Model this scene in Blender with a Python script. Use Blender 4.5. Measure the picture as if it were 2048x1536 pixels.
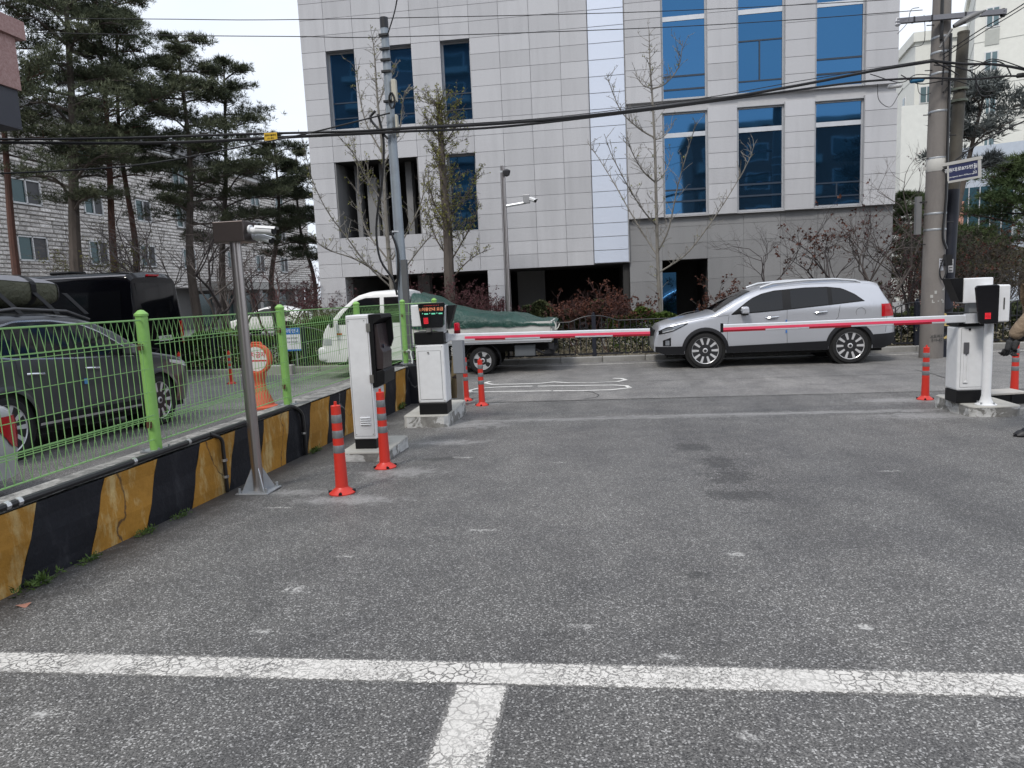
import bpy, bmesh, math, random
import numpy as np
from math import sin, cos, pi, radians, sqrt, atan2
from mathutils import Vector, Matrix, Euler
for o in list(bpy.data.objects): bpy.data.objects.remove(o, do_unlink=True)
SC = bpy.context.scene
# ------------------------------------------------------------------ camera
F = 1420.0; PITCH = radians(7.57); ROLL = radians(2.67); YAW = radians(7.4); CZ = 1.80
_f = Vector((0, cos(PITCH), -sin(PITCH))); _r = Vector((1, 0, 0)); _u = _r.cross(_f)
_r, _u = cos(ROLL)*_r - sin(ROLL)*_u, sin(ROLL)*_r + cos(ROLL)*_u
_Rz = Matrix.Rotation(YAW, 3, 'Z'); FW = _Rz @ _f; RT = _Rz @ _r; UP = _Rz @ _u
CAM = Vector((0, 0, CZ))
cd = bpy.data.cameras.new('camera'); cam = bpy.data.objects.new('camera', cd); SC.collection.objects.link(cam)
cd.sensor_width = 36; cd.sensor_fit = 'HORIZONTAL'; cd.lens = F/2048*36; cd.clip_start = 0.05; cd.clip_end = 3000
cam.matrix_world = Matrix(((RT.x, UP.x, -FW.x, 0), (RT.y, UP.y, -FW.y, 0), (RT.z, UP.z, -FW.z, CZ), (0, 0, 0, 1)))
SC.camera = cam
# ------------------------------------------------------------------ sky (bright overcast) and sun
SUN_EL, SUN_AZ = radians(52), radians(205)     # azimuth clockwise from +Y: behind the camera, a little to its left
w = bpy.data.worlds.new('World'); SC.world = w; w.use_nodes = True
nt = w.node_tree; N = nt.nodes; Lk = nt.links; N.clear()
out = N.new('ShaderNodeOutputWorld'); bg = N.new('ShaderNodeBackground'); bg.inputs['Strength'].default_value = 0.115
sky = N.new('ShaderNodeTexSky'); sky.sky_type = 'NISHITA'; sky.sun_disc = False
sky.sun_elevation = SUN_EL; sky.sun_rotation = SUN_AZ; sky.dust_density = 3.0
tc = N.new('ShaderNodeTexCoord'); mp = N.new('ShaderNodeMapping'); mp.inputs['Scale'].default_value = (1, 1, 2.2)
nz = N.new('ShaderNodeTexNoise'); nz.inputs['Scale'].default_value = 1.6; nz.inputs['Detail'].default_value = 5
cr = N.new('ShaderNodeValToRGB'); cr.color_ramp.elements[0].position = 0.30; cr.color_ramp.elements[1].position = 0.72
cr.color_ramp.elements[0].color = (5.3, 5.9, 6.9, 1); cr.color_ramp.elements[1].color = (7.2, 7.45, 7.9, 1)
mx = N.new('ShaderNodeMix'); mx.data_type = 'RGBA'; mx.inputs[0].default_value = 0.86
Lk.new(tc.outputs['Generated'], mp.inputs['Vector']); Lk.new(mp.outputs[0], nz.inputs['Vector']); Lk.new(nz.outputs['Fac'], cr.inputs[0])
Lk.new(sky.outputs[0], mx.inputs[6]); Lk.new(cr.outputs[0], mx.inputs[7]); Lk.new(mx.outputs[2], bg.inputs['Color']); Lk.new(bg.outputs[0], out.inputs[0])
sd = bpy.data.lights.new('sun', 'SUN'); sd.energy = 1.5; sd.angle = radians(11); sd.color = (1.0, 0.96, 0.9)
sun = bpy.data.objects.new('sun', sd); SC.collection.objects.link(sun)
_to = Vector((sin(SUN_AZ)*cos(SUN_EL), cos(SUN_AZ)*cos(SUN_EL), sin(SUN_EL)))
sun.rotation_euler = (-_to).to_track_quat('-Z', 'Y').to_euler(); sun.location = (-8, -10, 30)
SC.view_settings.view_transform = 'Standard'; SC.view_settings.look = 'None'; SC.view_settings.gamma = 1.0
SC.view_settings.exposure = 0.52; SC.view_settings.use_curve_mapping = False
SC.render.engine = 'CYCLES'; SC.cycles.use_denoising = True; SC.cycles.max_bounces = 5; SC.cycles.diffuse_bounces = 2
SC.cycles.glossy_bounces = 3; SC.cycles.transparent_max_bounces = 8; SC.cycles.caustics_reflective = False

# ------------------------------------------------------------------ helpers
def ray(x, y): return FW*F + RT*(x-1024) - UP*(y-768)
def onY(x, y, Y): d = ray(x, y); return CAM + d*(Y/d.y)
def onX(x, y, X): d = ray(x, y); return CAM + d*(X/d.x)
def onZ(x, y, Z): d = ray(x, y); return CAM + d*((Z-CZ)/d.z)
def gz(Y): return max(0.0, 0.44-0.039*Y)            # the lot falls towards the street, the street is level
def gnd(x, y):
    z = 0.2
    for _ in range(30):
        p = onZ(x, y, z); z = gz(p.y)
    return p
COL = SC.collection
def tag(o, label=None, cat=None, group=None, kind=None):
    if label: o['label'] = label
    if cat: o['category'] = cat
    if group: o['group'] = group
    if kind: o['kind'] = kind
    return o
def empty(name, loc=(0, 0, 0), rz=0.0, label=None, cat=None, group=None, kind=None):
    o = bpy.data.objects.new(name, None); COL.objects.link(o); o.location = loc; o.rotation_euler = (0, 0, rz)
    o.empty_display_size = 0.1
    return tag(o, label, cat, group, kind)
def copy_tree(o, parent=None):
    c = o.copy(); COL.objects.link(c)
    if parent: c.parent = parent
    for ch in list(o.children): copy_tree(ch, c)
    return c
class MB:
    def __init__(s): s.v = []; s.f = []; s.mi = []; s.cur = 0
    def add(s, vs, fs):
        b = len(s.v); s.v += [tuple(p) for p in vs]; s.f += [tuple(b+i for i in q) for q in fs]; s.mi += [s.cur]*len(fs); return s
    def poly(s, pts): return s.add(pts, [range(len(pts))])
    def box(s, c, d, rz=0.0, M=None, taper=1.0):
        x, y, z = d[0]/2, d[1]/2, d[2]/2; vs = []
        for k in (-1, 1):
            t = taper if k > 0 else 1.0
            for i, j in ((-1, -1), (1, -1), (1, 1), (-1, 1)): vs.append(Vector((i*x*t, j*y*t, k*z)))
        R = M if M else Matrix.Rotation(rz, 3, 'Z'); c = Vector(c)
        return s.add([R @ v + c for v in vs], [(3, 2, 1, 0), (4, 5, 6, 7), (0, 1, 5, 4), (1, 2, 6, 5), (2, 3, 7, 6), (3, 0, 4, 7)])
    def bx(s, x0, x1, y0, y1, z0, z1): return s.box(((x0+x1)/2, (y0+y1)/2, (z0+z1)/2), (x1-x0, y1-y0, z1-z0))
    def tube(s, pts, r, n=6, caps=True, closed=False):
        pts = [Vector(p) for p in pts]; m = len(pts); rs = r if isinstance(r, (list, tuple)) else [r]*m
        vs = []; prev = None
        for i, p in enumerate(pts):
            a = pts[max(i-1, 0)]; b = pts[min(i+1, m-1)]
            if closed: a = pts[i-1]; b = pts[(i+1) % m]
            t = (b-a)
            t = t.normalized() if t.length > 1e-9 else Vector((0, 0, 1))
            if prev is None:
                q = t.orthogonal().normalized()
            else:
                q = prev - t*prev.dot(t); q = q.normalized() if q.length > 1e-6 else t.orthogonal().normalized()
            prev = q; e = t.cross(q)
            for k in range(n):
                an = 2*pi*k/n; vs.append(p + (q*cos(an) + e*sin(an))*rs[i])
        fs = []
        for i in range(m if closed else m-1):
            j = (i+1) % m
            for k in range(n): fs.append((i*n+k, i*n+(k+1) % n, j*n+(k+1) % n, j*n+k))
        if caps and not closed: fs += [tuple(range(n-1, -1, -1)), tuple((m-1)*n+k for k in range(n))]
        return s.add(vs, fs)
    def cyl(s, p0, p1, r0, r1=None, n=12): return s.tube([p0, p1], [r0, r0 if r1 is None else r1], n)
    def lathe(s, prof, n=16, c=(0, 0, 0), M=None, caps=True):
        c = Vector(c); vs = []
        for r, z in prof:
            for k in range(n):
                v = Vector((r*cos(2*pi*k/n), r*sin(2*pi*k/n), z)); vs.append((M @ v if M else v) + c)
        fs = []
        for i in range(len(prof)-1):
            for k in range(n): fs.append((i*n+k, i*n+(k+1) % n, (i+1)*n+(k+1) % n, (i+1)*n+k))
        if caps and prof[0][0] > 1e-6: fs.append(tuple(range(n-1, -1, -1)))
        if caps and prof[-1][0] > 1e-6: fs.append(tuple((len(prof)-1)*n+k for k in range(n)))
        return s.add(vs, fs)
    def prism(s, pts2, axis, a, b):
        """2D outline extruded along axis: 'y' -> pts are (x,z), 'x' -> (y,z), 'z' -> (x,y)"""
        def P(p, t): return {'y': (p[0], t, p[1]), 'x': (t, p[0], p[1]), 'z': (p[0], p[1], t)}[axis]
        n = len(pts2); vs = [P(p, a) for p in pts2] + [P(p, b) for p in pts2]
        return s.add(vs, [tuple(range(n-1, -1, -1)), tuple(range(n, 2*n))] + [(i, (i+1) % n, n+(i+1) % n, n+i) for i in range(n)])
    def grid(s, fn, us, vs_, flip=False):
        pts = [fn(u, v) for u in us for v in vs_]; m = len(vs_); fs = []
        for i in range(len(us)-1):
            for j in range(m-1):
                q = (i*m+j, i*m+j+1, (i+1)*m+j+1, (i+1)*m+j); fs.append(q[::-1] if flip else q)
        return s.add(pts, fs)
    def mesh(s, name, mats, smooth=False, fix=True):
        me = bpy.data.meshes.new(name); me.from_pydata(s.v, [], s.f)
        for m in (mats if isinstance(mats, (list, tuple)) else [mats]): me.materials.append(m)
        if any(s.mi): me.polygons.foreach_set('material_index', s.mi)
        if fix:
            bm = bmesh.new(); bm.from_mesh(me); bmesh.ops.recalc_face_normals(bm, faces=bm.faces); bm.to_mesh(me); bm.free()
        if smooth:
            me.polygons.foreach_set('use_smooth', [True]*len(me.polygons)); me.set_sharp_from_angle(angle=radians(38))
        me.update(); return me
    def obj(s, name, mats, parent=None, smooth=False, bevel=0, loc=None, rot=None, fix=True, label=None, cat=None, group=None, kind=None, seg=2):
        return link(name, s.mesh(name, mats, smooth, fix), parent, loc, rot, bevel, label, cat, group, kind, seg)
def link(name, me, parent=None, loc=None, rot=None, bevel=0, label=None, cat=None, group=None, kind=None, seg=2):
    o = bpy.data.objects.new(name, me); COL.objects.link(o)
    if loc is not None: o.location = loc
    if rot is not None: o.rotation_euler = rot
    if parent: o.parent = parent
    if bevel:
        b = o.modifiers.new('bevel', 'BEVEL'); b.width = bevel; b.segments = seg; b.limit_method = 'ANGLE'; b.angle_limit = radians(40)
    return tag(o, label, cat, group, kind)
def tri_mesh(name, V, mat, mats=None, T=3, mi=None):
    """numpy (n*T,3) -> mesh of separate triangles / quads"""
    V = np.asarray(V, dtype=np.float32).reshape(-1, 3); n = len(V)//T
    me = bpy.data.meshes.new(name); me.vertices.add(len(V)); me.vertices.foreach_set('co', V.ravel())
    me.loops.add(n*T); me.loops.foreach_set('vertex_index', np.arange(n*T, dtype=np.int32))
    me.polygons.add(n); me.polygons.foreach_set('loop_start', np.arange(0, n*T, T, dtype=np.int32))
    for m in (mats or [mat]): me.materials.append(m)
    if mi is not None: me.polygons.foreach_set('material_index', np.asarray(mi, dtype=np.int32))
    me.update(calc_edges=True); return me
def text_mesh(body, size, align='CENTER', extrude=0.0, spacing=1.0):
    cu = bpy.data.curves.new('lettering', 'FONT'); cu.body = body; cu.size = size; cu.align_x = align; cu.align_y = 'CENTER'
    cu.extrude = extrude; cu.space_character = spacing; cu.resolution_u = 2; cu.offset = size*0.012
    o = bpy.data.objects.new('lettering', cu); COL.objects.link(o)
    dg = bpy.context.evaluated_depsgraph_get(); me = bpy.data.meshes.new_from_object(o.evaluated_get(dg))
    bpy.data.objects.remove(o, do_unlink=True); bpy.data.curves.remove(cu); return me
def lettering(body, size, mat, parent, loc, rot=(pi/2, 0, 0), name='lettering', align='CENTER', spacing=1.0):
    me = text_mesh(body, size, align, 0.0008, spacing); me.materials.clear(); me.materials.append(mat)
    o = bpy.data.objects.new(name, me); COL.objects.link(o); o.location = loc; o.rotation_euler = rot
    if parent: o.parent = parent
    return o
def smoothstep(a, b, x):
    t = min(1, max(0, (x-a)/(b-a))); return t*t*(3-2*t)
def interp(x, pts):
    if x <= pts[0][0]: return pts[0][1]
    for (a, p), (b, q) in zip(pts, pts[1:]):
        if x <= b: return p + (q-p)*(x-a)/(b-a)
    return pts[-1][1]
def smooth_path(pts, n=5):
    """Catmull-Rom through points"""
    P = [Vector(p) for p in pts]; P = [P[0]*2-P[1]] + P + [P[-1]*2-P[-2]]; o = []
    for i in range(1, len(P)-2):
        for k in range(n):
            t = k/n; a, b, c, d = P[i-1], P[i], P[i+1], P[i+2]
            o.append(0.5*((2*b) + (c-a)*t + (2*a-5*b+4*c-d)*t*t + (3*b-a-3*c+d)*t**3))
    o.append(P[-2]); return o

# ------------------------------------------------------------------ materials
class NT:
    def __init__(s, name):
        s.m = bpy.data.materials.new(name); s.m.use_nodes = True; s.t = s.m.node_tree; s.n = s.t.nodes; s.b = s.n['Principled BSDF']
        s.tc = None
    def node(s, t, **kw):
        x = s.n.new(t)
        for k, v in kw.items(): setattr(x, k, v)
        return x
    def link(s, a, b): s.t.links.new(a, b)
    def coord(s, out='Object', scale=(1, 1, 1), rot=(0, 0, 0), loc=(0, 0, 0)):
        if s.tc is None: s.tc = s.node('ShaderNodeTexCoord')
        m = s.node('ShaderNodeMapping'); m.inputs['Scale'].default_value = scale; m.inputs['Rotation'].default_value = rot; m.inputs['Location'].default_value = loc
        s.link(s.tc.outputs[out], m.inputs[0]); return m.outputs[0]
    def noise(s, scale, detail=3, rough=0.55, vec=None, dist=0.0):
        x = s.node('ShaderNodeTexNoise'); x.inputs['Scale'].default_value = scale; x.inputs['Detail'].default_value = detail
        x.inputs['Roughness'].default_value = rough; x.inputs['Distortion'].default_value = dist
        s.link(vec if vec is not None else s.coord(), x.inputs['Vector']); return x.outputs['Fac']
    def voronoi(s, scale, feature='F1', vec=None, out='Distance'):
        x = s.node('ShaderNodeTexVoronoi', feature=feature); x.inputs['Scale'].default_value = scale
        s.link(vec if vec is not None else s.coord(), x.inputs['Vector']); return x.outputs[out]
    def ramp(s, fac, stops):
        x = s.node('ShaderNodeValToRGB'); e = x.color_ramp.elements
        while len(e) < len(stops): e.new(0.5)
        for k, (p, c) in enumerate(stops):
            e[k].position = p; e[k].color = (c, c, c, 1) if isinstance(c, (int, float)) else (*c, 1)
        s.link(fac, x.inputs[0]); return x.outputs[0]
    def mix(s, fac, a, b, mode='MIX'):
        x = s.node('ShaderNodeMix', data_type='RGBA', blend_type=mode)
        for i, v in ((0, fac), (6, a), (7, b)):
            if isinstance(v, (int, float)): x.inputs[i].default_value = v if i == 0 else (v, v, v, 1)
            elif isinstance(v, tuple): x.inputs[i].default_value = (*v, 1)
            else: s.link(v, x.inputs[i])
        return x.outputs[2]
    def math(s, op, a, b=0.0, clamp=False):
        x = s.node('ShaderNodeMath', operation=op, use_clamp=clamp)
        for i, v in ((0, a), (1, b)):
            if isinstance(v, (int, float)): x.inputs[i].default_value = v
            else: s.link(v, x.inputs[i])
        return x.outputs[0]
    def color(s, c):
        i = s.b.inputs['Base Color']
        if isinstance(c, tuple): i.default_value = (*c, 1)
        else: s.link(c, i)
    def set(s, **kw):
        for k, v in kw.items():
            i = s.b.inputs[k.replace('_', ' ')]
            if isinstance(v, (int, float, tuple)): i.default_value = v
            else: s.link(v, i)
    def bump(s, h, strength=0.3, dist=0.01):
        x = s.node('ShaderNodeBump'); x.inputs['Strength'].default_value = strength; x.inputs['Distance'].default_value = dist
        s.link(h, x.inputs['Height']); s.link(x.outputs[0], s.b.inputs['Normal'])
def M_plain(name, c, rough=0.6, metal=0.0, var=0.12, scale=6.0, bump=0.0, spec=0.5, coat=0.0):
    t = NT(name); f = t.noise(scale, 4)
    t.color(t.mix(f, tuple(v*(1-var) for v in c), tuple(min(1, v*(1+var)) for v in c)))
    t.set(Roughness=rough, Metallic=metal, Specular_IOR_Level=spec, Coat_Weight=coat)
    if bump: t.bump(t.noise(scale*8, 4), bump, 0.005)
    return t.m
def M_dirty(name, c, dirt, amount=0.5, scale=3.0, rough=0.6, metal=0.0, bump=0.0, streak=False):
    t = NT(name); f = t.noise(scale, 6, 0.65, t.coord('Object', (1, 1, 0.25) if streak else (1, 1, 1)))
    k = t.ramp(f, [(0.45, 0.0), (0.75, amount)]); g = t.noise(scale*9, 3)
    base = t.mix(g, tuple(v*0.9 for v in c), tuple(min(1, v*1.08) for v in c)); t.color(t.mix(k, base, dirt))
    t.set(Roughness=rough, Metallic=metal)
    if bump: t.bump(t.noise(scale*20, 4), bump, 0.006)
    return t.m
def M_emit(name, c, s):
    t = NT(name); t.color((0, 0, 0)); t.set(Emission_Color=(*c, 1), Emission_Strength=s, Roughness=0.4); return t.m
# asphalt of the lot
def blob(t, c, r, wob, K=1.5):
    vm = t.coord('Object', (1/r[0], 1/r[1], 0.0), (0, 0, 0), (-c[0]/r[0], -c[1]/r[1], 0))
    l = t.node('ShaderNodeVectorMath', operation='LENGTH'); t.link(vm, l.inputs[0])
    return t.math('MULTIPLY', t.math('SUBTRACT', K, t.math('ADD', l.outputs['Value'], wob)), 1.8, True)
def asphalt(name, tone, chips, dirt=True, stains=True):
    t = NT(name)
    g1 = t.noise(135, 3, 0.7); g2 = t.voronoi(165, out='Color')
    sp = t.node('ShaderNodeSeparateColor'); t.link(g2, sp.inputs[0])
    wr = lambda k: (tone*k*1.03, tone*k, tone*k*0.965); g3 = t.noise(38, 4, 0.75)
    col = t.ramp(g1, [(0.36, wr(0.22)), (0.5, wr(0.80)), (0.64, wr(1.7))]); col = t.mix(t.ramp(g3, [(0.38, 0.5), (0.50, 0.0)]), col, t.mix(1.0, col, (0.5, 0.5, 0.5), 'MULTIPLY'))
    chip = t.ramp(sp.outputs[0], [(0.86, 0.0), (0.93, chips)])
    col = t.mix(chip, col, (0.50, 0.495, 0.485))
    big = t.noise(0.45, 7, 0.66, t.coord('Object', (1, 0.6, 1)), 0.5); col = t.mix(t.ramp(big, [(0.36, 0.0), (0.66, 0.75)]), col, t.mix(1.0, col, (1.55, 1.53, 1.50), 'MULTIPLY'))
    mid = t.noise(2.1, 7, 0.68, None, 0.4); col = t.mix(t.ramp(mid, [(0.40, 0.6), (0.56, 0.0)]), col, t.mix(1.0, col, (0.62, 0.62, 0.64), 'MULTIPLY'))
    trk = t.noise(1.1, 4, 0.6, t.coord('Object', (1.6, 0.10, 1))); col = t.mix(t.ramp(trk, [(0.38, 0.45), (0.56, 0.0)]), col, t.mix(1.0, col, (0.66, 0.655, 0.65), 'MULTIPLY'))
    if stains:
        wob = t.math('MULTIPLY', t.noise(6.5, 7, 0.76, None, 0.8), 2.6); wob2 = t.math('MULTIPLY', t.noise(20, 5, 0.75, t.coord('Object', (1, 0.6, 1), (0, 0, 0.7))), 2.6)
        grain = t.noise(60, 2, 0.6)
        dk = None
        for x, y, rx, ry in ((1388, 893, 0.17, 0.24), (1436, 925, 0.16, 0.26), (1462, 952, 0.22, 0.26), (1475, 990, 0.26, 0.16), (1390, 1150, 0.09, 0.06), (880, 918, 0.28, 0.09)):
            p = gnd(x, y); b = blob(t, (p.x, p.y), (rx*1.5, ry*1.5), wob, 2.15); dk = b if dk is None else t.math('MAXIMUM', dk, b)
        col = t.mix(t.math('MULTIPLY', t.math('MULTIPLY', t.ramp(dk, [(0.25, 0.0), (0.7, 1.0)]), t.ramp(t.noise(45, 3, 0.7), [(0.38, 1.0), (0.62, 0.4)])), 0.9, True), col, (0.030, 0.029, 0.028))
        # grime collected along the foot of the wall
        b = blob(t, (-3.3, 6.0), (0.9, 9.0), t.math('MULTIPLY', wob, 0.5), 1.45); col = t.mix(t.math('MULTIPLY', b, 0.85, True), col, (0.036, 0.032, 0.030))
        lt = None
        for x, y, rx, ry in ((690, 1000, 0.5, 0.16), (800, 945, 0.45, 0.25), (600, 985, 0.35, 0.12), (900, 885, 0.5, 0.2), (930, 850, 0.7, 0.35), (1880, 830, 1.0, 0.35), (1800, 800, 0.8, 0.3), (1250, 835, 4.6, 0.17), (1500, 828, 4.6, 0.14), (985, 806, 0.35, 0.3)):
            p = gnd(x, y); b = blob(t, (p.x, p.y), (rx*1.3, ry*1.5), wob, 2.05); lt = b if lt is None else t.math('MAXIMUM', lt, b)
        col = t.mix(t.math('MULTIPLY', t.math('MULTIPLY', lt, 0.9), t.ramp(grain, [(0.3, 0.3), (0.6, 1.0)]), True), col, (0.30, 0.295, 0.29))
        ck = None
        for x, y, rx, ry in ((590, 1180, 0.10, 0.07), (693, 1113, 0.09, 0.016), (522, 1262, 0.07, 0.028), (1160, 1252, 0.06, 0.03), (1345, 1312, 0.07, 0.03), (1500, 1472, 0.045, 0.045), (85, 1428, 0.07, 0.03), (1470, 1108, 0.07, 0.05), (930, 915, 0.14, 0.05), (560, 1015, 0.12, 0.03), (970, 1060, 0.14, 0.03), (1120, 925, 0.1, 0.03), (1730, 1255, 0.05, 0.03), (1780, 942, 0.1, 0.03)):
            p = gnd(x, y); b = blob(t, (p.x, p.y), (rx*1.5, ry*1.5), wob2, 1.88); ck = b if ck is None else t.math('MAXIMUM', ck, b)
        col = t.mix(t.math('MULTIPLY', t.math('MULTIPLY', ck, 1.6, True), t.ramp(grain, [(0.42, 0.1), (0.60, 0.9)]), True), col, (0.52, 0.51, 0.49))
    t.color(col); t.set(Roughness=0.62, Specular_IOR_Level=0.6); t.bump(g1, 0.4, 0.005); return t.m
ASPH = asphalt('asphalt_lot', 0.106, 0.62); ROADM = asphalt('asphalt_road', 0.19, 0.4, stains=False)
def paint_white(name, axis=None, centre=0.0, half=1.0):
    """worn paint: cracked, pitted and ragged at the edges (the asphalt below shows through)"""
    t = NT(name); g = t.noise(80, 3, 0.7)
    edge = t.node('ShaderNodeTexVoronoi', feature='DISTANCE_TO_EDGE'); edge.inputs['Scale'].default_value = 27
    wn = t.node('ShaderNodeTexNoise'); wn.inputs['Scale'].default_value = 9; wn.inputs['Detail'].default_value = 4; t.link(t.coord(), wn.inputs['Vector'])
    t.link(t.mix(0.10, t.coord(), wn.outputs['Color']), edge.inputs['Vector'])
    cz = t.ramp(t.noise(2.4, 3), [(0.36, 0.0), (0.58, 1.0)])
    k1 = t.math('MULTIPLY', t.ramp(edge.outputs[0], [(0.03, 1.0), (0.09, 0.0)]), t.math('ADD', t.math('MULTIPLY', cz, 0.75), 0.18))
    wear = t.math('MULTIPLY', t.ramp(t.noise(85, 5, 0.8), [(0.515, 0.0), (0.56, 1.0)]), t.ramp(t.noise(2.0, 4), [(0.40, 0.25), (0.60, 1.0)]))
    k = t.math('MAXIMUM', k1, wear, True)
    if axis is not None:
        sx = t.node('ShaderNodeSeparateXYZ'); t.link(t.coord(), sx.inputs[0])
        d = t.math('ABSOLUTE', t.math('SUBTRACT', sx.outputs[axis], centre)); d = t.math('ADD', d, t.math('MULTIPLY', t.math('SUBTRACT', t.noise(55, 4, 0.75), 0.5), 0.06))
        k = t.math('MAXIMUM', k, t.math('GREATER_THAN', d, half), True)
    col = t.mix(g, (0.58, 0.56, 0.525), (0.78, 0.755, 0.72)); dirt = t.ramp(t.noise(6, 5, 0.7), [(0.45, 0.0), (0.75, 0.5)]); t.color(t.mix(dirt, col, (0.40, 0.385, 0.36))); t.set(Roughness=0.8, Alpha=t.math('SUBTRACT', 1.0, t.math('MULTIPLY', k, 0.88)))
    return t.m
PAINT = paint_white('worn_white_paint'); PAINTA = paint_white('worn_bay_line', 1, 2.52, 0.078); PAINTB = paint_white('worn_bay_divider', 0, -0.48, 0.090)
t = NT('concrete'); pv = t.ramp(t.noise(7, 6, 0.75, None, 0.5), [(0.42, 0.0), (0.60, 1.0)]); t.color(t.mix(pv, t.mix(t.noise(40, 3), (0.12, 0.12, 0.115), (0.20, 0.20, 0.19)), (0.40, 0.39, 0.37))); t.set(Roughness=0.9); t.bump(pv, 0.6, 0.01); CONC = t.m
t = NT('concrete_patchy'); pv = t.ramp(t.noise(5.0, 4, 0.6, None, 0.8), [(0.47, 0.0), (0.52, 1.0)]); pw = t.ramp(t.noise(11, 5, 0.7), [(0.35, 0.0), (0.65, 1.0)]); t.color(t.mix(pv, t.mix(pw, (0.42, 0.42, 0.41), (0.60, 0.60, 0.59)), t.mix(pw, (0.16, 0.155, 0.145), (0.27, 0.265, 0.25)))); t.set(Roughness=0.9); t.bump(t.noise(30, 5, 0.7), 0.5, 0.01); CONCL = t.m
CONCT = M_dirty('concrete_top', (0.42, 0.41, 0.375), (0.33, 0.32, 0.30), 0.8, 4.0, 0.9, bump=0.3)
BLACKP = M_plain('black_plastic', (0.006, 0.006, 0.007), 0.45, spec=0.3); BLACKM = M_plain('black_metal', (0.016, 0.017, 0.02), 0.45, 0.0)
WHITEP = M_dirty('white_coat', (0.76, 0.77, 0.785), (0.62, 0.62, 0.61), 0.35, 1.6, 0.35)
STEEL = M_plain('brushed_steel', (0.42, 0.40, 0.39), 0.33, 0.9, 0.15, 3); GALV = M_dirty('galvanised', (0.42, 0.44, 0.46), (0.3, 0.31, 0.32), 0.6, 5, 0.5, 0.75)
DARK = M_plain('dark_interior', (0.016, 0.017, 0.02), 0.9); RUST = M_plain('rust', (0.10, 0.045, 0.025), 0.9)

# ------------------------------------------------------------------ ground, road, kerb
def sheet(name, x0, x1, ys, dz, mat, nx=2, **kw):
    m = MB(); xs = [x0+(x1-x0)*i/(nx-1) for i in range(nx)]
    m.grid(lambda x, y: (x, y, gz(y)+dz), xs, ys); return m.obj(name, mat, fix=False, kind='structure', **kw)
YK = 11.282                                          # where the fall of the lot meets the level street
far = M_plain('far_ground', (0.16, 0.15, 0.13), 0.95, scale=0.4)
m = MB(); m.grid(lambda x, y: (x, y, -0.03), [-900, -60, 60, 900], [16.0, 900]); m.grid(lambda x, y: (x, y, gz(y)-0.03), [-900, -60, 60, 900], [-900, -12, 0, YK, 16.0])
g = m.obj('ground', far, fix=False, kind='structure')
sheet('parking_lot', -32, 26, [-24, -8, 0, 2, 4, 6, 8, 10, YK, 11.35], 0.0, ASPH)
sheet('road', -60, 60, [11.2, YK, 16.95], 0.004, ROADM)
def strip(m, pts, wd, dz=0.0085):
    P = [Vector(p) for p in pts]
    for i in range(len(P)-1):
        d = (P[i+1]-P[i]); n = Vector((-d.y, d.x, 0)).normalized()*wd/2; e = d.normalized()*wd*0.2
        q = [P[i]-n-e, P[i+1]-n+e, P[i+1]+n+e, P[i]+n-e]
        m.poly([(v.x, v.y, gz(v.y)+dz + 0.0002*(i % 2)) for v in q])
# bay lines in the foreground
m = MB(); m.grid(lambda x, y: (x, y, gz(y)+0.004), [-3.12, -0.6, -0.36, 3, 7], [2.43, 2.61]); m.obj('parking_line', PAINTA, fix=False, kind='structure')
m = MB(); m.grid(lambda x, y: (x, y, gz(y)+0.004), [-0.585, -0.375], [-1.0, 0.5, 1.5, 2.428]); m.obj('parking_line', PAINTB, fix=False, kind='structure')
# worn outline lettering on the street, seam and cracks
m = MB()
def zp(x, y): return gnd(930+x/5.851, 750+y/5.851)
for ln in ([(290, 80), (235, 98), (330, 115), (600, 110), (900, 100), (1040, 85), (1200, 95), (1500, 92), (1780, 82), (1880, 62), (1830, 45), (1740, 42)],
           [(80, 205), (50, 185), (150, 160), (400, 145), (780, 135)], [(860, 135), (1150, 130), (1500, 125), (1750, 122), (1890, 130), (1930, 155)],
           [(80, 205), (400, 198), (700, 195), (1000, 190)], [(1040, 190), (1400, 187), (1700, 178), (1930, 155)]):
    strip(m, [zp(*p) for p in ln], 0.075)
m.obj('road_lettering', M_dirty('road_paint', (0.74, 0.73, 0.70), (0.25, 0.25, 0.25), 0.7, 9, 0.8), fix=False, kind='structure')
m = MB(); strip(m, [(-9, 16.35, 0), (2, 16.35, 0), (30, 16.35, 0)], 0.09); m.obj('edge_line', PAINT, fix=False, kind='structure')
CRK = M_plain('crack', (0.018, 0.018, 0.018), 0.95)
m = MB(); rnd = random.Random(3)
def wig(a, b, n=14, s=0.03): return [(a[0]+(b[0]-a[0])*i/n, a[1]+(b[1]-a[1])*i/n+rnd.uniform(-s, s), 0) for i in range(n+1)]
for ln in (wig((-2.9, 11.22), (7.5, 11.1), 40, 0.015), wig((-1.9, 9.28), (4.1, 9.0), 36, 0.03), [zp(1400, 190), zp(1490, 205), zp(1570, 240), zp(1540, 265), zp(1400, 285)],
           [gnd(1830, 740), gnd(1870, 750), gnd(1890, 757)], wig((-2, 13.3), (8, 13.1), 30, 0.02)):
    strip(m, ln, 0.014, 0.0095)
m.obj('asphalt_crack', CRK, fix=False, kind='structure')
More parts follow.
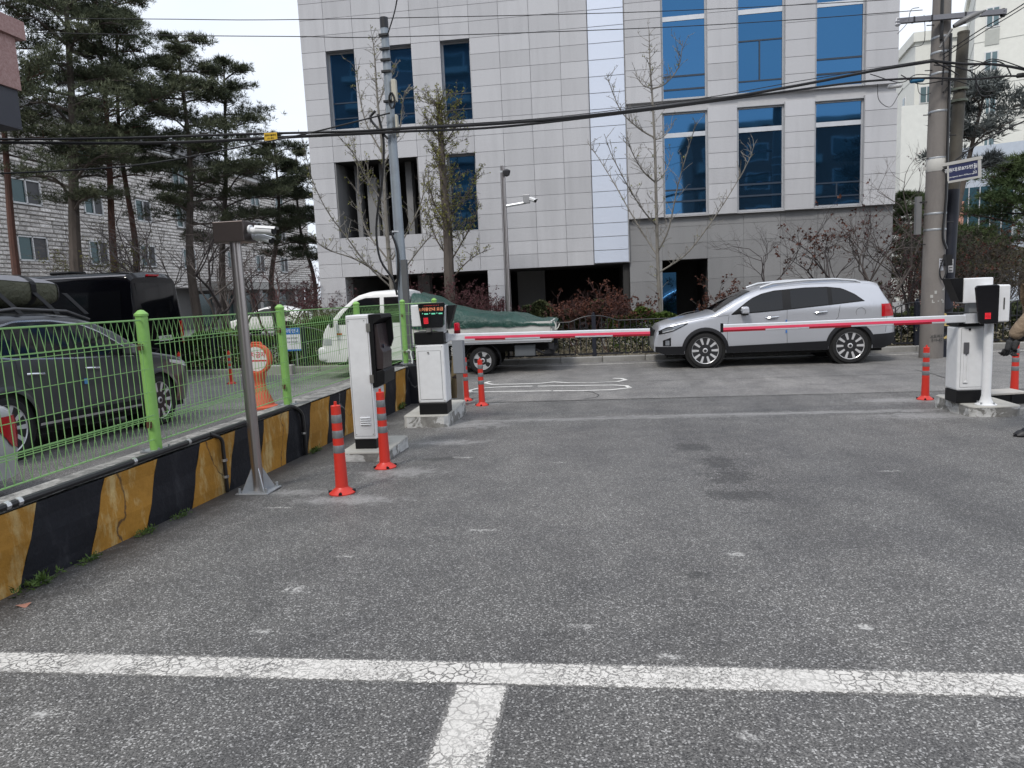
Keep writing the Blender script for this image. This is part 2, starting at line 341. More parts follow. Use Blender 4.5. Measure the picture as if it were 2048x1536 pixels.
# kerb of separate stones, soil strip behind it
kerb = empty('kerb', (0, 0, 0), kind='structure')
KST = M_dirty('kerbstone', (0.30, 0.295, 0.28), (0.16, 0.155, 0.145), 0.8, 3, 0.9, bump=0.4)
km = MB().bx(-0.496, 0.496, -0.075, 0.075, -0.05, 0.13).mesh('kerbstone', KST)
for i in range(-22, 24): link('kerbstone', km, kerb, (i+0.5, 16.95, 0.0), bevel=0.015, seg=1)
SOIL = M_dirty('soil', (0.19, 0.165, 0.13), (0.30, 0.27, 0.21), 0.8, 4, 0.95, bump=0.6)
m = MB(); m.grid(lambda x, y: (x, y, 0.10+0.03*sin(x*1.7)*sin(y*2.1)), [-60+i*1.5 for i in range(81)], [17.03, 17.6, 18.3, 19, 19.8, 20.4]); m.obj('verge', SOIL, fix=False, kind='structure')
PAVE = M_dirty('paving', (0.24, 0.235, 0.23), (0.16, 0.16, 0.16), 0.7, 2, 0.9)
m = MB(); m.grid(lambda x, y: (x, y, 0.05), [-60, 60], [20.4, 70]); m.obj('pavement', PAVE, fix=False, kind='structure')

# ------------------------------------------------------------------ granite office building
def granite(name, a, b, sp=70, rnd_amt=0.15):
    t = NT(name); oi = t.node('ShaderNodeObjectInfo')
    f = t.noise(sp, 3, 0.75); g = t.noise(sp*3, 2, 0.6); col = t.mix(t.ramp(f, [(0.35, 0.0), (0.65, 1.0)]), a, b)
    col = t.mix(t.ramp(g, [(0.58, 0.0), (0.66, 0.5)]), col, tuple(v*0.45 for v in a))
    gp_ = t.node('ShaderNodeNewGeometry'); mp_ = t.node('ShaderNodeMapping'); mp_.inputs['Scale'].default_value = (2.4, 2.4, 0.22); t.link(gp_.outputs['Position'], mp_.inputs[0]); st = t.noise(1.3, 5, 0.65, mp_.outputs[0]); col = t.mix(t.ramp(st, [(0.45, 0.0), (0.8, 0.35)]), col, tuple(v*0.72 for v in a))
    k = t.math('ADD', t.math('MULTIPLY', oi.outputs['Random'], rnd_amt), 1-rnd_amt/2)
    cb = t.node('ShaderNodeCombineColor'); [t.link(k, cb.inputs[i]) for i in range(3)]
    t.color(t.mix(1.0, col, cb.outputs[0], 'MULTIPLY')); t.set(Roughness=0.7, Specular_IOR_Level=0.3); return t.m
GRAN = granite('granite', (0.425, 0.43, 0.45), (0.605, 0.607, 0.63)); GRAND = granite('granite_grey', (0.22, 0.222, 0.228), (0.285, 0.285, 0.288), 60)
JOINT = M_plain('joint', (0.47, 0.47, 0.48), 0.9); ALU = M_plain('aluminium', (0.60, 0.62, 0.65), 0.4, 0.35)
t = NT('composite_panel'); t.color(t.mix(t.noise(0.8, 2), (0.64, 0.70, 0.82), (0.72, 0.77, 0.87))); t.set(Roughness=0.42, Metallic=0.35); COMP = t.m
t = NT('blue_glass'); oi = t.node('ShaderNodeObjectInfo'); wv = t.noise(0.55, 2, 0.5)
t.color(t.mix(oi.outputs['Random'], (0.038, 0.125, 0.255), (0.052, 0.155, 0.31))); t.set(Roughness=0.03, Metallic=0.92); t.bump(wv, 0.03, 0.2); BGL = t.m
FRM = M_plain('window_frame_grey', (0.42, 0.43, 0.45), 0.5, 0.2); FRMD = M_plain('window_frame_dark', (0.03, 0.045, 0.07), 0.4)
bld = empty('office_building', (-0.2, 22, 0), label='large pale granite-clad office building with tall blue windows across the street', cat='building')
BO = Vector((-0.2, 22, 0))
def bpart(m, name, mat, parent=None, **kw):
    m.v = [(x-BO.x, y-BO.y, z-BO.z) for x, y, z in m.v]; return m.obj(name, mat, parent or bld, **kw)
_pc = {}
def panel(name, x0, x1, z0, z1, y, mat, gap=0.011, th=0.02):
    k = (name, round(x1-x0, 3), round(z1-z0, 3))
    if k not in _pc:
        w_, h_ = (x1-x0-gap)/2, (z1-z0-gap)/2; _pc[k] = MB().bx(-w_, w_, 0, th, -h_, h_).mesh(name, mat)
    link(name, _pc[k], bld, ((x0+x1)/2-BO.x, y-BO.y, (z0+z1)/2))
XC = [-8.89, -8.12, -7.228, -6.336, -5.444, -4.552, -3.66, -2.77, -1.876, -0.98, -0.18]
ZR = [2.43, 2.85, 3.25, 3.65, 4.115, 4.58, 5.04, 5.5, 5.97, 6.46, 6.95, 7.41, 7.875, 8.34, 8.8, 9.26, 9.73, 10.2, 10.67, 11.14, 11.61, 12.08]
OPEN = [(-8.12, -7.228, 6.95, 9.26), (-6.336, -5.444, 6.95, 9.26), (-4.552, -3.66, 6.95, 9.26), (-4.552, -3.66, 3.65, 5.97), (-8.12, -5.444, 3.65, 5.97)]
back = MB()
def bq(x0, x1, z0, z1, y): back.poly([(x0, y, z0), (x1, y, z0), (x1, y, z1), (x0, y, z1)])
for x0, x1 in zip(XC, XC[1:]):
    for z0, z1 in zip(ZR, ZR[1:]):
        if any(a-0.01 < x0 and x1 < b+0.01 and c-0.01 < z0 and z1 < d+0.01 for a, b, c, d in OPEN): continue
        panel('granite_panel', x0, x1, z0, z1, 22.0, GRAN); bq(x0, x1, z0, z1, 22.026)
PIERS = [(0.90, 1.93), (3.23, 4.05), (5.38, 6.20), (7.55, 8.42)]
ZL = [3.72+0.437*i for i in range(8)]; ZU = [7.03+0.4625*i for i in range(12)]
for a, b in PIERS:
    for zs in (ZL, ZU):
        for z0, z1 in zip(zs, zs[1:]): panel('granite_panel', a, b, z0, z1, 22.0, GRAN, 0.012)
        back.bx(a+0.004, b-0.004, 22.026, 22.3, zs[0]+0.004, zs[-1]-0.004)
for z0, z1 in zip([2.47]+ZR[1:], ZR[1:]): panel('metal_panel', -0.165, 0.875, z0, z1, 22.02, COMP, 0.016)
bq(-0.18, 0.90, 2.45, 12.08, 22.06)
for xs, nm in (([-8.89, -8.04], 'granite_panel'), ([-3.46, -2.83], 'granite_panel')):
    for z0, z1 in zip([0.06, 0.5, 0.98, 1.46, 1.94], [0.5, 0.98, 1.46, 1.94, 2.43]): panel(nm, xs[0], xs[1], z0, z1, 22.0, GRAN)
    back.bx(xs[0]+0.01, xs[1]-0.01, 22.026, 22.7, 0.05, 2.43)
XB = [0.90, 1.87, 3.21, 4.25, 5.30, 6.35, 7.40, 8.42]; ZB = [0.05, 0.62, 1.23, 1.85, 2.46, 2.94, 3.43, 3.71]
for i, (x0, x1) in enumerate(zip(XB, XB[1:])):
    for z0, z1 in zip(ZB, ZB[1:]):
        if i == 1 and z1 < 2.5: continue
        panel('base_panel', x0, x1, z0, z1, 22.14, GRAND, 0.007); bq(x0, x1, z0, z1, 22.166)
# spandrels behind the piers, soffit, side walls, roof, rooms of the open ground floor
bq(0.90, 8.42, 6.72, 7.05, 22.135); bq(0.90, 8.42, 10.3, 10.7, 22.135)
back.bx(0.90, 8.42, 22.03, 22.13, 3.712, 3.755)
bpart(back, 'wall', JOINT, fix=False)
sh = MB(); sh.bx(-8.88, -8.6, 22.06, 36, 2.43, 12.06); sh.bx(-8.88, -8.6, 23.4, 36, 0.05, 2.428); sh.bx(8.15, 8.41, 22.17, 36, 0.05, 12.06); sh.bx(-8.6, 8.15, 35.7, 36, 0.05, 12.06)
bpart(sh, 'side_wall', GRAND)
bpart(MB().bx(-8.86, 8.4, 22.1, 35.95, 12.062, 12.3), 'roof', GRAND)
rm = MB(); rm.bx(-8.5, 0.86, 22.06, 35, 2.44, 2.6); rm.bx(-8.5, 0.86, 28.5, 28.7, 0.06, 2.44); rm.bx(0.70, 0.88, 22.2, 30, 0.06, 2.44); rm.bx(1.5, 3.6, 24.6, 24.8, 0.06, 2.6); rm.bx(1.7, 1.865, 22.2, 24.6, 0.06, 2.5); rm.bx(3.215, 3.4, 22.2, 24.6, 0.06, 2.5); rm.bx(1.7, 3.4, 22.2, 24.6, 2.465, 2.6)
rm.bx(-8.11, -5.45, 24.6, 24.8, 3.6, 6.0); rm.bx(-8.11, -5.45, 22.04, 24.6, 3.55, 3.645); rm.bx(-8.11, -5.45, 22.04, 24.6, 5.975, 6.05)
bpart(rm, 'interior_wall', M_plain('shade_dark_wall', (0.035, 0.034, 0.033), 0.9))  # walls coloured near black to paint in the shade of the open rooms
bpart(MB().bx(-8.12, -8.08, 22.032, 24.6, 3.66, 5.96), 'loggia_side', GRAND); bpart(MB().bx(-5.484, -5.444, 22.032, 24.6, 3.66, 5.96), 'loggia_side', GRAND)
for x0, x1 in ((715, 724), (738, 757), (764, 772), (816, 828)):
    a, b = onY(x0, 430, 22.7).x, onY(x1, 430, 22.7).x; bpart(MB().bx(a, b, 22.7, 23.1, 3.65, 5.55 if x0 == 738 else 5.97), 'loggia_fin', GRAND)
bpart(MB().bx(-3.0, -2.0, 26.0, 26.3, 0.06, 2.43), 'column', GRAND); bpart(MB().bx(-6.2, -5.8, 24.0, 24.4, 0.06, 2.43), 'column', GRAND)
m = MB(); m.bx(1.9, 2.36, 23.0, 23.03, 0.1, 2.1); bpart(m, 'door', BGL)
def bwin(x0, x1, z0, z1, yg, frm, lines, reveal, rside):
    f = MB(); fw = 0.05
    f.bx(x0, x0+fw, yg-0.03, yg+0.02, z0, z1); f.bx(x1-fw, x1, yg-0.03, yg+0.02, z0, z1); f.bx(x0+fw, x1-fw, yg-0.03, yg+0.02, z0, z0+fw); f.bx(x0+fw, x1-fw, yg-0.03, yg+0.02, z1-fw, z1)
    wn = bpart(f, 'window', frm)
    cuts = [z0+fw]+[z for z, h, _ in lines]+[z1-fw]; hs = [0]+[h for _, h, _ in lines]+[0]
    for i in range(len(cuts)-1):
        bpart(MB().bx(x0+fw, x1-fw, yg, yg+0.012, cuts[i]+hs[i]/2, cuts[i+1]-hs[i+1]/2), 'pane', BGL, wn)
    for z, h, mt in lines: bpart(MB().bx(x0+fw, x1-fw, yg-0.02, yg+0.015, z-h/2, z+h/2), 'transom', mt, wn)
    rv = MB(); yo = 22.026
    rv.bx(x0-0.012, x0+0.002, yo, yg+0.02, z0, z1); rv.bx(x1-0.002, x1+0.012, yo, yg+0.02, z0, z1); rv.bx(x0, x1, yo, yg+0.02, z1, z1+0.02); rv.bx(x0, x1, yo, yg+0.02, z0-0.02, z0)
    bpart(rv, 'reveal', reveal, wn); return wn
for a, b, c, d in OPEN[:3]: bwin(a, b, c, d, 22.24, FRM, [(c+0.36, 0.035, FRMD), (c+0.82, 0.035, FRMD)], FRM, 0)
bwin(*OPEN[3], 22.24, FRM, [(4.72, 0.03, FRMD)], FRM, 0)
for k, (a, b) in enumerate(((1.94, 3.22), (4.06, 5.37), (6.21, 7.54))):
    lo = [(6.07, 0.13, ALU)]; up = [(9.31, 0.13, ALU)]
    if k == 0: lo += [(4.16, 0.05, FRMD), (4.50, 0.05, FRMD)][::1]; up += [(7.35, 0.05, FRMD), (7.72, 0.05, FRMD)]
    if k == 1: lo += [(4.20, 0.05, FRMD), (4.53, 0.05, FRMD)]; up += [(7.42, 0.04, FRMD), (8.52, 0.04, FRMD)]
    if k == 2: lo += [(4.05, 0.04, FRMD), (4.43, 0.04, FRMD)]; up += [(7.45, 0.05, FRMD), (7.85, 0.05, FRMD)]
    for z0, z1, ln in ((3.76, 6.70, lo), (7.06, 10.28, up)):
        wn = bwin(a, b, z0, z1, 22.13, FRM, sorted(ln), FRM, 1)
        if k == 1 and z0 > 7: bpart(MB().bx(a+0.62, a+0.66, 22.11, 22.145, 7.44, 8.50), 'mullion', FRMD, wn)
        if k == 2 and z0 < 4: bpart(MB().bx(a+0.62, a+0.66, 22.11, 22.145, 4.07, 4.41), 'mullion', FRMD, wn)
# plaque beside the open ground floor
pl = empty('wall_plaque', (-2.98, 21.95, 1.0), label='grey notice plaque on the granite pier left of the dark ground-floor opening', cat='plaque')
MB().bx(-0.14, 0.14, 0, 0.03, -0.1, 0.62).obj('plate', M_plain('plaque', (0.32, 0.33, 0.35), 0.5), pl); MB().bx(-0.06, 0.0, -0.003, 0, 0.0, 0.5).obj('lettering', BLACKP, pl)

# ------------------------------------------------------------------ split-stone apartment building on the left (its wall runs away from the street)
STN = granite('split_stone', (0.46, 0.43, 0.405), (0.82, 0.785, 0.75), 9, 0.45); MORT = M_plain('mortar', (0.20, 0.19, 0.18), 0.95)
SX, SY0, SY1, SZ1 = -27.9, 27.0, 67.0, 11.6
st = empty('stone_apartment', (SX, 45, 0), label='apartment building clad in rough pale split-stone blocks behind the pine trees', cat='building')
def spart(m, name, mat, parent=None, **kw):
    m.v = [(x-SX, y-45, z) for x, y, z in m.v]; return m.obj(name, mat, parent or st, **kw)
SW = []
for yc, zs in ((32.6, (4.9, 7.65)), (41.7, (4.9, 7.65)), (45.9, (7.6, 10.3)), (46.2, (4.9,)), (52.0, (7.7, 5.0)), (56.5, (10.2, 7.6, 4.9)), (61.0, (10.2, 7.6, 4.9)), (37.3, (10.2, 7.65, 4.9)), (29.0, (4.9, 7.65, 10.2))):
    for z in zs: SW.append((yc, z, 1.9 if yc < 34 else 1.5, 1.3 if yc > 34 else 1.2))
TEAL = M_plain('teal_glass', (0.04, 0.075, 0.08), 0.1, 0.35); SCRN = M_plain('insect_screen', (0.07, 0.07, 0.075), 0.7); WFR = M_plain('white_frame', (0.62, 0.62, 0.62), 0.5)
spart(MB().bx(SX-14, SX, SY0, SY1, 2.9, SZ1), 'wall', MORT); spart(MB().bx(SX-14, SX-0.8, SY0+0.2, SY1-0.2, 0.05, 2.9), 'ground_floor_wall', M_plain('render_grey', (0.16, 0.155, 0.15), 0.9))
# stones: frustum blocks laid in courses; the nearest three hundred are single pieces
rnd = random.Random(5); stones = []; z = 2.92; r = 0
while z < SZ1-0.05:
    h = rnd.choice((0.19, 0.21, 0.23)); y = SY0 + rnd.uniform(0, 0.4)
    while y < SY1:
        ln = rnd.uniform(0.42, 0.95); y1 = min(y+ln, SY1); yc, zc = (y+y1)/2, z+h/2
        seg = [(y, y1)]
        for a, b, w_, h_ in SW:
            if z+h < b-h_/2+0.02 or z > b+h_/2-0.02: continue
            seg = [q for p, r2 in seg for q in ((p, min(r2, a-w_/2)), (max(p, a+w_/2), r2)) if q[1]-q[0] > 0.08]
        for p, r2 in seg: stones.append((p, r2, z, z+h, rnd.uniform(0.05, 0.11)))
        y = y1
    z += h
def stone(m, s):
    y0, y1, z0, z1, d = s; g = 0.012; i = 0.035
    b = [(SX, y0+g, z0+g), (SX, y1-g, z0+g), (SX, y1-g, z1-g), (SX, y0+g, z1-g)]; j = [rnd.uniform(-0.02, 0.02) for _ in range(4)]
    f = [(SX+d+j[0], y0+g+i, z0+g+i), (SX+d+j[1], y1-g-i, z0+g+i), (SX+d+j[2], y1-g-i, z1-g-i), (SX+d+j[3], y0+g+i, z1-g-i)]
    m.add(b+f, [(4, 5, 6, 7), (0, 1, 5, 4), (1, 2, 6, 5), (2, 3, 7, 6), (3, 0, 4, 7)])
vis = sorted([s for s in stones if s[0] > 31.2 and 3.4 < s[2] < 10.6], key=lambda s: s[0])
single = set(vis[:300]); rest = MB()
for s in stones:
    if s in single: q = MB(); stone(q, s); spart(q, 'stone', STN, fix=False)
    else: stone(rest, s)
spart(rest, 'stone_cladding', STN, fix=False, kind='stuff')
for yc, zc, w_, h_ in SW:
    f = MB(); a, b, c, d = yc-w_/2, yc+w_/2, zc-h_/2, zc+h_/2
    f.bx(SX, SX+0.12, a, a+0.07, c, d); f.bx(SX, SX+0.12, b-0.07, b, c, d); f.bx(SX, SX+0.12, a, b, c-0.02, c+0.06); f.bx(SX, SX+0.12, a, b, d-0.06, d); f.bx(SX, SX+0.12, yc-0.035, yc+0.035, c, d)
    wn = spart(f, 'window', WFR); spart(MB().bx(SX+0.01, SX+0.05, a+0.06, yc, c+0.05, d-0.05), 'pane', TEAL, wn); spart(MB().bx(SX+0.01, SX+0.06, yc, b-0.06, c+0.05, d-0.05), 'pane', SCRN if zc < 9 else TEAL, wn)
RF = M_plain('dark_shingle', (0.05, 0.05, 0.055), 0.9)
m = MB(); m.prism([(SX+0.7, SZ1), (SX-14, SZ1), (SX-9, SZ1+2.6), (SX-5, SZ1+2.6)], 'y', SY0-0.5, SY1+0.5); spart(m, 'roof', RF)
m = MB(); m.bx(SX, SX+0.5, SY0, SY1, SZ1-0.25, SZ1-0.002); spart(m, 'eave', WFR)
m = MB(); m.bx(SX-0.05, SX+1.6, 47, 64, 2.72, 3.25); spart(m, 'canopy', M_plain('canopy_stone', (0.34, 0.33, 0.31), 0.8))
PST = M_plain('pillar_stone', (0.30, 0.29, 0.28), 0.8)
for y in (47.6, 50.5, 53.5, 56.5, 60, 63.4): spart(MB().bx(SX+0.9, SX+1.4, y-0.25, y+0.25, 0.05, 2.72), 'pillar', PST)
for y in (49, 52, 55, 58, 61.5): spart(MB().bx(SX-0.78, SX-0.7, y-0.9, y+0.9, 0.2, 2.5), 'entrance_glass', TEAL)

# ------------------------------------------------------------------ pink granite building whose corner juts in at the top left
PG = granite('pink_granite', (0.34, 0.20, 0.185), (0.46, 0.31, 0.29), 25, 0.05)
pk = empty('pink_granite_building', (-9.0, 10.9, 0), label='corner of a pink granite building jutting in at the top left', cat='building')
def pp(m, name, mat, **kw): m.v = [(x+9.0, y-10.9, z) for x, y, z in m.v]; return m.obj(name, mat, pk, **kw)
pp(MB().bx(-16, -9.06, -3, 10.72, 4.68, 5.28), 'fascia', M_plain('slate_metal', (0.045, 0.047, 0.06), 0.5)); pp(MB().bx(-16, -9.02, -3, 10.76, 5.283, 6.08), 'wall', PG)
pp(MB().bx(-16, -8.96, -3, 10.92, 6.083, 6.36), 'cornice', PG); pp(MB().bx(-16, -9.3, -3, 10.5, 6.363, 8.5), 'upper_wall', M_plain('dark_render', (0.05, 0.05, 0.055), 0.7))
pp(MB().tube([(-9.1, -2, 6.75), (-9.1, 10.7, 6.75)], 0.07, 10), 'rail', GALV, smooth=True)
for y in (-2.5, 2, 6.2): pp(MB().bx(-11.6, -11.1, y-0.25, y+0.25, gz(y), 4.68), 'column', PG)
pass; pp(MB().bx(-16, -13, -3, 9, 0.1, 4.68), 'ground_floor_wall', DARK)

# ------------------------------------------------------------------ far apartment towers and a low block on the right
CRM = M_dirty('cream_render', (0.68, 0.68, 0.63), (0.56, 0.56, 0.52), 0.5, 0.4, 0.85, streak=True)
WGL = M_plain('pale_glass', (0.12, 0.175, 0.19), 0.12, 0.2); GRYB = M_plain('grey_band', (0.40, 0.41, 0.38), 0.85)
def tower(name, label, corner, ang, wid, dep, hgt, cols, side_cols, bands, zmin=3, mat=CRM, fl=2.8):
    """front face runs from the corner along ang; windows are parts with panes"""
    o = empty(name, corner, ang, label, 'building')
    MB().bx(0, wid, 0, dep, 0, hgt).obj('wall', mat, o); MB().bx(-0.2, wid+0.2, -0.2, dep+0.2, hgt+0.002, hgt+0.7).obj('parapet', mat, o)
    ln = MB(); z = fl
    while z < hgt: ln.bx(-0.02, wid+0.02, -0.02, dep, z-0.03, z); z += fl
    ln.obj('floor_line', GRYB, o); n = int((hgt-zmin)/fl)
    for i in range(n):
        zc = zmin+i*fl+0.6
        for (x0, x1) in cols:
            f = MB(); f.bx(x0, x1, -0.06, 0.02, zc, zc+1.3); wn = f.obj('window', WFR, o)
            xm = (x0+x1)/2; MB().bx(x0+0.08, xm-0.04, -0.08, -0.05, zc+0.08, zc+1.22).obj('pane', WGL, wn); MB().bx(xm+0.04, x1-0.08, -0.08, -0.05, zc+0.08, zc+1.22).obj('pane', WGL, wn)
            if bands: MB().bx(x0, x1, -0.04, 0.02, zc-1.1, zc-0.12).obj('spandrel', GRYB, o)
        for (y0, y1) in side_cols:
            f = MB(); f.bx(-0.06, 0.02, y0, y1, zc, zc+1.2); wn = f.obj('window', WFR, o); MB().bx(-0.08, -0.05, y0+0.1, y1-0.1, zc+0.1, zc+1.1).obj('pane', WGL, wn)
    return o
a = onY(1832, 66, 62); tower('apartment_tower', 'cream apartment tower seen between the granite building and the concrete pole', (a.x, a.y, 0), radians(-8), 9, 11, a.z-0.7, [(0.35, 1.35), (3.2, 5.0)], [(2.5, 3.3), (6, 6.8)], False)
a = onY(1950, 45, 54); tower('apartment_tower', 'tall cream apartment tower with grey spandrels behind the street light on the right', (a.x, a.y, 0), radians(-22), 14, 10, a.z+3.2, [(0.6, 1.4), (3.0, 4.9), (6.2, 7.6), (9.0, 10.8)], [], True)
a = onY(1800, 345, 46); MB().bx(a.x, a.x+4.6, 46, 52, 0, onY(1830, 210, 46).z).obj('stair_block', CRM, None, label='windowless cream block in front of the cream apartment tower', cat='building')
a = onY(1902, 335, 36); cb_ = empty('clinic_building', (a.x, 36, 0), radians(-27), 'low pale-blue metal-clad building with a blue curtain-wall window, right', 'building')
MB().bx(0, 7, 0, 8, 0, a.z+0.8).obj('wall', M_plain('pale_blue_cladding', (0.50, 0.56, 0.64), 0.5, 0.2), cb_)
m = MB(); m.bx(0.3, 2.4, -0.04, 0.1, 1.5, a.z-1.0); m.obj('curtain_wall', M_plain('curtain_glass', (0.05, 0.115, 0.15), 0.1, 0.3), cb_)
m = MB(); [m.bx(0.3+0.42*i, 0.34+0.42*i, -0.07, -0.03, 1.5, a.z-1.0) for i in range(6)]; m.obj('mullion', ALU, cb_)
a = onY(1884, 405, 34); MB().bx(a.x, a.x+0.9, 34, 36, 0, a.z).obj('salmon_building', M_plain('salmon_render', (0.52, 0.27, 0.21), 0.9), None, label='narrow salmon-pink rendered building seen behind the poles', cat='building')
# blocks behind the camera: the blue windows mirror them
def rear(name, label, x0, x1, y, dep, h, c, cols):
    o = empty(name, ((x0+x1)/2, y-dep/2, 0), 0, label, 'building'); hw = (x1-x0)/2
    MB().bx(-hw, hw, -dep/2, dep/2, 0, h).obj('wall', c, o); MB().bx(-hw-0.3, hw+0.3, -dep/2-0.3, dep/2+0.4, h+0.002, h+0.5).obj('parapet', GRYB, o)
    nfl = int(h/2.9)
    for i in range(nfl):
        for k in range(cols):
            x = -hw+(k+0.5)*2*hw/cols; z = 1.1+i*2.9
            wn = MB().bx(x-1.1, x+1.1, dep/2, dep/2+0.08, z, z+1.5).obj('window', WFR, o); MB().bx(x-1.0, x+1.0, dep/2+0.07, dep/2+0.1, z+0.1, z+1.4).obj('pane', TEAL, wn)
            if k % 2 == 0: MB().bx(x-1.6, x+1.6, dep/2, dep/2+1.0, z-0.75, z-0.05).obj('balcony', GRYB, o)
    return o
BRK = M_plain('brown_brick', (0.16, 0.10, 0.08), 0.9)
rear('apartment_block', 'brown apartment block mirrored in the right-hand blue windows', 9, 40, -26, 10, 15.5, BRK, 8)
rear('apartment_block', 'grey apartment block with balconies mirrored in the left-hand blue windows', -74, -7, -30, 10, 30, M_plain('grey_render', (0.15, 0.15, 0.16), 0.9), 14)
# ------------------------------------------------------------------ striped retaining wall
def wall_paint(name, c, under, crackc, streak):
    t = NT(name); v = t.coord('Object', (1, 1, 0.35)); f = t.noise(5.5, 6, 0.7, v); g = t.noise(28, 4, 0.7)
    col = t.mix(g, tuple(x*0.78 for x in c), tuple(min(1, x*1.15) for x in c))
    col = t.mix(t.ramp(f, [(0.52, 0.0), (0.64, streak)]), col, under)
    col = t.mix(t.ramp(t.noise(2.0, 5, 0.7), [(0.35, 0.55), (0.6, 0.0)]), col, tuple(x*0.5 for x in c))
    e = t.node('ShaderNodeTexVoronoi', feature='DISTANCE_TO_EDGE'); e.inputs['Scale'].default_value = 1.25
    wn_ = t.node('ShaderNodeTexNoise'); wn_.inputs['Scale'].default_value = 2.2; wn_.inputs['Detail'].default_value = 5; t.link(t.coord(), wn_.inputs['Vector']); wv = t.mix(0.35, t.coord('Object', (1, 1, 0.6)), wn_.outputs['Color']); t.link(wv, e.inputs['Vector'])
    col = t.mix(t.math('MULTIPLY', t.ramp(e.outputs[0], [(0.003, 0.9), (0.009, 0.0)]), t.ramp(t.noise(1.7, 3), [(0.36, 0.0), (0.50, 1.0)])), col, crackc)
    t.color(col); t.set(Roughness=0.7, Specular_IOR_Level=0.3); t.bump(t.noise(14, 5, 0.7), 0.5, 0.015); return t.m
WY = wall_paint('wall_yellow', (0.43, 0.215, 0.035), (0.62, 0.47, 0.22), (0.08, 0.05, 0.03), 0.9)
WB = wall_paint('wall_black', (0.010, 0.011, 0.016), (0.035, 0.036, 0.042), (0.20, 0.20, 0.20), 0.6)
def wtop(y): return 0.81-0.0165*y if y < 11 else 0.63
wl = empty('retaining_wall', (-3.17, 6, 0), label='low concrete wall painted in slanted black and yellow hazard stripes', cat='wall')
def wpart(m, name, mat, **kw): m.v = [(x+3.17, y-6, z) for x, y, z in m.v]; return m.obj(name, mat, wl, **kw)
k = -6; bnd = []
while 3.5+0.545*k < 11.28: bnd.append((3.5+0.545*k, 3.28+0.545*k, k)); k += 1
bnd.append((11.28, 11.28, k))
for (t0, b0, k), (t1, b1, _) in zip(bnd, bnd[1:]):
    m = MB(); X = -3.17; N_ = 5
    m.grid(lambda u, v: (X+0.012*(1-v)-0.006*sin(9*v+k), (b0+(b1-b0)*u)*(1-v)+(t0+(t1-t0)*u)*v, (gz(b0+(b1-b0)*u)-0.03)*(1-v)+(wtop(t0+(t1-t0)*u)-0.012)*v), [i/N_ for i in range(N_+1)], [j/N_ for j in range(N_+1)])
    wpart(m, 'stripe_panel', WY if k % 2 else WB, fix=False)
m = MB(); ys = [0+i*0.47 for i in range(25)]; Xb = -3.46
m.grid(lambda y, u: (-3.172+(Xb+3.172)*u, y, wtop(y)+0.004*sin(7*y+5*u)), ys, [0, 0.3, 0.7, 1]); m.grid(lambda y, v: (Xb, y, wtop(y)*v), ys, [0, 1], True); m.poly([(-3.172, 11.28, 0), (Xb, 11.28, 0), (Xb, 11.28, wtop(11.28)), (-3.172, 11.28, wtop(11.28))])
wpart(m, 'coping', CONC, fix=False)
m = MB(); m.bx(-3.46, -2.58, 11.30, 11.62, -0.02, 0.628); wpart(m, 'return_wall', WB)
# black conduit clipped along the top edge, with two drops
COND = M_plain('black_conduit', (0.014, 0.014, 0.015), 0.35); CLIP = M_plain('tin_clip', (0.7, 0.7, 0.7), 0.3, 0.9)
cn = empty('conduit', (-3.19, 5, 0.75), label='black corrugated cable conduit clipped along the top edge of the striped wall', cat='conduit')
def cpart(m, n, mt, **kw): m.v = [(x+3.19, y-5, z-0.75) for x, y, z in m.v]; return m.obj(n, mt, cn, **kw)
yd1, yd2 = onX(440, 870, -3.15).y, onX(600, 830, -3.15).y
path = [(-3.19, 1.0+0.5*i, wtop(1.0+0.5*i)+0.022) for i in range(9)] + [(-3.19, yd1, wtop(yd1)+0.022), (-3.19, yd2-0.35, wtop(yd2)+0.024), (-3.18, yd2-0.12, wtop(yd2)+0.02), (-3.14, yd2, wtop(yd2)-0.06), (-3.13, yd2+0.02, wtop(yd2)-0.2), (-3.13, yd2+0.02, gz(yd2)+0.01)]
cpart(MB().tube(smooth_path(path, 4), 0.021, 8), 'pipe', COND, smooth=True)
cpart(MB().tube(smooth_path([(-3.18, yd1-0.1, wtop(yd1)+0.03), (-3.14, yd1-0.01, wtop(yd1)-0.03), (-3.135, yd1, wtop(yd1)-0.15), (-3.135, yd1, gz(yd1)+0.01)], 5), 0.016, 8), 'pipe', COND, smooth=True)
for y in (3.3, 3.38, 4.35, 5.0, 5.9): cpart(MB().tube([(-3.19, y, wtop(y)+0.022), (-3.19, y+0.03, wtop(y)+0.022)], 0.025, 8), 'clip', CLIP, smooth=True)
for y, z in ((yd1, 0.5), (yd1, 0.36), (yd2+0.02, 0.4)): cpart(MB().tube([(-3.133, y, z), (-3.133, y, z+0.02)], 0.024, 8), 'clip', CLIP, smooth=True)

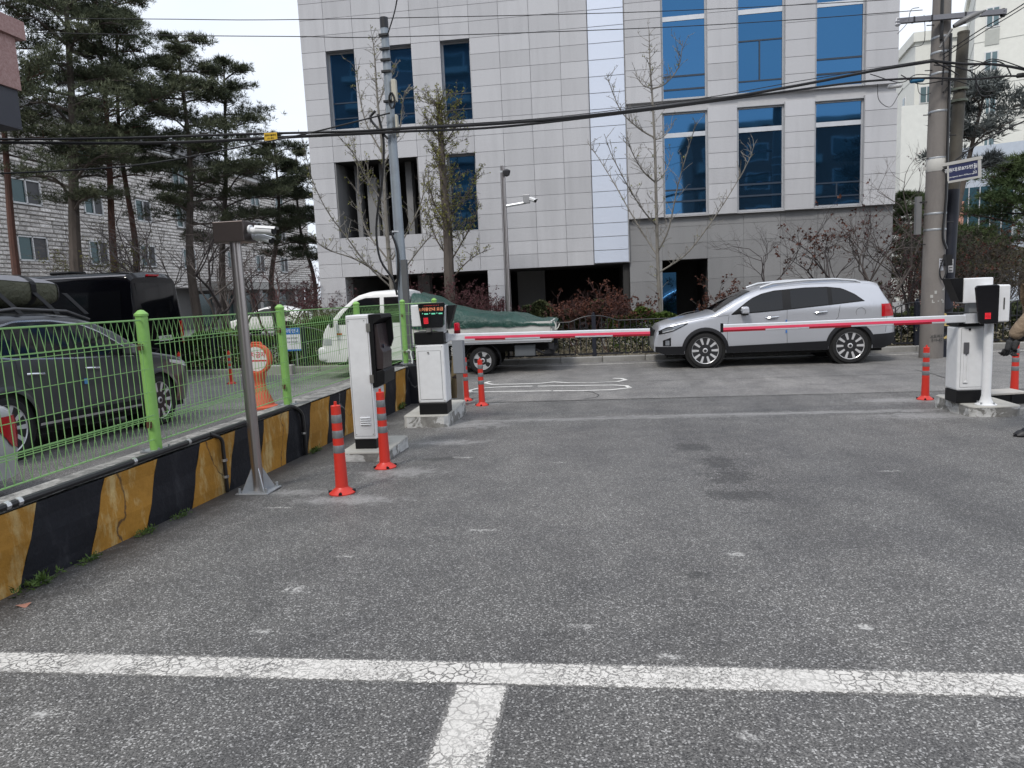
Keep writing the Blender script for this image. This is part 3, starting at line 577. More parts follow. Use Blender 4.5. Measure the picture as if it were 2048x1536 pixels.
# ------------------------------------------------------------------ green mesh fence: posts and panels
t = NT('green_paint'); f = t.noise(30, 4); rs = t.ramp(t.noise(9, 5, 0.7), [(0.66, 0.0), (0.74, 0.8)])
t.color(t.mix(rs, t.mix(f, (0.21, 0.43, 0.10), (0.26, 0.50, 0.135)), (0.10, 0.05, 0.02))); t.set(Roughness=0.45); GRN = t.m
GRNW = M_plain('green_wire', (0.25, 0.47, 0.17), 0.5)
fn = empty('mesh_fence', (-3.33, 7, 0.7), label='lime green welded wire mesh fence on round posts above the striped wall', cat='fence')
def fpart(m, n, mt, parent=None, **kw): m.v = [(x+3.33, y-7, z-0.7) for x, y, z in m.v]; return m.obj(n, mt, parent or fn, **kw)
PY = [0.2, 2.52, 4.83, 7.10, 9.45, 11.75]; FT = lambda y: 1.80-0.0085*y
def post(x, y, z0, z1):
    m = MB(); m.lathe([(0.043, z0), (0.043, z1-0.045), (0.049, z1-0.045), (0.049, z1-0.03), (0.02, z1-0.004), (0, z1)], 16, (x, y, 0))
    p = fpart(m, 'post', GRN, smooth=True)
    m = MB(); m.bx(x-0.08, x+0.08, y-0.08, y+0.08, z0-0.002, z0+0.008)
    for i in (-1, 1):
        for j in (-1, 1): m.cyl((x+i*0.062, y+j*0.062, z0+0.008), (x+i*0.062, y+j*0.062, z0+0.03), 0.008, None, 6)
    fpart(m, 'base_plate', GALV, p)
    for zz in (z1-0.27, z0+0.2): fpart(MB().box((x+0.0, y-0.047, zz), (0.03, 0.03, 0.045)), 'clamp', RUST, p)
for y in PY: post(-3.33, y, wtop(y)+0.004, FT(y)+0.02)
post(-2.78, 11.75, 0.03, FT(11.75)+0.02)
def fence_panel(A, B, zt, zb, off):
    A = Vector(A); B = Vector(B); d = (B-A); L_ = d.length; d.normalize(); nrm = Vector((d.y, -d.x, 0)); m = MB(); r = 0.0026
    n = int(L_/0.062); H = zt-zb
    def P(s, z, o=0.0): q = A+d*s+nrm*(o+off); return (q.x, q.y, z+(FT(q.y)-FT(A.y)))
    tri = 0.155
    for zz in (zt-tri, zt-tri-0.025, zt-tri-0.2, zt-tri-0.37, zt-tri-0.54, zb+tri+0.025, zb+tri): m.tube([P(0, zz), P(L_, zz)], 0.003, 4, False)
    m.tube([P(0, zt, -0.03), P(L_, zt, -0.03)], 0.0065, 5, False); m.tube([P(0, zb, -0.03), P(L_, zb, -0.03)], 0.0055, 5, False); m.tube([P(0, zt-tri, -0.06), P(L_, zt-tri, -0.06)], 0.003, 4, False); m.tube([P(0, zb+tri, -0.06), P(L_, zb+tri, -0.06)], 0.003, 4, False)
    for i in range(1, n):
        s = L_*i/n; m.tube([P(s, zb+tri), P(s, zt-tri)], r, 4, False)
        m.tube([P(s, zt-tri), P(s, zt, -0.03), P(s, zt-tri, -0.06)], r, 4, False); m.tube([P(s, zb+tri), P(s, zb, -0.03), P(s, zb+tri, -0.06)], r, 4, False)
    return fpart(m, 'wire_panel', GRNW, fix=False)
for a, b in zip(PY, PY[1:]): fence_panel((-3.33, a+0.045, 0), (-3.33, b-0.045, 0), FT(a)-0.055, wtop(a)+0.075, 0.05)
fence_panel((-3.29, 11.75, 0), (-2.82, 11.75, 0), FT(11.75)-0.055, 0.70, 0.04)
tp = MB(); tp.tube(smooth_path([(-3.27, 11.72, 0.86), (-3.22, 11.70, 0.84), (-3.20, 11.6, 0.80), (-3.14, 11.45, 0.72), (-3.13, 11.4, 0.66)], 4), [0.02]*3+[0.012]*14, 5)
tp.tube([(-3.33, 11.7, 0.84), (-3.38, 11.75, 0.85), (-3.33, 11.81, 0.85), (-3.27, 11.75, 0.85), (-3.30, 11.70, 0.84)], 0.02, 5)
tp.obj('plastic_tape', M_plain('milky_plastic', (0.55, 0.57, 0.55), 0.4), None, smooth=True, label='knotted strip of white plastic tape tied to the last green fence post', cat='tape')

# ------------------------------------------------------------------ delineator posts
ORG = M_plain('orange_red_plastic', (0.58, 0.035, 0.022), 0.42, 0, 0.08, 3); BAND = M_plain('grey_reflective_band', (0.20, 0.21, 0.22), 0.35, 0.2, 0.2, 40); ORGD = M_plain('dusty_orange', (0.55, 0.075, 0.04), 0.6)
def dl_mesh():
    H = 0.75; r = lambda z: 0.050-0.012*(z-0.05)/0.68
    body = MB().lathe([(0.051, 0.045), (r(0.3), 0.3), (r(0.72), 0.715), (0.012, 0.722), (0.012, 0.748), (0, 0.75)], 20).mesh('tube', ORG, True)
    base = MB().lathe([(0.105, 0), (0.105, 0.008), (0.058, 0.042), (0.05, 0.055), (0.0, 0.055)], 24).mesh('base', ORG, True)
    bands = [MB().lathe([(r(z)+0.0005, z), (r(z)+0.0015, z+0.002), (r(z+h)+0.0015, z+h-0.002), (r(z+h)+0.0005, z+h)], 20).mesh('reflective_band', BAND, True) for z, h in ((0.335, 0.062), (0.455, 0.062), (0.578, 0.066))]
    hole = MB().prism([(-0.014, 0), (0.014, 0), (0.011, 0.014), (0, 0.02), (-0.011, 0.014)], 'y', -0.02, 0.012).mesh('bolt_hole', BLACKP)
    return body, base, bands, hole
DLM = dl_mesh()
def delineator(x, y, label, lean=(0, 0), s=1.0):
    o = empty('delineator_post', (x, y, gz(y)+0.004), random.Random(int(x*99)).uniform(0, 6), label, 'post', 'orange delineator posts with grey bands')
    o.rotation_euler.x, o.rotation_euler.y = lean; o.scale = (s, s, s)
    link('base', DLM[1], o); t_ = link('tube', DLM[0], o)
    for b in DLM[2]: link('reflective_band', b, t_)
    for k in range(4): a = k*pi/2; link('bolt_hole', DLM[3], o, (0.088*cos(a), 0.088*sin(a), 0.008), (0, 0, a+pi/2))
for x, y, lb in ((-2.12, 5.36, 'nearest orange delineator post, in front of the white ticket kiosk'), (-2.06, 6.32, 'orange delineator post standing right against the ticket kiosk slab'),
                 (-1.90, 10.87, 'orange delineator post right of the grey control box'), (-2.27, 11.5, 'orange delineator post half hidden behind the grey control box'),
                 (4.38, 10.27, 'orange delineator post left of the right-hand barrier slab'), (5.66, 10.55, 'orange delineator post at the right edge behind the gloved hand'),
                 (-9.53, 15.0, 'orange delineator post behind the black van, seen through the fence'), (-8.25, 14.85, 'orange delineator post left of the no-parking sign, seen through the fence'), (-9.75, 14.3, 'orange delineator post mostly hidden by the grey SUV bonnet')):
    delineator(x, y, lb)

# ------------------------------------------------------------------ stainless CCTV pole at the wall
DKS = M_plain('bronze_steel', (0.11, 0.09, 0.085), 0.35, 0.8, 0.2, 2)
cp = empty('cctv_pole', (-2.88, 5.45, gz(5.45)+0.004), label='stainless steel camera pole with bolted flange standing at the striped wall', cat='pole')
t = NT('polished_steel'); t.color(t.mix(t.noise(3, 3, 0.5, t.coord('Object', (1, 1, 0.1))), (0.30, 0.275, 0.265), (0.5, 0.47, 0.46))); t.set(Roughness=0.28, Metallic=0.95); PSS = t.m
MB().tube([(0, 0, 0.012), (0, 0, 2.04)], 0.044, 24).obj('shaft', PSS, cp, smooth=True)
m = MB(); m.bx(-0.14, 0.14, -0.13, 0.13, 0, 0.012); fl = m.obj('flange', GALV, cp, bevel=0.003)
for a in range(4):
    R_ = Matrix.Rotation(a*pi/2+pi/4, 3, 'Z'); m = MB(); m.add([R_ @ Vector(v) for v in ((0.04, -0.004, 0.012), (0.14, -0.004, 0.012), (0.044, -0.004, 0.2), (0.04, 0.004, 0.012), (0.14, 0.004, 0.012), (0.044, 0.004, 0.2))], [(0, 1, 2), (3, 5, 4), (0, 3, 4, 1), (1, 4, 5, 2), (2, 5, 3, 0)]); m.obj('gusset', GALV, cp)
for i, j in ((-1, -1), (1, -1), (1, 1), (-1, 1)): MB().cyl((i*0.115, j*0.1, 0.012), (i*0.115, j*0.1, 0.05), 0.011, None, 8).obj('bolt', GALV, cp)
MB().bx(-0.125, 0.13, -0.10, 0.14, 2.04, 2.20).obj('junction_box', DKS, cp, bevel=0.006)
def bullet(name, p, aim, L_, r, label, wmat=WHITEP):
    o = empty(name, p, 0, label, 'camera', 'bullet cameras'); q = Vector(aim).to_track_quat('X', 'Z').to_matrix()
    MB().cyl(q @ Vector((0, 0, 0)), q @ Vector((L_, 0, 0)), r, None, 14).obj('housing', wmat, o, smooth=True)
    MB().cyl(q @ Vector((L_, 0, 0)), q @ Vector((L_+0.012, 0, 0)), r*0.93, None, 14).obj('lens', BLACKP, o, smooth=True)
    m = MB(); m.add([q @ Vector(v) for v in ((-0.01, -r*1.1, r*0.5), (-0.01, -r*0.7, r*1.15), (-0.01, r*0.7, r*1.15), (-0.01, r*1.1, r*0.5), (L_*1.22, -r*1.1, r*0.5), (L_*1.22, -r*0.7, r*1.15), (L_*1.22, r*0.7, r*1.15), (L_*1.22, r*1.1, r*0.5))], [(0, 1, 5, 4), (1, 2, 6, 5), (2, 3, 7, 6)]); m.obj('sun_shield', wmat, o, fix=False)
    m = MB(); m.tube([q @ Vector((0.02, 0, 0)), q @ Vector((-0.02, 0, -0.01)), q @ Vector((-0.06, 0.01, -0.005))], [0.022, 0.028, 0.024], 10); m.lathe([(0.035, 0), (0.035, 0.014), (0, 0.014)], 12, q @ Vector((-0.075, 0.01, 0)), q @ Matrix.Rotation(pi/2, 3, 'Y')); m.obj('bracket', wmat, o, smooth=True)
    return o
Bz = cp.location.z
bullet('bullet_camera', (-2.66, 5.40, Bz+2.125), (1, -0.12, -0.12), 0.14, 0.030, 'upper white bullet camera on the stainless pole box, pointing right')
bullet('bullet_camera', (-2.68, 5.47, Bz+2.075), (0.9, -0.3, -0.28), 0.12, 0.026, 'lower white bullet camera tucked under its twin on the stainless pole')

# ------------------------------------------------------------------ concrete slabs
def slab(x0, x1, y0, y1, zt, label, ch=0.04):
    o = empty('concrete_slab', ((x0+x1)/2, (y0+y1)/2, 0), 0, label, 'slab', 'concrete slabs under the barrier equipment'); cx, cy = o.location.x, o.location.y
    pts = [(x0+ch-cx, y0-cy), (x1-ch-cx, y0-cy), (x1-cx, y0+ch-cy), (x1-cx, y1-ch-cy), (x1-ch-cx, y1-cy), (x0+ch-cx, y1-cy), (x0-cx, y1-ch-cy), (x0-cx, y0+ch-cy)]
    n = len(pts); m = MB(); nr = 4; rj = random.Random(int(x0*100)); V_ = []
    for k in range(nr+1):
        z = (gz(y1)-0.03)+(zt-0.012-gz(y1)+0.03)*k/nr
        for p in pts: V_.append((p[0]+rj.uniform(-0.004, 0.004), p[1]+rj.uniform(-0.004, 0.004), z))
    m.add(V_, [(k*n+i, k*n+(i+1) % n, (k+1)*n+(i+1) % n, (k+1)*n+i) for k in range(nr) for i in range(n)]); m.obj('side', CONCL, o, fix=False)
    MB().add([(p[0]*1.003, p[1]*1.003, zt-0.012) for p in pts]+[(p[0]*0.985, p[1]*0.99, zt) for p in pts], [tuple(range(n, 2*n))]+[(i, (i+1) % n, n+(i+1) % n, n+i) for i in range(n)]).obj('top', CONCT, o)
    return o
slab(-2.62, -2.13, 6.62, 7.42, 0.275, 'small rough concrete slab under the white ticket kiosk')
slab(-2.56, -1.98, 8.72, 10.0, 0.255, 'long rough concrete slab under the left barrier cabinet', 0.05)
slab(4.17, 4.72, 8.60, 9.55, 0.225, 'rough concrete slab under the right barrier and white display post', 0.06)

# ------------------------------------------------------------------ ticket kiosk
BRN = M_plain('smoked_panel', (0.035, 0.026, 0.028), 0.25)
ki = empty('ticket_kiosk', (-2.40, 6.95, 0.275), label='tall slim white ticket kiosk with a black hooded front', cat='kiosk')
MB().bx(-0.105, 0.115, -0.17, 0.17, 0, 0.10).obj('plinth', BLACKP, ki, bevel=0.003); MB().bx(-0.11, 0.125, -0.175, 0.175, 0.10, 1.345).obj('cabinet', WHITEP, ki, bevel=0.012, seg=3)
for i in range(4):
    MB().prism([(-0.178, 0.245+i*0.022), (-0.190, 0.250+i*0.022), (-0.176, 0.262+i*0.022)], 'x', -0.03, 0.075).obj('vent_louvre', WHITEP, ki)
MB().bx(0.127, 0.168, -0.178, 0.178, 0.62, 1.348).obj('door', BLACKP, ki, bevel=0.004)
for z in (0.71, 1.22): MB().bx(0.10, 0.14, -0.186, -0.176, z-0.04, z+0.04).obj('hinge', STEEL, ki)
hd = [(0.168, 1.345), (0.25, 1.345), (0.262, 1.30), (0.266, 1.08), (0.235, 1.0), (0.168, 0.98)]
MB().prism(hd, 'y', 0.150, 0.176).obj('hood_cheek', BLACKP, ki); MB().prism([(0.168, 1.345), (0.25, 1.345), (0.258, 1.31), (0.168, 1.25)], 'y', -0.176, 0.149).obj('hood_top', BLACKP, ki)
MB().prism([(0.168, 0.80), (0.235, 0.80), (0.245, 0.97), (0.22, 1.02), (0.20, 1.25), (0.168, 1.25)], 'y', -0.15, 0.149).obj('control_panel', BRN, ki, bevel=0.004)
MB().prism([(0.168, 0.63), (0.245, 0.66), (0.255, 0.78), (0.24, 0.80), (0.168, 0.78)], 'y', -0.176, 0.176).obj('ticket_tray', BLACKP, ki, bevel=0.004)
MB().cyl((0.21, -0.05, 1.03), (0.235, -0.05, 1.025), 0.018, None, 12).obj('camera_lens', M_plain('lens_glass', (0.03, 0.03, 0.05), 0.05), ki, smooth=True)

# ------------------------------------------------------------------ barrier gates
RED = M_emit('led_red', (1.0, 0.03, 0.05), 0.9); AMB = M_emit('led_amber', (1.0, 0.36, 0.18), 0.6); LGR = M_emit('led_green', (0.25, 1.0, 0.65), 0.5); REDT = M_emit('led_dim', (0.6, 0.05, 0.04), 0.6)
PINK = M_plain('pink_led_diffuser', (0.85, 0.075, 0.15), 0.35); DRED = M_plain('deep_red_reflector', (0.26, 0.006, 0.015), 0.4); ARMW = M_plain('arm_white', (0.74, 0.76, 0.80), 0.35, 0.2); MATB = M_plain('gloss_black_face', (0.006, 0.006, 0.008), 0.15)
def led_grid(parent, x, y, z, sx, sz, n, m_, mat):
    q = MB()
    for i in range(n):
        for j in range(m_): q.box((x+sx*(i+0.5)/n-sx/2, y, z+sz*(j+0.5)/m_-sz/2), (sx/n*0.62, 0.003, sz/m_*0.62))
    return q.obj('led_matrix', mat, parent)
def cabinet(name, x0, x1, y0, y1, z0, z1, label):
    o = empty(name, ((x0+x1)/2, (y0+y1)/2, z0), 0, label, 'barrier', 'parking barrier gates'); hw, hd_ = (x1-x0)/2, (y1-y0)/2; H = z1-z0
    MB().bx(-hw+0.004, hw-0.004, -hd_+0.004, hd_-0.004, 0, 0.145).obj('plinth', BLACKP, o, bevel=0.006); b = MB().bx(-hw, hw, -hd_, hd_, 0.147, H-0.155).obj('cabinet', WHITEP, o, bevel=0.025, seg=3)
    MB().bx(-hw-0.004, hw+0.004, -hd_-0.004, hd_+0.004, H-0.153, H).obj('cap', BLACKP, o, bevel=0.006); return o, b, hw, hd_, H
def arm(parent, x0, x1, z, zend, yo, sgn):
    """boom between local x0 (pivot) and x1 (tip)"""
    L_ = abs(x1-x0); d = sgn
    def P(u): return x0+(x1-x0)*u
    def Z(u): return z+(zend-z)*u
    def bar(nm, mt, u0, u1, a, b, y0, y1):
        m = MB(); pts = [(P(u0), Z(u0)+a), (P(u1), Z(u1)+a), (P(u1), Z(u1)+b), (P(u0), Z(u0)+b)]; m.prism(pts, 'y', y0, y1); return m.obj(nm, mt, A_)
    A_ = MB().prism([(P(0), Z(0)-0.045), (P(1), Z(1)-0.045), (P(1), Z(1)+0.045), (P(0), Z(0)+0.045)], 'y', yo, yo+0.032).obj('boom', ARMW, parent, bevel=0.01, seg=3)
    bar('light_strip', PINK, 0.10, 0.996, -0.022, 0.008, yo-0.004, yo-0.0005)
    for u0, u1 in ((0.15, 0.30), (0.47, 0.64), (0.82, 0.996)): bar('red_reflector', DRED, u0, u1, -0.045, -0.0225, yo-0.004, yo-0.0005)
    bar('tip_cap', BLACKP, 0.996, 1.006, -0.05, 0.06, yo-0.005, yo+0.037); bar('pivot_clamp', ARMW, -0.03, 0.02, -0.055, 0.055, yo-0.012, yo+0.045)
    return A_
o, b, hw, hd_, H = cabinet('barrier_gate', -2.365, -1.99, 8.80, 9.10, 0.255, 1.315, 'left white barrier gate with black cap and its boom lowered')
MB().bx(-hw+0.035, hw-0.05, -hd_-0.004, -hd_-0.001, 0.2, 0.82).obj('access_door', WHITEP, b, bevel=0.002); MB().cyl((-0.02, -hd_-0.004, 0.80), (-0.02, -hd_-0.016, 0.80), 0.011, None, 10).obj('lock', STEEL, b, smooth=True)
def seam_rect(parent, x0, x1, z0, z1, y, t_=0.0035):
    m = MB(); m.bx(x0, x1, y, y+0.002, z0, z0+t_); m.bx(x0, x1, y, y+0.002, z1-t_, z1); m.bx(x0, x0+t_, y, y+0.002, z0+t_, z1-t_); m.bx(x1-t_, x1, y, y+0.002, z0+t_, z1-t_); return m.obj('panel_gap', M_plain('gap_grey', (0.16, 0.165, 0.17), 0.7), parent)
def screws(parent, pts, y):
    for x, z in pts: MB().cyl((x, y, z), (x, y-0.003, z), 0.006, None, 8).obj('screw', STEEL, parent, smooth=True)
seam_rect(b, -hw+0.032, hw-0.047, 0.197, 0.823, -hd_-0.0045); screws(b, [(-hw+0.018, 0.18), (hw-0.03, 0.18), (-hw+0.018, 0.87), (hw-0.03, 0.87)], -hd_-0.0005)
seam_rect(ki, -0.095, 0.11, 0.13, 1.31, -0.1765, 0.003); screws(ki, [(-0.08, 0.15), (0.095, 0.15), (-0.08, 1.29), (0.08, 1.29)], -0.1765)
arm(o, hw-0.01, 0.6+2.1775, 0.975, 0.945, -0.02, 1)
o2, b2, hw2, hd2, H2 = cabinet('barrier_gate', 4.125, 4.50, 8.86, 9.16, 0.225, 1.285, 'right white barrier gate behind the display post, boom lowered')
MB().cyl((-0.07, -hd2-0.002, 0.87), (-0.07, -hd2-0.01, 0.87), 0.012, None, 10).obj('lock', BLACKP, b2, smooth=True)
MB().bx(-0.13, -0.075, -hd2-0.022, -hd2-0.001, 0.59, 0.72).obj('reader', M_plain('grey_plastic', (0.10, 0.10, 0.11), 0.4), b2, bevel=0.003)
m = MB(); m.bx(-0.125, -0.112, -hd2-0.012, -hd2-0.001, 0.26, 0.59); m.bx(-0.088, -0.075, -hd2-0.012, -hd2-0.001, 0.26, 0.59); m.bx(-0.125, -0.075, -hd2-0.012, -hd2-0.001, 0.245, 0.26); m.obj('scale_frame', WHITEP, b2)
seam_rect(b2, -hw2+0.03, hw2-0.03, 0.19, 0.885, -hd2-0.0015, 0.003)
arm(o2, -hw2+0.10, 1.44-4.3125, 1.0, 0.995, -hd2-0.045, -1)
# display heads (they sit on the cabinets or on a post)
ds = empty('led_display', (-2.17, 8.80, 1.315), 0, 'LED message display with green and amber lines above the left barrier', 'display', 'plate reader displays')
MB().bx(-0.03, 0.03, -0.03, 0.03, 0, 0.075).obj('neck', STEEL, ds); MB().bx(-0.215, 0.13, -0.02, 0.19, 0.075, 0.345).obj('housing', WHITEP, ds, bevel=0.012, seg=3)
MB().prism([(-0.115, 0.355), (-0.07, 0.368), (0.225, 0.368), (0.232, 0.345), (0.195, 0.08), (0.185, 0.055), (-0.07, 0.055), (-0.085, 0.07)], 'y', -0.045, -0.021).obj('face', MATB, ds, bevel=0.006)
led_grid(ds, -0.02, -0.047, 0.145, 0.06, 0.08, 5, 6, RED)
for body, z, mt, sz, x in (('▪ ▪▪▪▪▪▪ ▪ ▪ ▪ ▪', 0.335, REDT, 0.026, 0.06), ('1.이용안내 요금', 0.285, AMB, 0.048, 0.055), ('• ▬ • ▬ • ▬', 0.235, LGR, 0.048, 0.065)): lettering(body, sz, mt, ds, (x, -0.0465, z), (pi/2, 0, 0), 'led_text')
m = MB(); m.prism([(0.235, 0.33), (0.215, 0.05), (0.19, -0.02), (0.02, 0.03), (0.02, 0.066), (0.18, 0.066), (0.2, 0.09), (0.215, 0.33)], 'y', 0.02, 0.14); m.obj('bracket', WHITEP, ds)
m = MB(); m.prism([(0.237, 0.325), (0.35, 0.325), (0.30, 0.16), (0.245, 0.03)], 'y', 0.02, 0.15); m.obj('visor', BLACKP, ds)
ph = empty('plate_camera', (4.30, 9.0, 1.285), 0, 'white plate camera head with black visor behind the right display', 'camera')
MB().bx(-0.03, 0.1, -0.05, 0.05, 0, 0.11).obj('neck', GALV, ph); MB().bx(-0.12, 0.20, -0.1, 0.1, 0.11, 0.40).obj('housing', WHITEP, ph, bevel=0.012, seg=3); MB().prism([(-0.125, 0.405), (-0.27, 0.405), (-0.265, 0.38), (-0.16, 0.13), (-0.125, 0.13)], 'y', -0.1, 0.1).obj('visor', BLACKP, ph)
dp = empty('display_post', (4.39, 8.74, 0.225), 0, 'round white post with flared bolted foot carrying a red-lit display head', 'display', 'plate reader displays')
MB().lathe([(0.112, 0), (0.112, 0.008), (0.075, 0.02), (0.058, 0.06), (0.048, 0.11), (0.047, 0.95), (0, 0.95)], 20).obj('post', WHITEP, dp, smooth=True)
for a in range(4): MB().cyl((0.09*cos(a*pi/2+0.6), 0.09*sin(a*pi/2+0.6), 0.008), (0.09*cos(a*pi/2+0.6), 0.09*sin(a*pi/2+0.6), 0.035), 0.011, None, 8).obj('bolt', GALV, dp)
hs_ = MB().bx(-0.02, 0.165, -0.10, 0.16, 0.955, 1.375).obj('head', WHITEP, dp, bevel=0.02, seg=3); MB().bx(0.09, 0.105, -0.104, -0.101, 1.10, 1.23).obj('slot', M_plain('slot_grey', (0.06, 0.06, 0.06), 0.5), hs_, bevel=0.001)
MB().prism([(0.03, 1.37), (0.0, 1.382), (-0.20, 1.378), (-0.222, 1.355), (-0.175, 0.975), (-0.15, 0.945), (0.03, 0.945)], 'y', -0.135, -0.101).obj('face', MATB, dp, bevel=0.008); led_grid(dp, -0.085, -0.1375, 1.035, 0.064, 0.072, 5, 5, RED)

# ------------------------------------------------------------------ grey control box with red beacon, wooden stake, no-parking sign
gb = empty('control_box', (-2.25, 10.96, 0.012), 0, 'grey steel control box on a square post topped by a red beacon', 'box')
MB().bx(-0.045, 0.045, -0.045, 0.045, 0, 0.52).obj('post', STEEL, gb); MB().bx(-0.08, 0.08, -0.08, 0.08, -0.004, 0.006).obj('foot_plate', STEEL, gb); GBX = M_plain('grey_enclosure', (0.24, 0.255, 0.28), 0.45)
MB().bx(-0.085, 0.085, -0.06, 0.10, 0.52, 1.13).obj('enclosure', GBX, gb, bevel=0.006)
bc = MB().lathe([(0.05, 1.13), (0.05, 1.22), (0.046, 1.222), (0.046, 1.30), (0.04, 1.312), (0, 1.315)], 16).obj('beacon', [M_plain('red_lens', (0.42, 0.0, 0.015), 0.15)], gb, smooth=True)
MB().lathe([(0.051, 1.13), (0.051, 1.195), (0.045, 1.2)], 16).obj('beacon_base', M_plain('dark_red', (0.10, 0.0, 0.004), 0.3), bc, smooth=True)
WOOD = M_dirty('weathered_bamboo', (0.16, 0.12, 0.06), (0.08, 0.06, 0.035), 0.7, 6, 0.8, streak=True)
sk = empty('stake', (-2.54, 11.85, 0.0), 0, 'weathered brown wooden stake with white lettering leaning beside the grey box', 'stake')
MB().tube([(-0.02, 0, 0.0), (0.07, 0, 0.95)], [0.06, 0.055], 12).obj('pole', WOOD, sk, smooth=True); m = MB(); [m.tube([(0.015+0.008*i, 0, 0.35+0.012*i), (0.018+0.008*i, 0.0, 0.362+0.012*i)], 0.063, 10) for i in range(4)]; m.obj('binding', M_plain('rope', (0.05, 0.035, 0.03), 0.9), sk)
lettering('전기\n조심', 0.075, M_plain('chalk_white', (0.7, 0.7, 0.68), 0.8), sk, (0.056, -0.062, 0.80), (pi/2, 0, 0))
np_ = empty('no_parking_sign', (-5.74, 11.25, 0.005), radians(-8), 'round orange plastic no-parking sign on a flared base behind the fence', 'sign')
ORL = M_dirty('faded_orange', (0.58, 0.10, 0.045), (0.45, 0.14, 0.08), 0.5, 5, 0.55)
MB().lathe([(0.26, 0), (0.26, 0.035), (0.21, 0.06), (0.13, 0.27), (0.09, 0.40), (0.085, 0.47), (0.12, 0.56), (0.12, 0.62), (0, 0.62)], 20).obj('base', ORL, np_, smooth=True)
def disc(r, n=32): return [(r*cos(2*pi*k/n), 0.84+r*sin(2*pi*k/n)) for k in range(n)]
MB().prism(disc(0.255), 'y', -0.05, 0.05).obj('rim', ORL, np_, bevel=0.012); MB().prism(disc(0.205), 'y', -0.054, -0.05).obj('face', M_plain('sign_white', (0.70, 0.70, 0.68), 0.5), np_)
RD = M_plain('sign_red', (0.55, 0.02, 0.04), 0.5); lettering('주차금지', 0.105, RD, np_, (0.0, -0.0555, 0.905)); MB().bx(-0.2, 0.2, -0.056, -0.0542, 0.80, 0.825).obj('bar', RD, np_)
m = MB(); m.tube([(-0.1, 0, 1.07), (-0.08, 0, 1.11), (0.08, 0, 1.11), (0.1, 0, 1.07)], 0.018, 8); m.obj('handle', ORL, np_, smooth=True)
# notice board in the verge behind the van
nb = empty('notice_board', (-7.78, 17.05, 0.1), radians(4), 'small blue and white notice board standing in the hedge, seen through the fence', 'sign')
MB().bx(-0.25, 0.25, 0, 0.02, 0.42, 1.0).obj('board', M_plain('board_white', (0.68, 0.70, 0.72), 0.5), nb); BLU = M_plain('board_blue', (0.02, 0.14, 0.45), 0.5); MB().bx(-0.25, 0.25, -0.003, -0.0005, 0.84, 1.0).obj('header', BLU, nb)
lettering('주차장안내', 0.10, WHITEP, nb, (0.0, -0.0045, 0.92)); [lettering('외부차량 주차금지', 0.05, M_plain('ink', (0.15, 0.17, 0.2), 0.6), nb, (0.0, -0.002, z)) for z in (0.74, 0.64)]; MB().bx(-0.25, 0.25, -0.003, -0.0005, 0.42, 0.46).obj('footer', BLU, nb)
for x in (-0.12, 0.12): MB().bx(x-0.015, x+0.015, 0.02, 0.05, -0.05, 0.9).obj('leg', GALV, nb)
# crate lying behind the right slab
bxm = empty('plastic_crate', (5.0, 9.75, gz(9.75)), radians(8), 'black plastic crate with a pale board on top, lying behind the right slab', 'crate')
m = MB(); m.bx(-0.28, 0.28, -0.16, -0.14, 0, 0.13); m.bx(-0.28, 0.28, 0.14, 0.16, 0, 0.13); m.bx(-0.28, -0.26, -0.14, 0.14, 0, 0.13); m.bx(0.26, 0.28, -0.14, 0.14, 0, 0.13); m.bx(-0.26, 0.26, -0.14, 0.14, 0.0, 0.015)
m.obj('tray', BLACKP, bxm); [MB().bx(-0.3+0.2*i, -0.26+0.2*i, -0.172, -0.161, 0, 0.13).obj('rib', BLACKP, bxm) for i in range(4)]; MB().box((0.03, 0.0, 0.142), (0.6, 0.34, 0.02), 0.03).obj('board', M_plain('pale_board', (0.42, 0.40, 0.37), 0.8), bxm)
# ------------------------------------------------------------------ utility poles
CPOLE = M_dirty('pole_concrete', (0.20, 0.183, 0.17), (0.11, 0.10, 0.095), 0.8, 2.5, 0.85, bump=0.3, streak=True)
PX, PYR = 6.74, 15.6
cpl = empty('utility_pole', (PX, PYR, 0.0), 0, 'thick concrete utility pole with crossarm right of the silver SUV', 'pole')
HP = 8.6; rp = lambda z: 0.222-0.0088*z
MB().lathe([(rp(0), 0), (rp(3), 3), (rp(6), 6), (rp(HP), HP), (0, HP)], 28).obj('shaft', CPOLE, cpl, smooth=True)
for px, py in ((1868, 318), (1866, 428), (1866, 460), (1870, 225), (1869, 78), (1868, 150), (1870, 108)):
    z = onY(px, py, PYR).z; MB().lathe([(rp(z)+0.004, z-0.02), (rp(z)+0.006, z-0.015), (rp(z)+0.006, z+0.015), (rp(z)+0.004, z+0.02)], 24).obj('band', GALV, cpl, smooth=True)
z = onY(1868, 332, PYR).z; MB().lathe([(rp(z)+0.005, z-0.12), (rp(z)+0.008, z-0.115), (rp(z)+0.008, z+0.115), (rp(z)+0.005, z+0.12)], 24).obj('sign_band', M_plain('pale_band', (0.5, 0.49, 0.46), 0.6), cpl, smooth=True)
z = onY(1868, 45, PYR).z; ca = MB().box((0.05, -0.26, z), (1.95, 0.09, 0.09), 0.0).obj('crossarm', M_plain('dark_galv', (0.22, 0.22, 0.24), 0.5, 0.5), cpl)
for x in (-0.9, -0.62, -0.3, 0.3, 0.98):
    if abs(x) > 0.7: MB().lathe([(0.03, -0.09), (0.055, -0.06), (0.035, -0.03), (0.05, 0.0), (0.03, 0.06), (0, 0.07)], 10, (x, -0.26, z)).obj('insulator', M_plain('porcelain', (0.6, 0.6, 0.62), 0.25) if x < 0 else BLACKP, ca, smooth=True)
    else: MB().box((x, -0.26, z), (0.03, 0.1, 0.1)).obj('strap', BLACKM, ca)
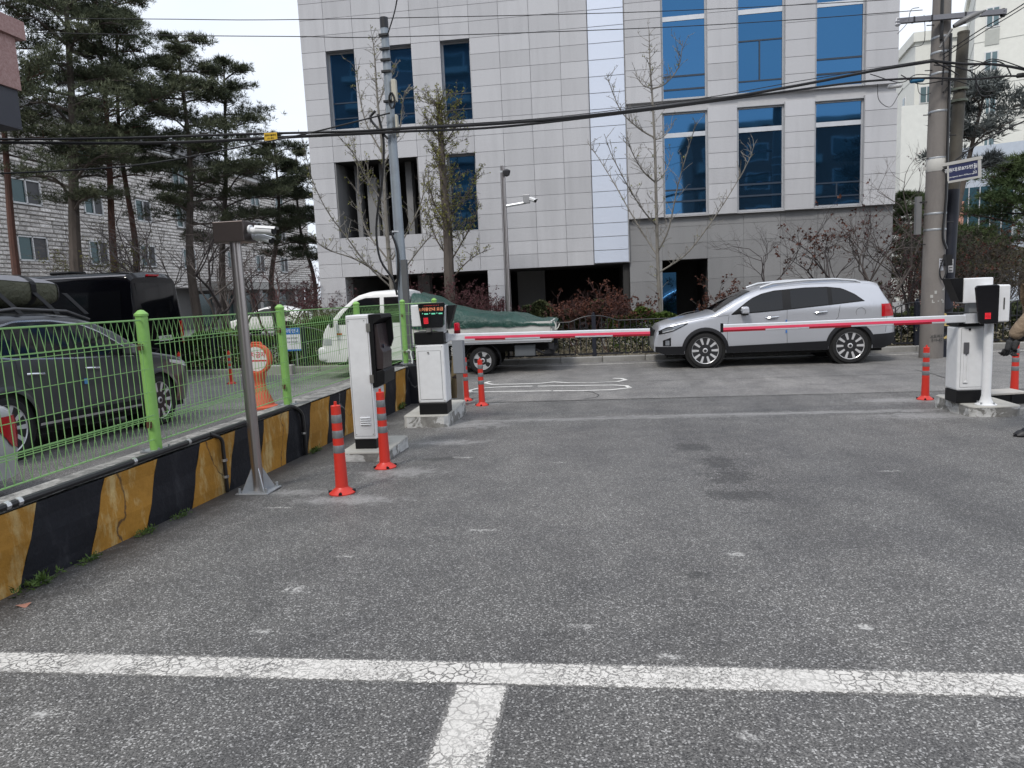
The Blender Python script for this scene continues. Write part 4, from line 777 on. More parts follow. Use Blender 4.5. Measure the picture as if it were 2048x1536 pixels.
for i in range(12):
    zz = 1.9+i*0.42; s_ = -1 if i % 2 else 1; MB().cyl((s_*(rp(zz)-0.02), -0.05, zz), (s_*(rp(zz)+0.13), -0.06, zz), 0.009, None, 6).obj('step_bolt', BLACKM, cpl)
m = MB(); pth = [(0.08, -rp(0)-0.02, 2.3)]
m.tube(smooth_path([(0.10, -rp(z_)-0.018, z_) for z_ in (6.3, 5.2, 4.0, 3.2)]+[(0.06, -rp(2)-0.02, 2.5), (0.13, -rp(2)-0.03, 2.2)], 5), 0.026, 6)
m.tube(smooth_path([(-0.07, -rp(z_)-0.012, z_) for z_ in (8.2, 7.5, 6.8, 6.2)], 5), 0.03, 6); m.obj('riser_cable', COND, cpl, smooth=True)
m = MB(); m.box((0.17, -0.20, 1.98), (0.14, 0.1, 0.22)); m.tube(smooth_path([(0.1, -0.25, 2.1), (0.0, -0.27, 1.8), (0.05, -0.27, 1.6), (0.12, -0.27, 1.75), (0.1, -0.25, 2.05)], 5), 0.014, 5); m.obj('splice_case', COND, cpl)
m = MB(); m.box((-0.33, 0.0, 2.9), (0.1, 0.1, 0.75)); m.obj('terminal_box', M_plain('grey_box', (0.16, 0.16, 0.16), 0.5), cpl)
nt_ = MB().grid(lambda a, z: ((rp(2)+0.004)*sin(a), -(rp(2)+0.004)*cos(a), z), [0.05+0.1*i for i in range(6)], [1.78, 2.02]).obj('notice', M_plain('paper', (0.55, 0.57, 0.62), 0.8), cpl, fix=False)
m = MB()
for k, zz in enumerate((1.97, 1.92, 1.87)): m.grid(lambda a, z: ((rp(2)+0.006)*sin(a), -(rp(2)+0.006)*cos(a), z), [0.12, 0.2, 0.3, 0.4 if k else 0.46], [zz, zz+0.02])
m.obj('notice_text', M_plain('ink_dark', (0.05, 0.05, 0.07), 0.8), cpl, fix=False)
rr = random.Random(4); m = MB()
for _ in range(9):
    a0 = rr.uniform(-0.7, 0.7); z0 = rr.uniform(1.1, 1.45); m.grid(lambda a, z: ((rp(1.2)+0.0035)*sin(a), -(rp(1.2)+0.0035)*cos(a), z), [a0, a0+rr.uniform(0.05, 0.25)], [z0, z0+rr.uniform(0.015, 0.07)])
m.obj('paper_scrap', M_plain('scrap', (0.42, 0.42, 0.40), 0.9), cpl, fix=False)
lettering('X도커치기\n010-4231', 0.075, M_plain('stencil', (0.06, 0.06, 0.06), 0.9), cpl, (0.05, -rp(0.4)-0.004, 0.42), (pi/2, 0, 0), 'stencil')
# street light on its bracket
slm = empty('street_light', (PX, PYR, 0), 0, 'grey cobra-head street light bracketed to the concrete pole', 'street light')
a = onY(1880, 95, PYR-0.25)-Vector((PX, PYR, 0)); b = onY(1912, 46, PYR-0.35)-Vector((PX, PYR, 0))
MB().tube([a, a+(b-a)*0.35, a+(b-a)*0.75], 0.022, 8).obj('bracket', M_plain('bracket_grey', (0.2, 0.2, 0.2), 0.6), slm, smooth=True)
d_ = Vector((1, -0.25, 0.42)).normalized(); q = d_.to_track_quat('X', 'Z').to_matrix(); c0 = a+(b-a)*0.8
m = MB(); m.grid(lambda u, v: c0+q @ Vector((0.02+0.56*u, 0.13*sin(pi*min(1, 0.15+u*0.8))*cos(2*pi*v), 0.01+0.075*sin(pi*min(1, 0.2+u*0.75))*max(-0.35, sin(2*pi*v)))), [i/14 for i in range(15)], [j/20 for j in range(21)])
m.obj('lamp_head', M_plain('lamp_grey', (0.16, 0.16, 0.16), 0.4), slm, smooth=True); MB().box(c0+q @ Vector((0.34, 0, -0.022)), (0.26, 0.13, 0.02), M=q).obj('lens', M_plain('lamp_lens', (0.5, 0.5, 0.48), 0.2), slm)
# dark steel pole with hazard wrap
NAVY = M_plain('navy_paint', (0.006, 0.008, 0.017), 0.5, 0.0, 0.2, 2); BRNP = M_dirty('weathered_brown_paint', (0.075, 0.068, 0.055), (0.11, 0.10, 0.08), 0.6, 4, 0.7)
pb = Vector((7.02, 15.75, 0)); pt = onY(1927, 68, 15.9)
sp2 = empty('steel_pole', pb, 0, 'leaning dark steel pole beside the concrete one, navy below and brown above', 'pole'); dv = pt-pb
MB().tube([(0, 0, 0), dv*0.53], [0.15, 0.125], 18).obj('lower_shaft', NAVY, sp2, smooth=True); MB().tube([dv*0.53, dv], [0.122, 0.105], 18).obj('upper_shaft', BRNP, sp2, smooth=True); MB().tube([dv, dv*1.006], 0.11, 18).obj('top_cap', BRNP, sp2, smooth=True)
YEL = M_plain('hazard_yellow', (0.55, 0.42, 0.16), 0.6)
rr = random.Random(9)
for k in range(6):
    zz = 0.42+k*0.115; u = zz/dv.z; c = dv*u; m = MB(); n = 16; r_ = 0.152-0.03*u
    m.grid(lambda a, v: (c.x+r_*sin(a), c.y-r_*cos(a), zz+0.055*v*(1.1+0.3*sin(3*a+k))+0.035*sin(2*a+k)), [-1.4+2.8*i/n for i in range(n+1)], [-0.5, 0.5]); m.obj('hazard_stripe', YEL if k % 2 == 0 else BLACKP, sp2, fix=False)
for k in (0.80, 0.835): c = dv*k; MB().tube([c-Vector((0, 0, 0.02)), c+Vector((0, 0, 0.02))], 0.16, 14).obj('collar', M_plain('green_grey', (0.14, 0.16, 0.13), 0.6), sp2, smooth=True)
c = dv*0.27; MB().grid(lambda a, z: (c.x+0.142*sin(a), c.y-0.142*cos(a), z), [-0.35+0.1*i for i in range(8)], [c.z, c.z+0.27]).obj('notice', M_plain('paper_grey', (0.42, 0.42, 0.43), 0.8), sp2, fix=False)
m = MB()
for k in range(4): m.grid(lambda a, z: (c.x+0.144*sin(a), c.y-0.144*cos(a), z), [-0.25, -0.05, 0.2], [c.z+0.03+k*0.06, c.z+0.05+k*0.06])
m.obj('notice_text', M_plain('ink_b', (0.06, 0.06, 0.06), 0.8), sp2, fix=False)
# street name sign on an arm of the concrete pole
A_ = onY(1896, 347, 15.35); B_ = onY(1956, 331, 15.0); ang = atan2((B_-A_).y, (B_-A_).x); wd = (B_-A_).length+0.05
sg = empty('street_name_sign', A_, ang, 'navy street name sign in a grey frame on an arm of the concrete pole', 'sign'); hh = 0.15
sg.rotation_euler = Euler((0, radians(-3), ang)); FRG = M_plain('sign_frame', (0.5, 0.49, 0.46), 0.5, 0.2)
SNV = M_plain('sign_navy', (0.022, 0.028, 0.085), 0.45)
MB().bx(0.02, wd-0.02, -0.008, 0.008, -hh, hh).obj('plate', SNV, sg); m = MB(); m.bx(-0.45, wd+0.02, -0.02, 0.02, hh, hh+0.06); m.bx(0, wd, -0.014, 0.014, -hh-0.04, -hh); m.bx(-0.01, 0.02, -0.014, 0.014, -hh, hh); m.bx(wd-0.05, wd, -0.014, 0.014, -hh, hh); m.obj('frame', FRG, sg)
lettering('경원대로875번길', 0.082, WHITEP, sg, (wd*0.40, -0.0105, 0.045)); lettering('Gyeongwon-daero 875beon-gil', 0.036, WHITEP, sg, (wd*0.40, -0.0105, -0.085)); lettering('2\n↑\n22', 0.07, WHITEP, sg, (wd*0.82, -0.0105, 0.0))
# slim steel pole on the left with its boxes
SP = M_dirty('pole_steel_grey', (0.30, 0.34, 0.38), (0.22, 0.24, 0.26), 0.6, 4, 0.45, 0.4)
lp = empty('utility_pole', (-3.53, 12.6, 0), 0, 'slim grey steel utility pole behind the end of the green fence', 'pole'); lt = onY(768, 45, 12.6)-Vector((-3.53, 12.6, 0))
MB().tube([(0, 0, 0), lt*0.35, lt], [0.108, 0.095, 0.066], 18).obj('shaft', SP, lp, smooth=True); MB().tube([lt*0.985, lt*1.012], 0.072, 14).obj('cap', BLACKM, lp, smooth=True)
def lpz(px, py): return onY(px, py, 12.6)-Vector((-3.53, 12.6, 0))
MB().tube([lpz(795, 462), lpz(795, 465)], 0.1, 16).obj('band', ALU, lp, smooth=True)
for py in (72, 100, 122, 205, 145): p = lpz(775, py); MB().box((lt.x*p.z/lt.z, -0.07, p.z), (0.17, 0.06, 0.035)).obj('clamp', BLACKM, lp)
for (x0_, y0_, x1_, y1_) in ((785, 162, 797, 205), (793, 232, 800, 275)):
    a, b = lpz(x0_, y0_), lpz(x1_, y1_); MB().bx(a.x, b.x, -0.12, -0.02, b.z, a.z).obj('antenna', M_plain('cream_plastic', (0.5, 0.48, 0.40), 0.5), lp, bevel=0.008)
p = lpz(788, 205); m = MB(); [m.tube([(p.x+0.05*cos(k*pi/5), -0.12-0.012*j, p.z+0.13*sin(k*pi/5)) for k in range(10)], 0.014, 5, closed=True) for j in range(3)]; m.obj('cable_coil', COND, lp)
m = MB()
for ln in (((760, 232), (768, 262), (772, 300), (768, 370), (760, 420), (757, 470), (765, 520), (790, 560), (798, 590)), ((755, 225), (745, 240), (762, 262), (780, 280)), ((786, 465), (798, 500), (800, 540), (797, 580))):
    m.tube(smooth_path([lpz(*p_)+Vector((0, -0.12, 0)) for p_ in ln], 4), 0.022, 6)
m.obj('riser_cable', COND, lp, smooth=True); a, b = lpz(808, 520), lpz(816, 600); MB().bx(a.x-0.03, a.x+0.07, -0.13, -0.03, 0.3, a.z).obj('cable_guard', M_plain('guard_grey', (0.10, 0.105, 0.11), 0.6), lp)
# stainless camera pole in front of the offices
c2 = empty('cctv_pole', (-2.28, 17.5, 0.1), 0, 'slim pale steel camera pole with side arm in front of the office wall', 'pole')
def c2p(px, py): return onY(px, py, 17.5)-Vector((-2.28, 17.5, 0.1))
MB().tube([(0, 0, 0), c2p(1005, 332)], [0.075, 0.06], 14).obj('shaft', PSS, c2, smooth=True); a = c2p(1013, 412); b = c2p(1052, 405)
MB().tube([a, b], 0.035, 8).obj('arm', ALU, c2, smooth=True); MB().box(b+Vector((0.02, 0, 0.08)), (0.16, 0.14, 0.2)).obj('box', M_plain('steel_box', (0.35, 0.35, 0.36), 0.4, 0.4), c2, bevel=0.01)
bullet('bullet_camera', onY(1061, 398, 17.45), (0.7, -0.6, -0.35), 0.17, 0.045, 'white bullet camera at the end of the far pole arm')
dm = empty('dome_camera', onY(1013, 346, 17.4), 0, 'dark dome camera near the top of the far camera pole', 'camera'); MB().lathe([(0, -0.09), (0.07, -0.06), (0.09, 0), (0.1, 0.05), (0.04, 0.09), (0, 0.09)], 14).obj('dome', M_plain('dome_dark', (0.05, 0.05, 0.055), 0.3), dm, smooth=True); MB().bx(-0.16, 0.0, -0.02, 0.02, 0.02, 0.06).obj('bracket', ALU, dm)

# ------------------------------------------------------------------ overhead cables
CAB = M_plain('cable_black', (0.012, 0.012, 0.014), 0.6)
def cable(pts, r, label, name='overhead_cable', grp='overhead cables'):
    P = [onY(x, y, Y) for x, y, Y in pts]; m = MB(); m.tube(smooth_path(P, 6), r, 6)
    b = P[0]; m.v = [(v[0]-b.x, v[1]-b.y, v[2]-b.z) for v in m.v]
    return m.obj(name, CAB, None, smooth=True, loc=b, label=label, cat='cable', group=grp)
YL, YR = 12.45, 15.32
def lin(x): return YL+(YR-YL)*(x-785)/(1868-785)
cable([(-120, 279, 12.2), (200, 277, 12.2), (500, 268, 12.3), (700, 263, 12.4), (785, 258, YL)], 0.02, 'upper black cable bundle running left from the slim pole past the yellow tag')
cable([(-120, 284, 12.2), (300, 286, 12.2), (600, 273, 12.35), (785, 264, YL)], 0.026, 'lower thick black cable bundle running left from the slim pole')
cable([(785, 258, YL)]+[(x, y, lin(x)) for x, y in ((1000, 247), (1180, 231), (1400, 204), (1600, 170), (1750, 141))]+[(1868, 122, YR-0.15)], 0.026, 'upper thick cable bundle between the slim pole and the concrete pole')
cable([(785, 264, YL)]+[(x, y, lin(x)) for x, y in ((1000, 254), (1250, 226), (1500, 193), (1700, 166), (1800, 158))]+[(1868, 156, YR-0.15)], 0.020, 'lower cable bundle between the slim pole and the concrete pole')
cable([(785, 256, YL)]+[(x, y, lin(x)) for x, y in ((1100, 235), (1400, 197), (1600, 162))]+[(1868, 118, YR-0.15)], 0.007, 'thin messenger wire above the thick cable bundle')
cable([(-120, 352, 11.5), (150, 340, 11.6), (312, 325, 11.8), (531, 284, 12.1), (640, 261, 12.3), (780, 226, YL)], 0.013, 'sloping cable from the slim pole down to the left edge')
cable([(-120, 60, 12.3), (300, 70, 12.3), (600, 73, 12.4), (772, 74, YL)]+[(x, y, lin(x)) for x, y in ((1250, 58), (1550, 42))]+[(1845, 20, YR)], 0.007, 'thin wire crossing the facade from the slim pole top')
cable([(-120, 36, 13.2), (300, 38, 13.2), (600, 39, 13.3)]+[(x, y, lin(x)+0.8) for x, y in ((1250, 25), (1700, 4), (1868, -8))], 0.007, 'topmost thin wire crossing the sky and facade')
cable([(775, 70, YL), (790, 20, 11.2), (800, -40, 10.0)], 0.010, 'black wire rising from the slim pole top out of the frame')
cable([(1868, 122, YR-0.15), (1930, 128, 15.3), (2000, 130, 15.1), (2100, 150, 14.9)], 0.024, 'thick cable bundle leaving the concrete pole to the right edge')
cable([(1868, 156, YR-0.15), (1950, 158, 15.3), (2020, 152, 15.1), (2100, 155, 14.9)], 0.018, 'lower cable bundle leaving the concrete pole to the right')
cable([(1885, 110, YR-0.1), (1960, 60, 14.6), (2020, 25, 14.0), (2090, -20, 13.4)], 0.010, 'service drop climbing to the top right corner')
cable([(1885, 118, YR-0.1), (1960, 68, 14.6), (2020, 32, 14.0), (2090, -12, 13.4)], 0.008, 'second service drop just under its twin, top right')
cable([(1940, 135, 15.2), (1985, 122, 15.1), (2010, 130, 15.1), (2022, 150, 15.05)], 0.012, 'short arched cable above the conifer right of the poles')
cable([(1868, 130, YR-0.2), (1920, 135, 15.25), (1950, 150, 15.2), (1953, 175, 15.2), (1965, 192, 15.15), (1985, 190, 15.15)], 0.012, 'looped slack cable hanging in front of the conifer')
cable([(1985, 128, 15.05), (1960, 145, 15.1), (1953, 165, 15.1), (1968, 182, 15.1), (1990, 182, 15.05)], 0.010, 'second slack cable loop in front of the conifer')
cable([(1740, 148, 15.1), (1800, 165, 15.2), (1830, 150, 15.25), (1862, 150, 15.3)], 0.008, 'slack wire with a blue splice left of the concrete pole')
cable([(1755, 168, 15.1), (1758, 200, 15.1), (1780, 214, 15.15), (1797, 190, 15.2), (1806, 176, 15.2)], 0.006, 'thin hanging wire loop over the facade corner')
cable([(1885, 340, 15.4), (1960, 285, 15.2), (2020, 255, 15.0), (2090, 225, 14.8)], 0.016, 'guy wire rising right from behind the street name sign')
cable([(1795, 68, 15.3), (1815, 45, 15.3), (1822, 20, 15.3), (1838, 15, 15.35)], 0.006, 'jumper wire curling up from the crossarm left end')
cable([(1848, 30, 15.35), (1850, 60, 15.3), (1846, 88, 15.3), (1822, 95, 15.3), (1812, 102, 15.3)], 0.006, 'thin jumper wire hanging left of the concrete pole')
cable([(1885, 60, 15.3), (1888, 110, 15.3), (1886, 150, 15.3), (1884, 170, 15.3)], 0.014, 'vertical lead cable down the right side of the concrete pole')
cable([(1868, 124, 15.2), (1900, 140, 15.25), (1917, 150, 15.45)], 0.012, 'short cable from the concrete pole to the leaning steel pole')
cable([(1868, 120, 15.2), (1905, 132, 15.25), (1945, 140, 15.2), (1985, 118, 15.1), (2060, 140, 14.95)], 0.010, 'drooping cable between the concrete pole and the right edge')
cable([(1917, 150, 15.5), (1890, 180, 15.4), (1886, 186, 15.4)], 0.010, 'short brace cable below the cable bundle')
cable([(1930, 118, 15.6), (1985, 128, 15.3), (2060, 138, 15.0)], 0.008, 'thin wire from the steel pole collar to the right')
cable([(1802, 150, 15.2), (1840, 168, 15.25), (1900, 160, 15.2), (1935, 168, 15.2)], 0.009, 'slack wire crossing in front of the concrete pole')
cable([(1835, 168, 15.2), (1838, 185, 15.2), (1848, 190, 15.2), (1862, 186, 15.25)], 0.006, 'small wire loop hanging left of the concrete pole')
for (px, py, Y, lb, c_) in ((1834, 161, 15.2, 'blue splice sleeve on the wire left of the concrete pole', (0.02, 0.13, 0.25)), (1790, 172, 15.2, 'white splice case on the wire at the facade corner', (0.6, 0.6, 0.6)), (2047, 150, 15.05, 'black splice case on the cable at the right edge', (0.012, 0.012, 0.012))):
    p = onY(px, py, Y); MB().tube([(-0.13, 0, -0.01), (-0.1, 0, -0.005), (0.1, 0, 0.005), (0.13, 0, 0.01)], [0.02, 0.045, 0.045, 0.02], 10).obj('splice_case', M_plain('splice_'+lb[:4], c_, 0.5), None, smooth=True, loc=p, label=lb, cat='cable box')
tg = empty('cable_tag', onY(543, 274, 12.25), radians(4), 'small yellow warning tag clipped to the overhead cables', 'tag')
MB().bx(-0.115, 0.115, -0.04, -0.03, -0.065, 0.065).obj('plate', M_plain('tag_yellow', (0.66, 0.42, 0.03), 0.5), tg, bevel=0.004); lettering('광케이블주의', 0.036, BLACKP, tg, (0, -0.042, 0.02)); lettering('JCN 통신', 0.03, BLACKP, tg, (0, -0.042, -0.03))

# ------------------------------------------------------------------ black ornamental iron fence along the verge
IRON = M_plain('iron_black', (0.012, 0.013, 0.017), 0.5)
fe = empty('iron_fence', (0, 17.12, 0.1), 0, 'low black ornamental iron fence along the far pavement edge', 'fence')
def isec(x0, x1):
    m = MB(); n = 17; zt = 0.86; zr = 0.60
    def top(u): return zt + 0.12*max(0, 1-abs(u)/0.14) if abs(u) < 0.14 else zt
    m.bx(x0, x1, -0.018, 0.018, 0.06, 0.10); m.bx(x0, x1, -0.012, 0.012, zr, zr+0.025)
    L_ = x1-x0; pts = []
    for i in range(41):
        u = i/40; du = min(u, 1-u); z = zt + 0.13*max(0.0, cos(min(1, du/0.22)*pi/2))
        pts.append((x0+L_*u, 0, z))
    m.tube(pts, 0.014, 5, False)
    for i in range(1, n):
        u = i/n; du = min(u, 1-u); z = zt+0.13*max(0.0, cos(min(1, du/0.22)*pi/2)); m.box((x0+L_*u, 0, (0.1+z)/2), (0.02, 0.02, z-0.1))
    for c in (x0+0.18, x1-0.18):
        for r in (0.09, 0.055): m.tube([(c+r*cos(k*pi/7), 0.0, 0.76+r*sin(k*pi/7)) for k in range(14)], 0.007, 4, closed=True)
    for i in range(8): c = x0+L_*(i+0.5)/8; m.tube([(c+0.07*cos(k*pi/5), 0, 0.67+0.05*sin(k*pi/5)) for k in range(10)], 0.006, 4, closed=True)
    return m.obj('railing_panel', IRON, fe, fix=False)
xs = [-0.19+2.42*i for i in range(-6, 6)]
for a, b in zip(xs, xs[1:]): isec(a+0.05, b-0.05)
for a in xs: p = MB().bx(a-0.05, a+0.05, -0.05, 0.05, -0.02, 0.98).obj('post', NAVY, fe, bevel=0.006); MB().lathe([(0.06, 0.98), (0.06, 0.995), (0.03, 1.02), (0.035, 1.05), (0, 1.08)], 10, (a, 0, 0)).obj('finial', NAVY, p, smooth=True)
# ------------------------------------------------------------------ vehicles
def car_paint(name, c, metal=0.5, rough=0.32):
    t = NT(name); t.color(t.mix(t.noise(2, 3), tuple(v*0.96 for v in c), tuple(min(1, v*1.03) for v in c))); t.set(Metallic=metal, Roughness=rough, Coat_Weight=0.6 if metal else 0.15, Coat_Roughness=0.06, Specular_IOR_Level=0.5 if metal else 0.3); return t.m
SILV = car_paint('silver_paint', (0.55, 0.565, 0.605), 0.5, 0.28); GREYP = car_paint('graphite_paint', (0.070, 0.073, 0.080), 0.5, 0.3); BLKP = car_paint('black_paint', (0.003, 0.0032, 0.005), 0.0, 0.12); WHTP = car_paint('white_paint', (0.80, 0.80, 0.79), 0.0, 0.35)
GLS = M_plain('tinted_glass', (0.006, 0.0065, 0.008), 0.05, 0.0, spec=0.5); TYRE = M_plain('tyre', (0.012, 0.012, 0.0125), 0.85, bump=0.2); CLAD = M_plain('dark_cladding', (0.013, 0.0135, 0.016), 0.6, spec=0.3); CHR = M_plain('chrome', (0.72, 0.73, 0.75), 0.12, 1.0); UNDER = M_plain('underbody', (0.006, 0.006, 0.006), 0.9)
RIMM = M_plain('rim_alloy', (0.62, 0.62, 0.63), 0.3, 0.35); RIMD = M_plain('rim_dark', (0.018, 0.018, 0.02), 0.4); TAIL = M_plain('tail_red', (0.42, 0.006, 0.012), 0.12); HEADL = M_plain('head_lamp', (0.55, 0.57, 0.6), 0.08, 0.3); LAMPG = M_plain('lamp_glass', (0.26, 0.28, 0.31), 0.08, 0.5); SEAM = M_plain('door_seam', (0.03, 0.03, 0.032), 0.6)
_wc = {}
def wheel(parent, x, y, z, r, wdt, face, spokes=10, rr_=0.75, style='twin'):
    """face = -1: outer side towards -y"""
    key = (r, wdt, spokes, style)
    if key not in _wc:
        R_ = Matrix.Rotation(pi/2, 3, 'X'); ri = r*rr_
        ty = MB().lathe([(ri, -wdt/2+0.012), (ri+0.02, -wdt/2), (r-0.03, -wdt/2), (r-0.006, -wdt/2+0.03), (r, -wdt/2+0.05), (r, wdt/2-0.05), (r-0.006, wdt/2-0.03), (r-0.03, wdt/2), (ri, wdt/2), (ri, -wdt/2+0.012)], 40, M=R_, caps=False).mesh('tyre', TYRE, True)
        dk = MB().lathe([(ri, wdt/2-0.02), (ri-0.012, 0.05), (ri-0.02, 0.02), (0, 0.02)][::-1], 32, M=R_).mesh('rim_barrel', RIMD, True)
        sp = MB()
        sp.lathe([(ri-0.014, wdt/2-0.022), (ri, wdt/2-0.012), (ri+0.006, wdt/2-0.014)], 40, M=R_, caps=False); sp.lathe([(0.03, wdt/2-0.005), (0.05, wdt/2-0.012), (0.055, wdt/2-0.05)], 16, M=R_, caps=False)
        for k in range(spokes):
            a0 = 2*pi*k/spokes; Q = Matrix.Rotation(a0, 3, 'Z')
            if style == 'twin':
                w0, w1 = 0.013, 0.027
                pts = [(0.045, -w0), (ri-0.01, -w1), (ri-0.01, w1), (0.045, w0)]
            else: pts = [(0.04, -0.045), (ri*0.6, -0.03), (ri-0.008, -0.075), (ri-0.008, 0.075), (ri*0.6, 0.03), (0.04, 0.045)]
            n = len(pts); vs = [R_ @ (Q @ Vector((p[0], p[1], wdt/2-0.012-0.03*(1-p[0]/ri)*0.5))) for p in pts]+[R_ @ (Q @ Vector((p[0], p[1]*1.1, wdt/2-0.05))) for p in pts]
            sp.add(vs, [tuple(range(n))]+[(i, (i+1) % n, n+(i+1) % n, n+i) for i in range(n)])
        sp = sp.mesh('rim', RIMM, False); hub = MB().lathe([(0.028, wdt/2-0.02), (0.028, wdt/2-0.002), (0, wdt/2)], 16, M=R_).mesh('hub_cap', RIMD, True)
        _wc[key] = (ty, dk, sp, hub)
    o = empty('wheel', (x, y, z)); o.parent = parent
    if face > 0: o.rotation_euler = (0, 0, pi)
    for nm, me in zip(('tyre', 'rim_barrel', 'rim', 'hub_cap'), _wc[key]): link(nm, me, o)
    return o
class Body:
    """smooth car shell from a side outline (x from the nose backwards, z up), half width W and a tumblehome"""
    def __init__(s, L_, W, top, sill, arches, belt, roofz, tuck=0.80, nose=0.35, tail=0.25, endw=0.80, rnd_=0.09, crown=0.035, lean=0.0):
        s.L, s.W, s.top, s.sill, s.ar, s.belt, s.rz, s.tuck, s.nose, s.tail, s.endw, s.rr, s.crown = L_, W, top, sill, arches, belt, roofz, tuck, nose, tail, endw, rnd_, crown
    def zt(s, x): return interp(x, s.top)
    def w(s, x):
        a = 1.0
        if x < s.nose: a = s.endw+(1-s.endw)*(1-((s.nose-x)/s.nose)**2.4)
        if x > s.L-s.tail: a = s.endw+(1-s.endw)*(1-((x-s.L+s.tail)/s.tail)**2.6)
        return s.W*a
    def side(s, x, z):
        w_ = s.w(x); b = s.belt
        if z < 0.55: f = 0.945+0.055*smoothstep(0.2, 0.55, z)
        elif z < b: f = 1.0-0.02*smoothstep(0.55, b, z)**2
        else: f = 0.98-(0.98-s.tuck)*((z-b)/(s.rz-b))**1.15
        y = w_*f; t_ = s.zt(x); d = z-(t_-s.rr)
        if d > 0: y -= s.rr*(1-sqrt(max(0.0, 1-(min(d, s.rr)/s.rr)**2)))*0.95
        return y
    def zb(s, x):
        z = s.sill(x) if callable(s.sill) else s.sill
        for xc, zc, R in s.ar:
            if abs(x-xc) < R: z = max(z, zc+sqrt(R*R-(x-xc)**2))
        return min(z, s.zt(x)-0.02)
    def stations(s):
        xs = set([s.L*i/60 for i in range(61)]+[p[0] for p in s.top if 0 <= p[0] <= s.L])
        for xc, zc, R in s.ar: xs |= {xc+R*cos(pi*k/16) for k in range(17)} | {xc-R-0.002, xc+R+0.002}
        return sorted(x for x in xs if 0 <= x <= s.L)
    def shell(s, parent, mat):
        m = MB(); xs = s.stations(); nz = 16; ny = 9; ring = 2*nz+ny-2; V_ = []
        for x in xs:
            b, t_ = s.zb(x), s.zt(x); zs = [b+(t_-b)*(1-(1-i/(nz-1))**1.5) for i in range(nz)]; L1 = [(x, -s.side(x, z), z) for z in zs]; ye = s.side(x, t_)
            T1 = [(x, -ye+2*ye*k/(ny-1), t_+s.crown*(1-(2*k/(ny-1)-1)**2)) for k in range(1, ny-1)]; V_ += L1+T1+[(a, -b_, c) for a, b_, c in reversed(L1)]
        n = ring; fs = [(i*n+k, i*n+k+1, (i+1)*n+k+1, (i+1)*n+k) for i in range(len(xs)-1) for k in range(n-1)]
        fs += [tuple(range(n)), tuple((len(xs)-1)*n+k for k in range(n-1, -1, -1))]
        m.add(V_, fs); o = m.obj('body', mat, parent, smooth=True)
        return o
    def patch(s, parent, name, mat, x0, x1, lo, hi, off=0.004, nx=14, nz=6, sides=(-1, 1), smooth=True):
        lo_ = lo if callable(lo) else (lambda x: lo if not isinstance(lo, list) else interp(x, lo)); hi_ = hi if callable(hi) else (lambda x: hi if not isinstance(hi, list) else interp(x, hi)); r = []
        for sg_ in sides:
            m = MB(); m.grid(lambda u, v: (x0+(x1-x0)*u, sg_*(s.side(x0+(x1-x0)*u, lo_(x0+(x1-x0)*u)+(hi_(x0+(x1-x0)*u)-lo_(x0+(x1-x0)*u))*v)+off), lo_(x0+(x1-x0)*u)+(hi_(x0+(x1-x0)*u)-lo_(x0+(x1-x0)*u))*v), [i/nx for i in range(nx+1)], [j/nz for j in range(nz+1)], sg_ > 0)
            r.append(m.obj(name, mat, parent, fix=False, smooth=smooth))
        return r
    def top_patch(s, parent, name, mat, x0, x1, fr=0.86, off=0.004):
        m = MB()
        def P(u, v):
            x = x0+(x1-x0)*u; t_ = s.zt(x); ye = s.side(x, t_)*fr*1.03; y = -ye+2*ye*v
            return (x-off*0.7, y, t_+s.crown*(1-(y/max(s.side(x, t_), 0.01))**2)+off)
        m.grid(P, [i/10 for i in range(11)], [j/8 for j in range(9)], True); return m.obj(name, mat, parent, fix=False, smooth=True)
    def arch_trim(s, parent, mat, wd=0.055):
        for xc, zc, R in s.ar:
            for sg_ in (-1, 1):
                m = MB()
                def P(k, v):
                    a = pi*k/20; r = R-0.012+v*(wd+0.012); x = xc+r*cos(a); z = zc+r*sin(a); return (x, sg_*(s.side(min(max(x, 0), s.L), max(z, 0.2))+0.016-0.012*v*v), z)
                m.grid(P, list(range(21)), [0, 0.3, 0.7, 1.0], sg_ < 0); m.obj('wheel_arch_trim', mat, parent, fix=False, smooth=True)
    def seam(s, parent, pts, off=0.0045, r=0.0035, sides=(-1, 1)):
        for sg_ in sides:
            m = MB(); P = []
            for (x0, z0), (x1, z1) in zip(pts, pts[1:]):
                for k in range(5): x = x0+(x1-x0)*k/4; z = z0+(z1-z0)*k/4; P.append((x, sg_*(s.side(x, z)+off-0.003), z))
            m.tube(P, r, 4, False); m.obj('door_seam', SEAM, parent, fix=False)
def underbody(parent, x0, x1, hw, z0, z1, wells):
    m = MB(); m.bx(x0, x1, -hw, hw, z0, z1); m.obj('underbody', UNDER, parent)
    for xc, zc, R, y in wells:
        for sg_ in (-1, 1): q = MB(); q.tube([(xc, sg_*y, zc), (xc, sg_*(y-0.3), zc)], R, 24); q.obj('wheel_well', UNDER, parent)
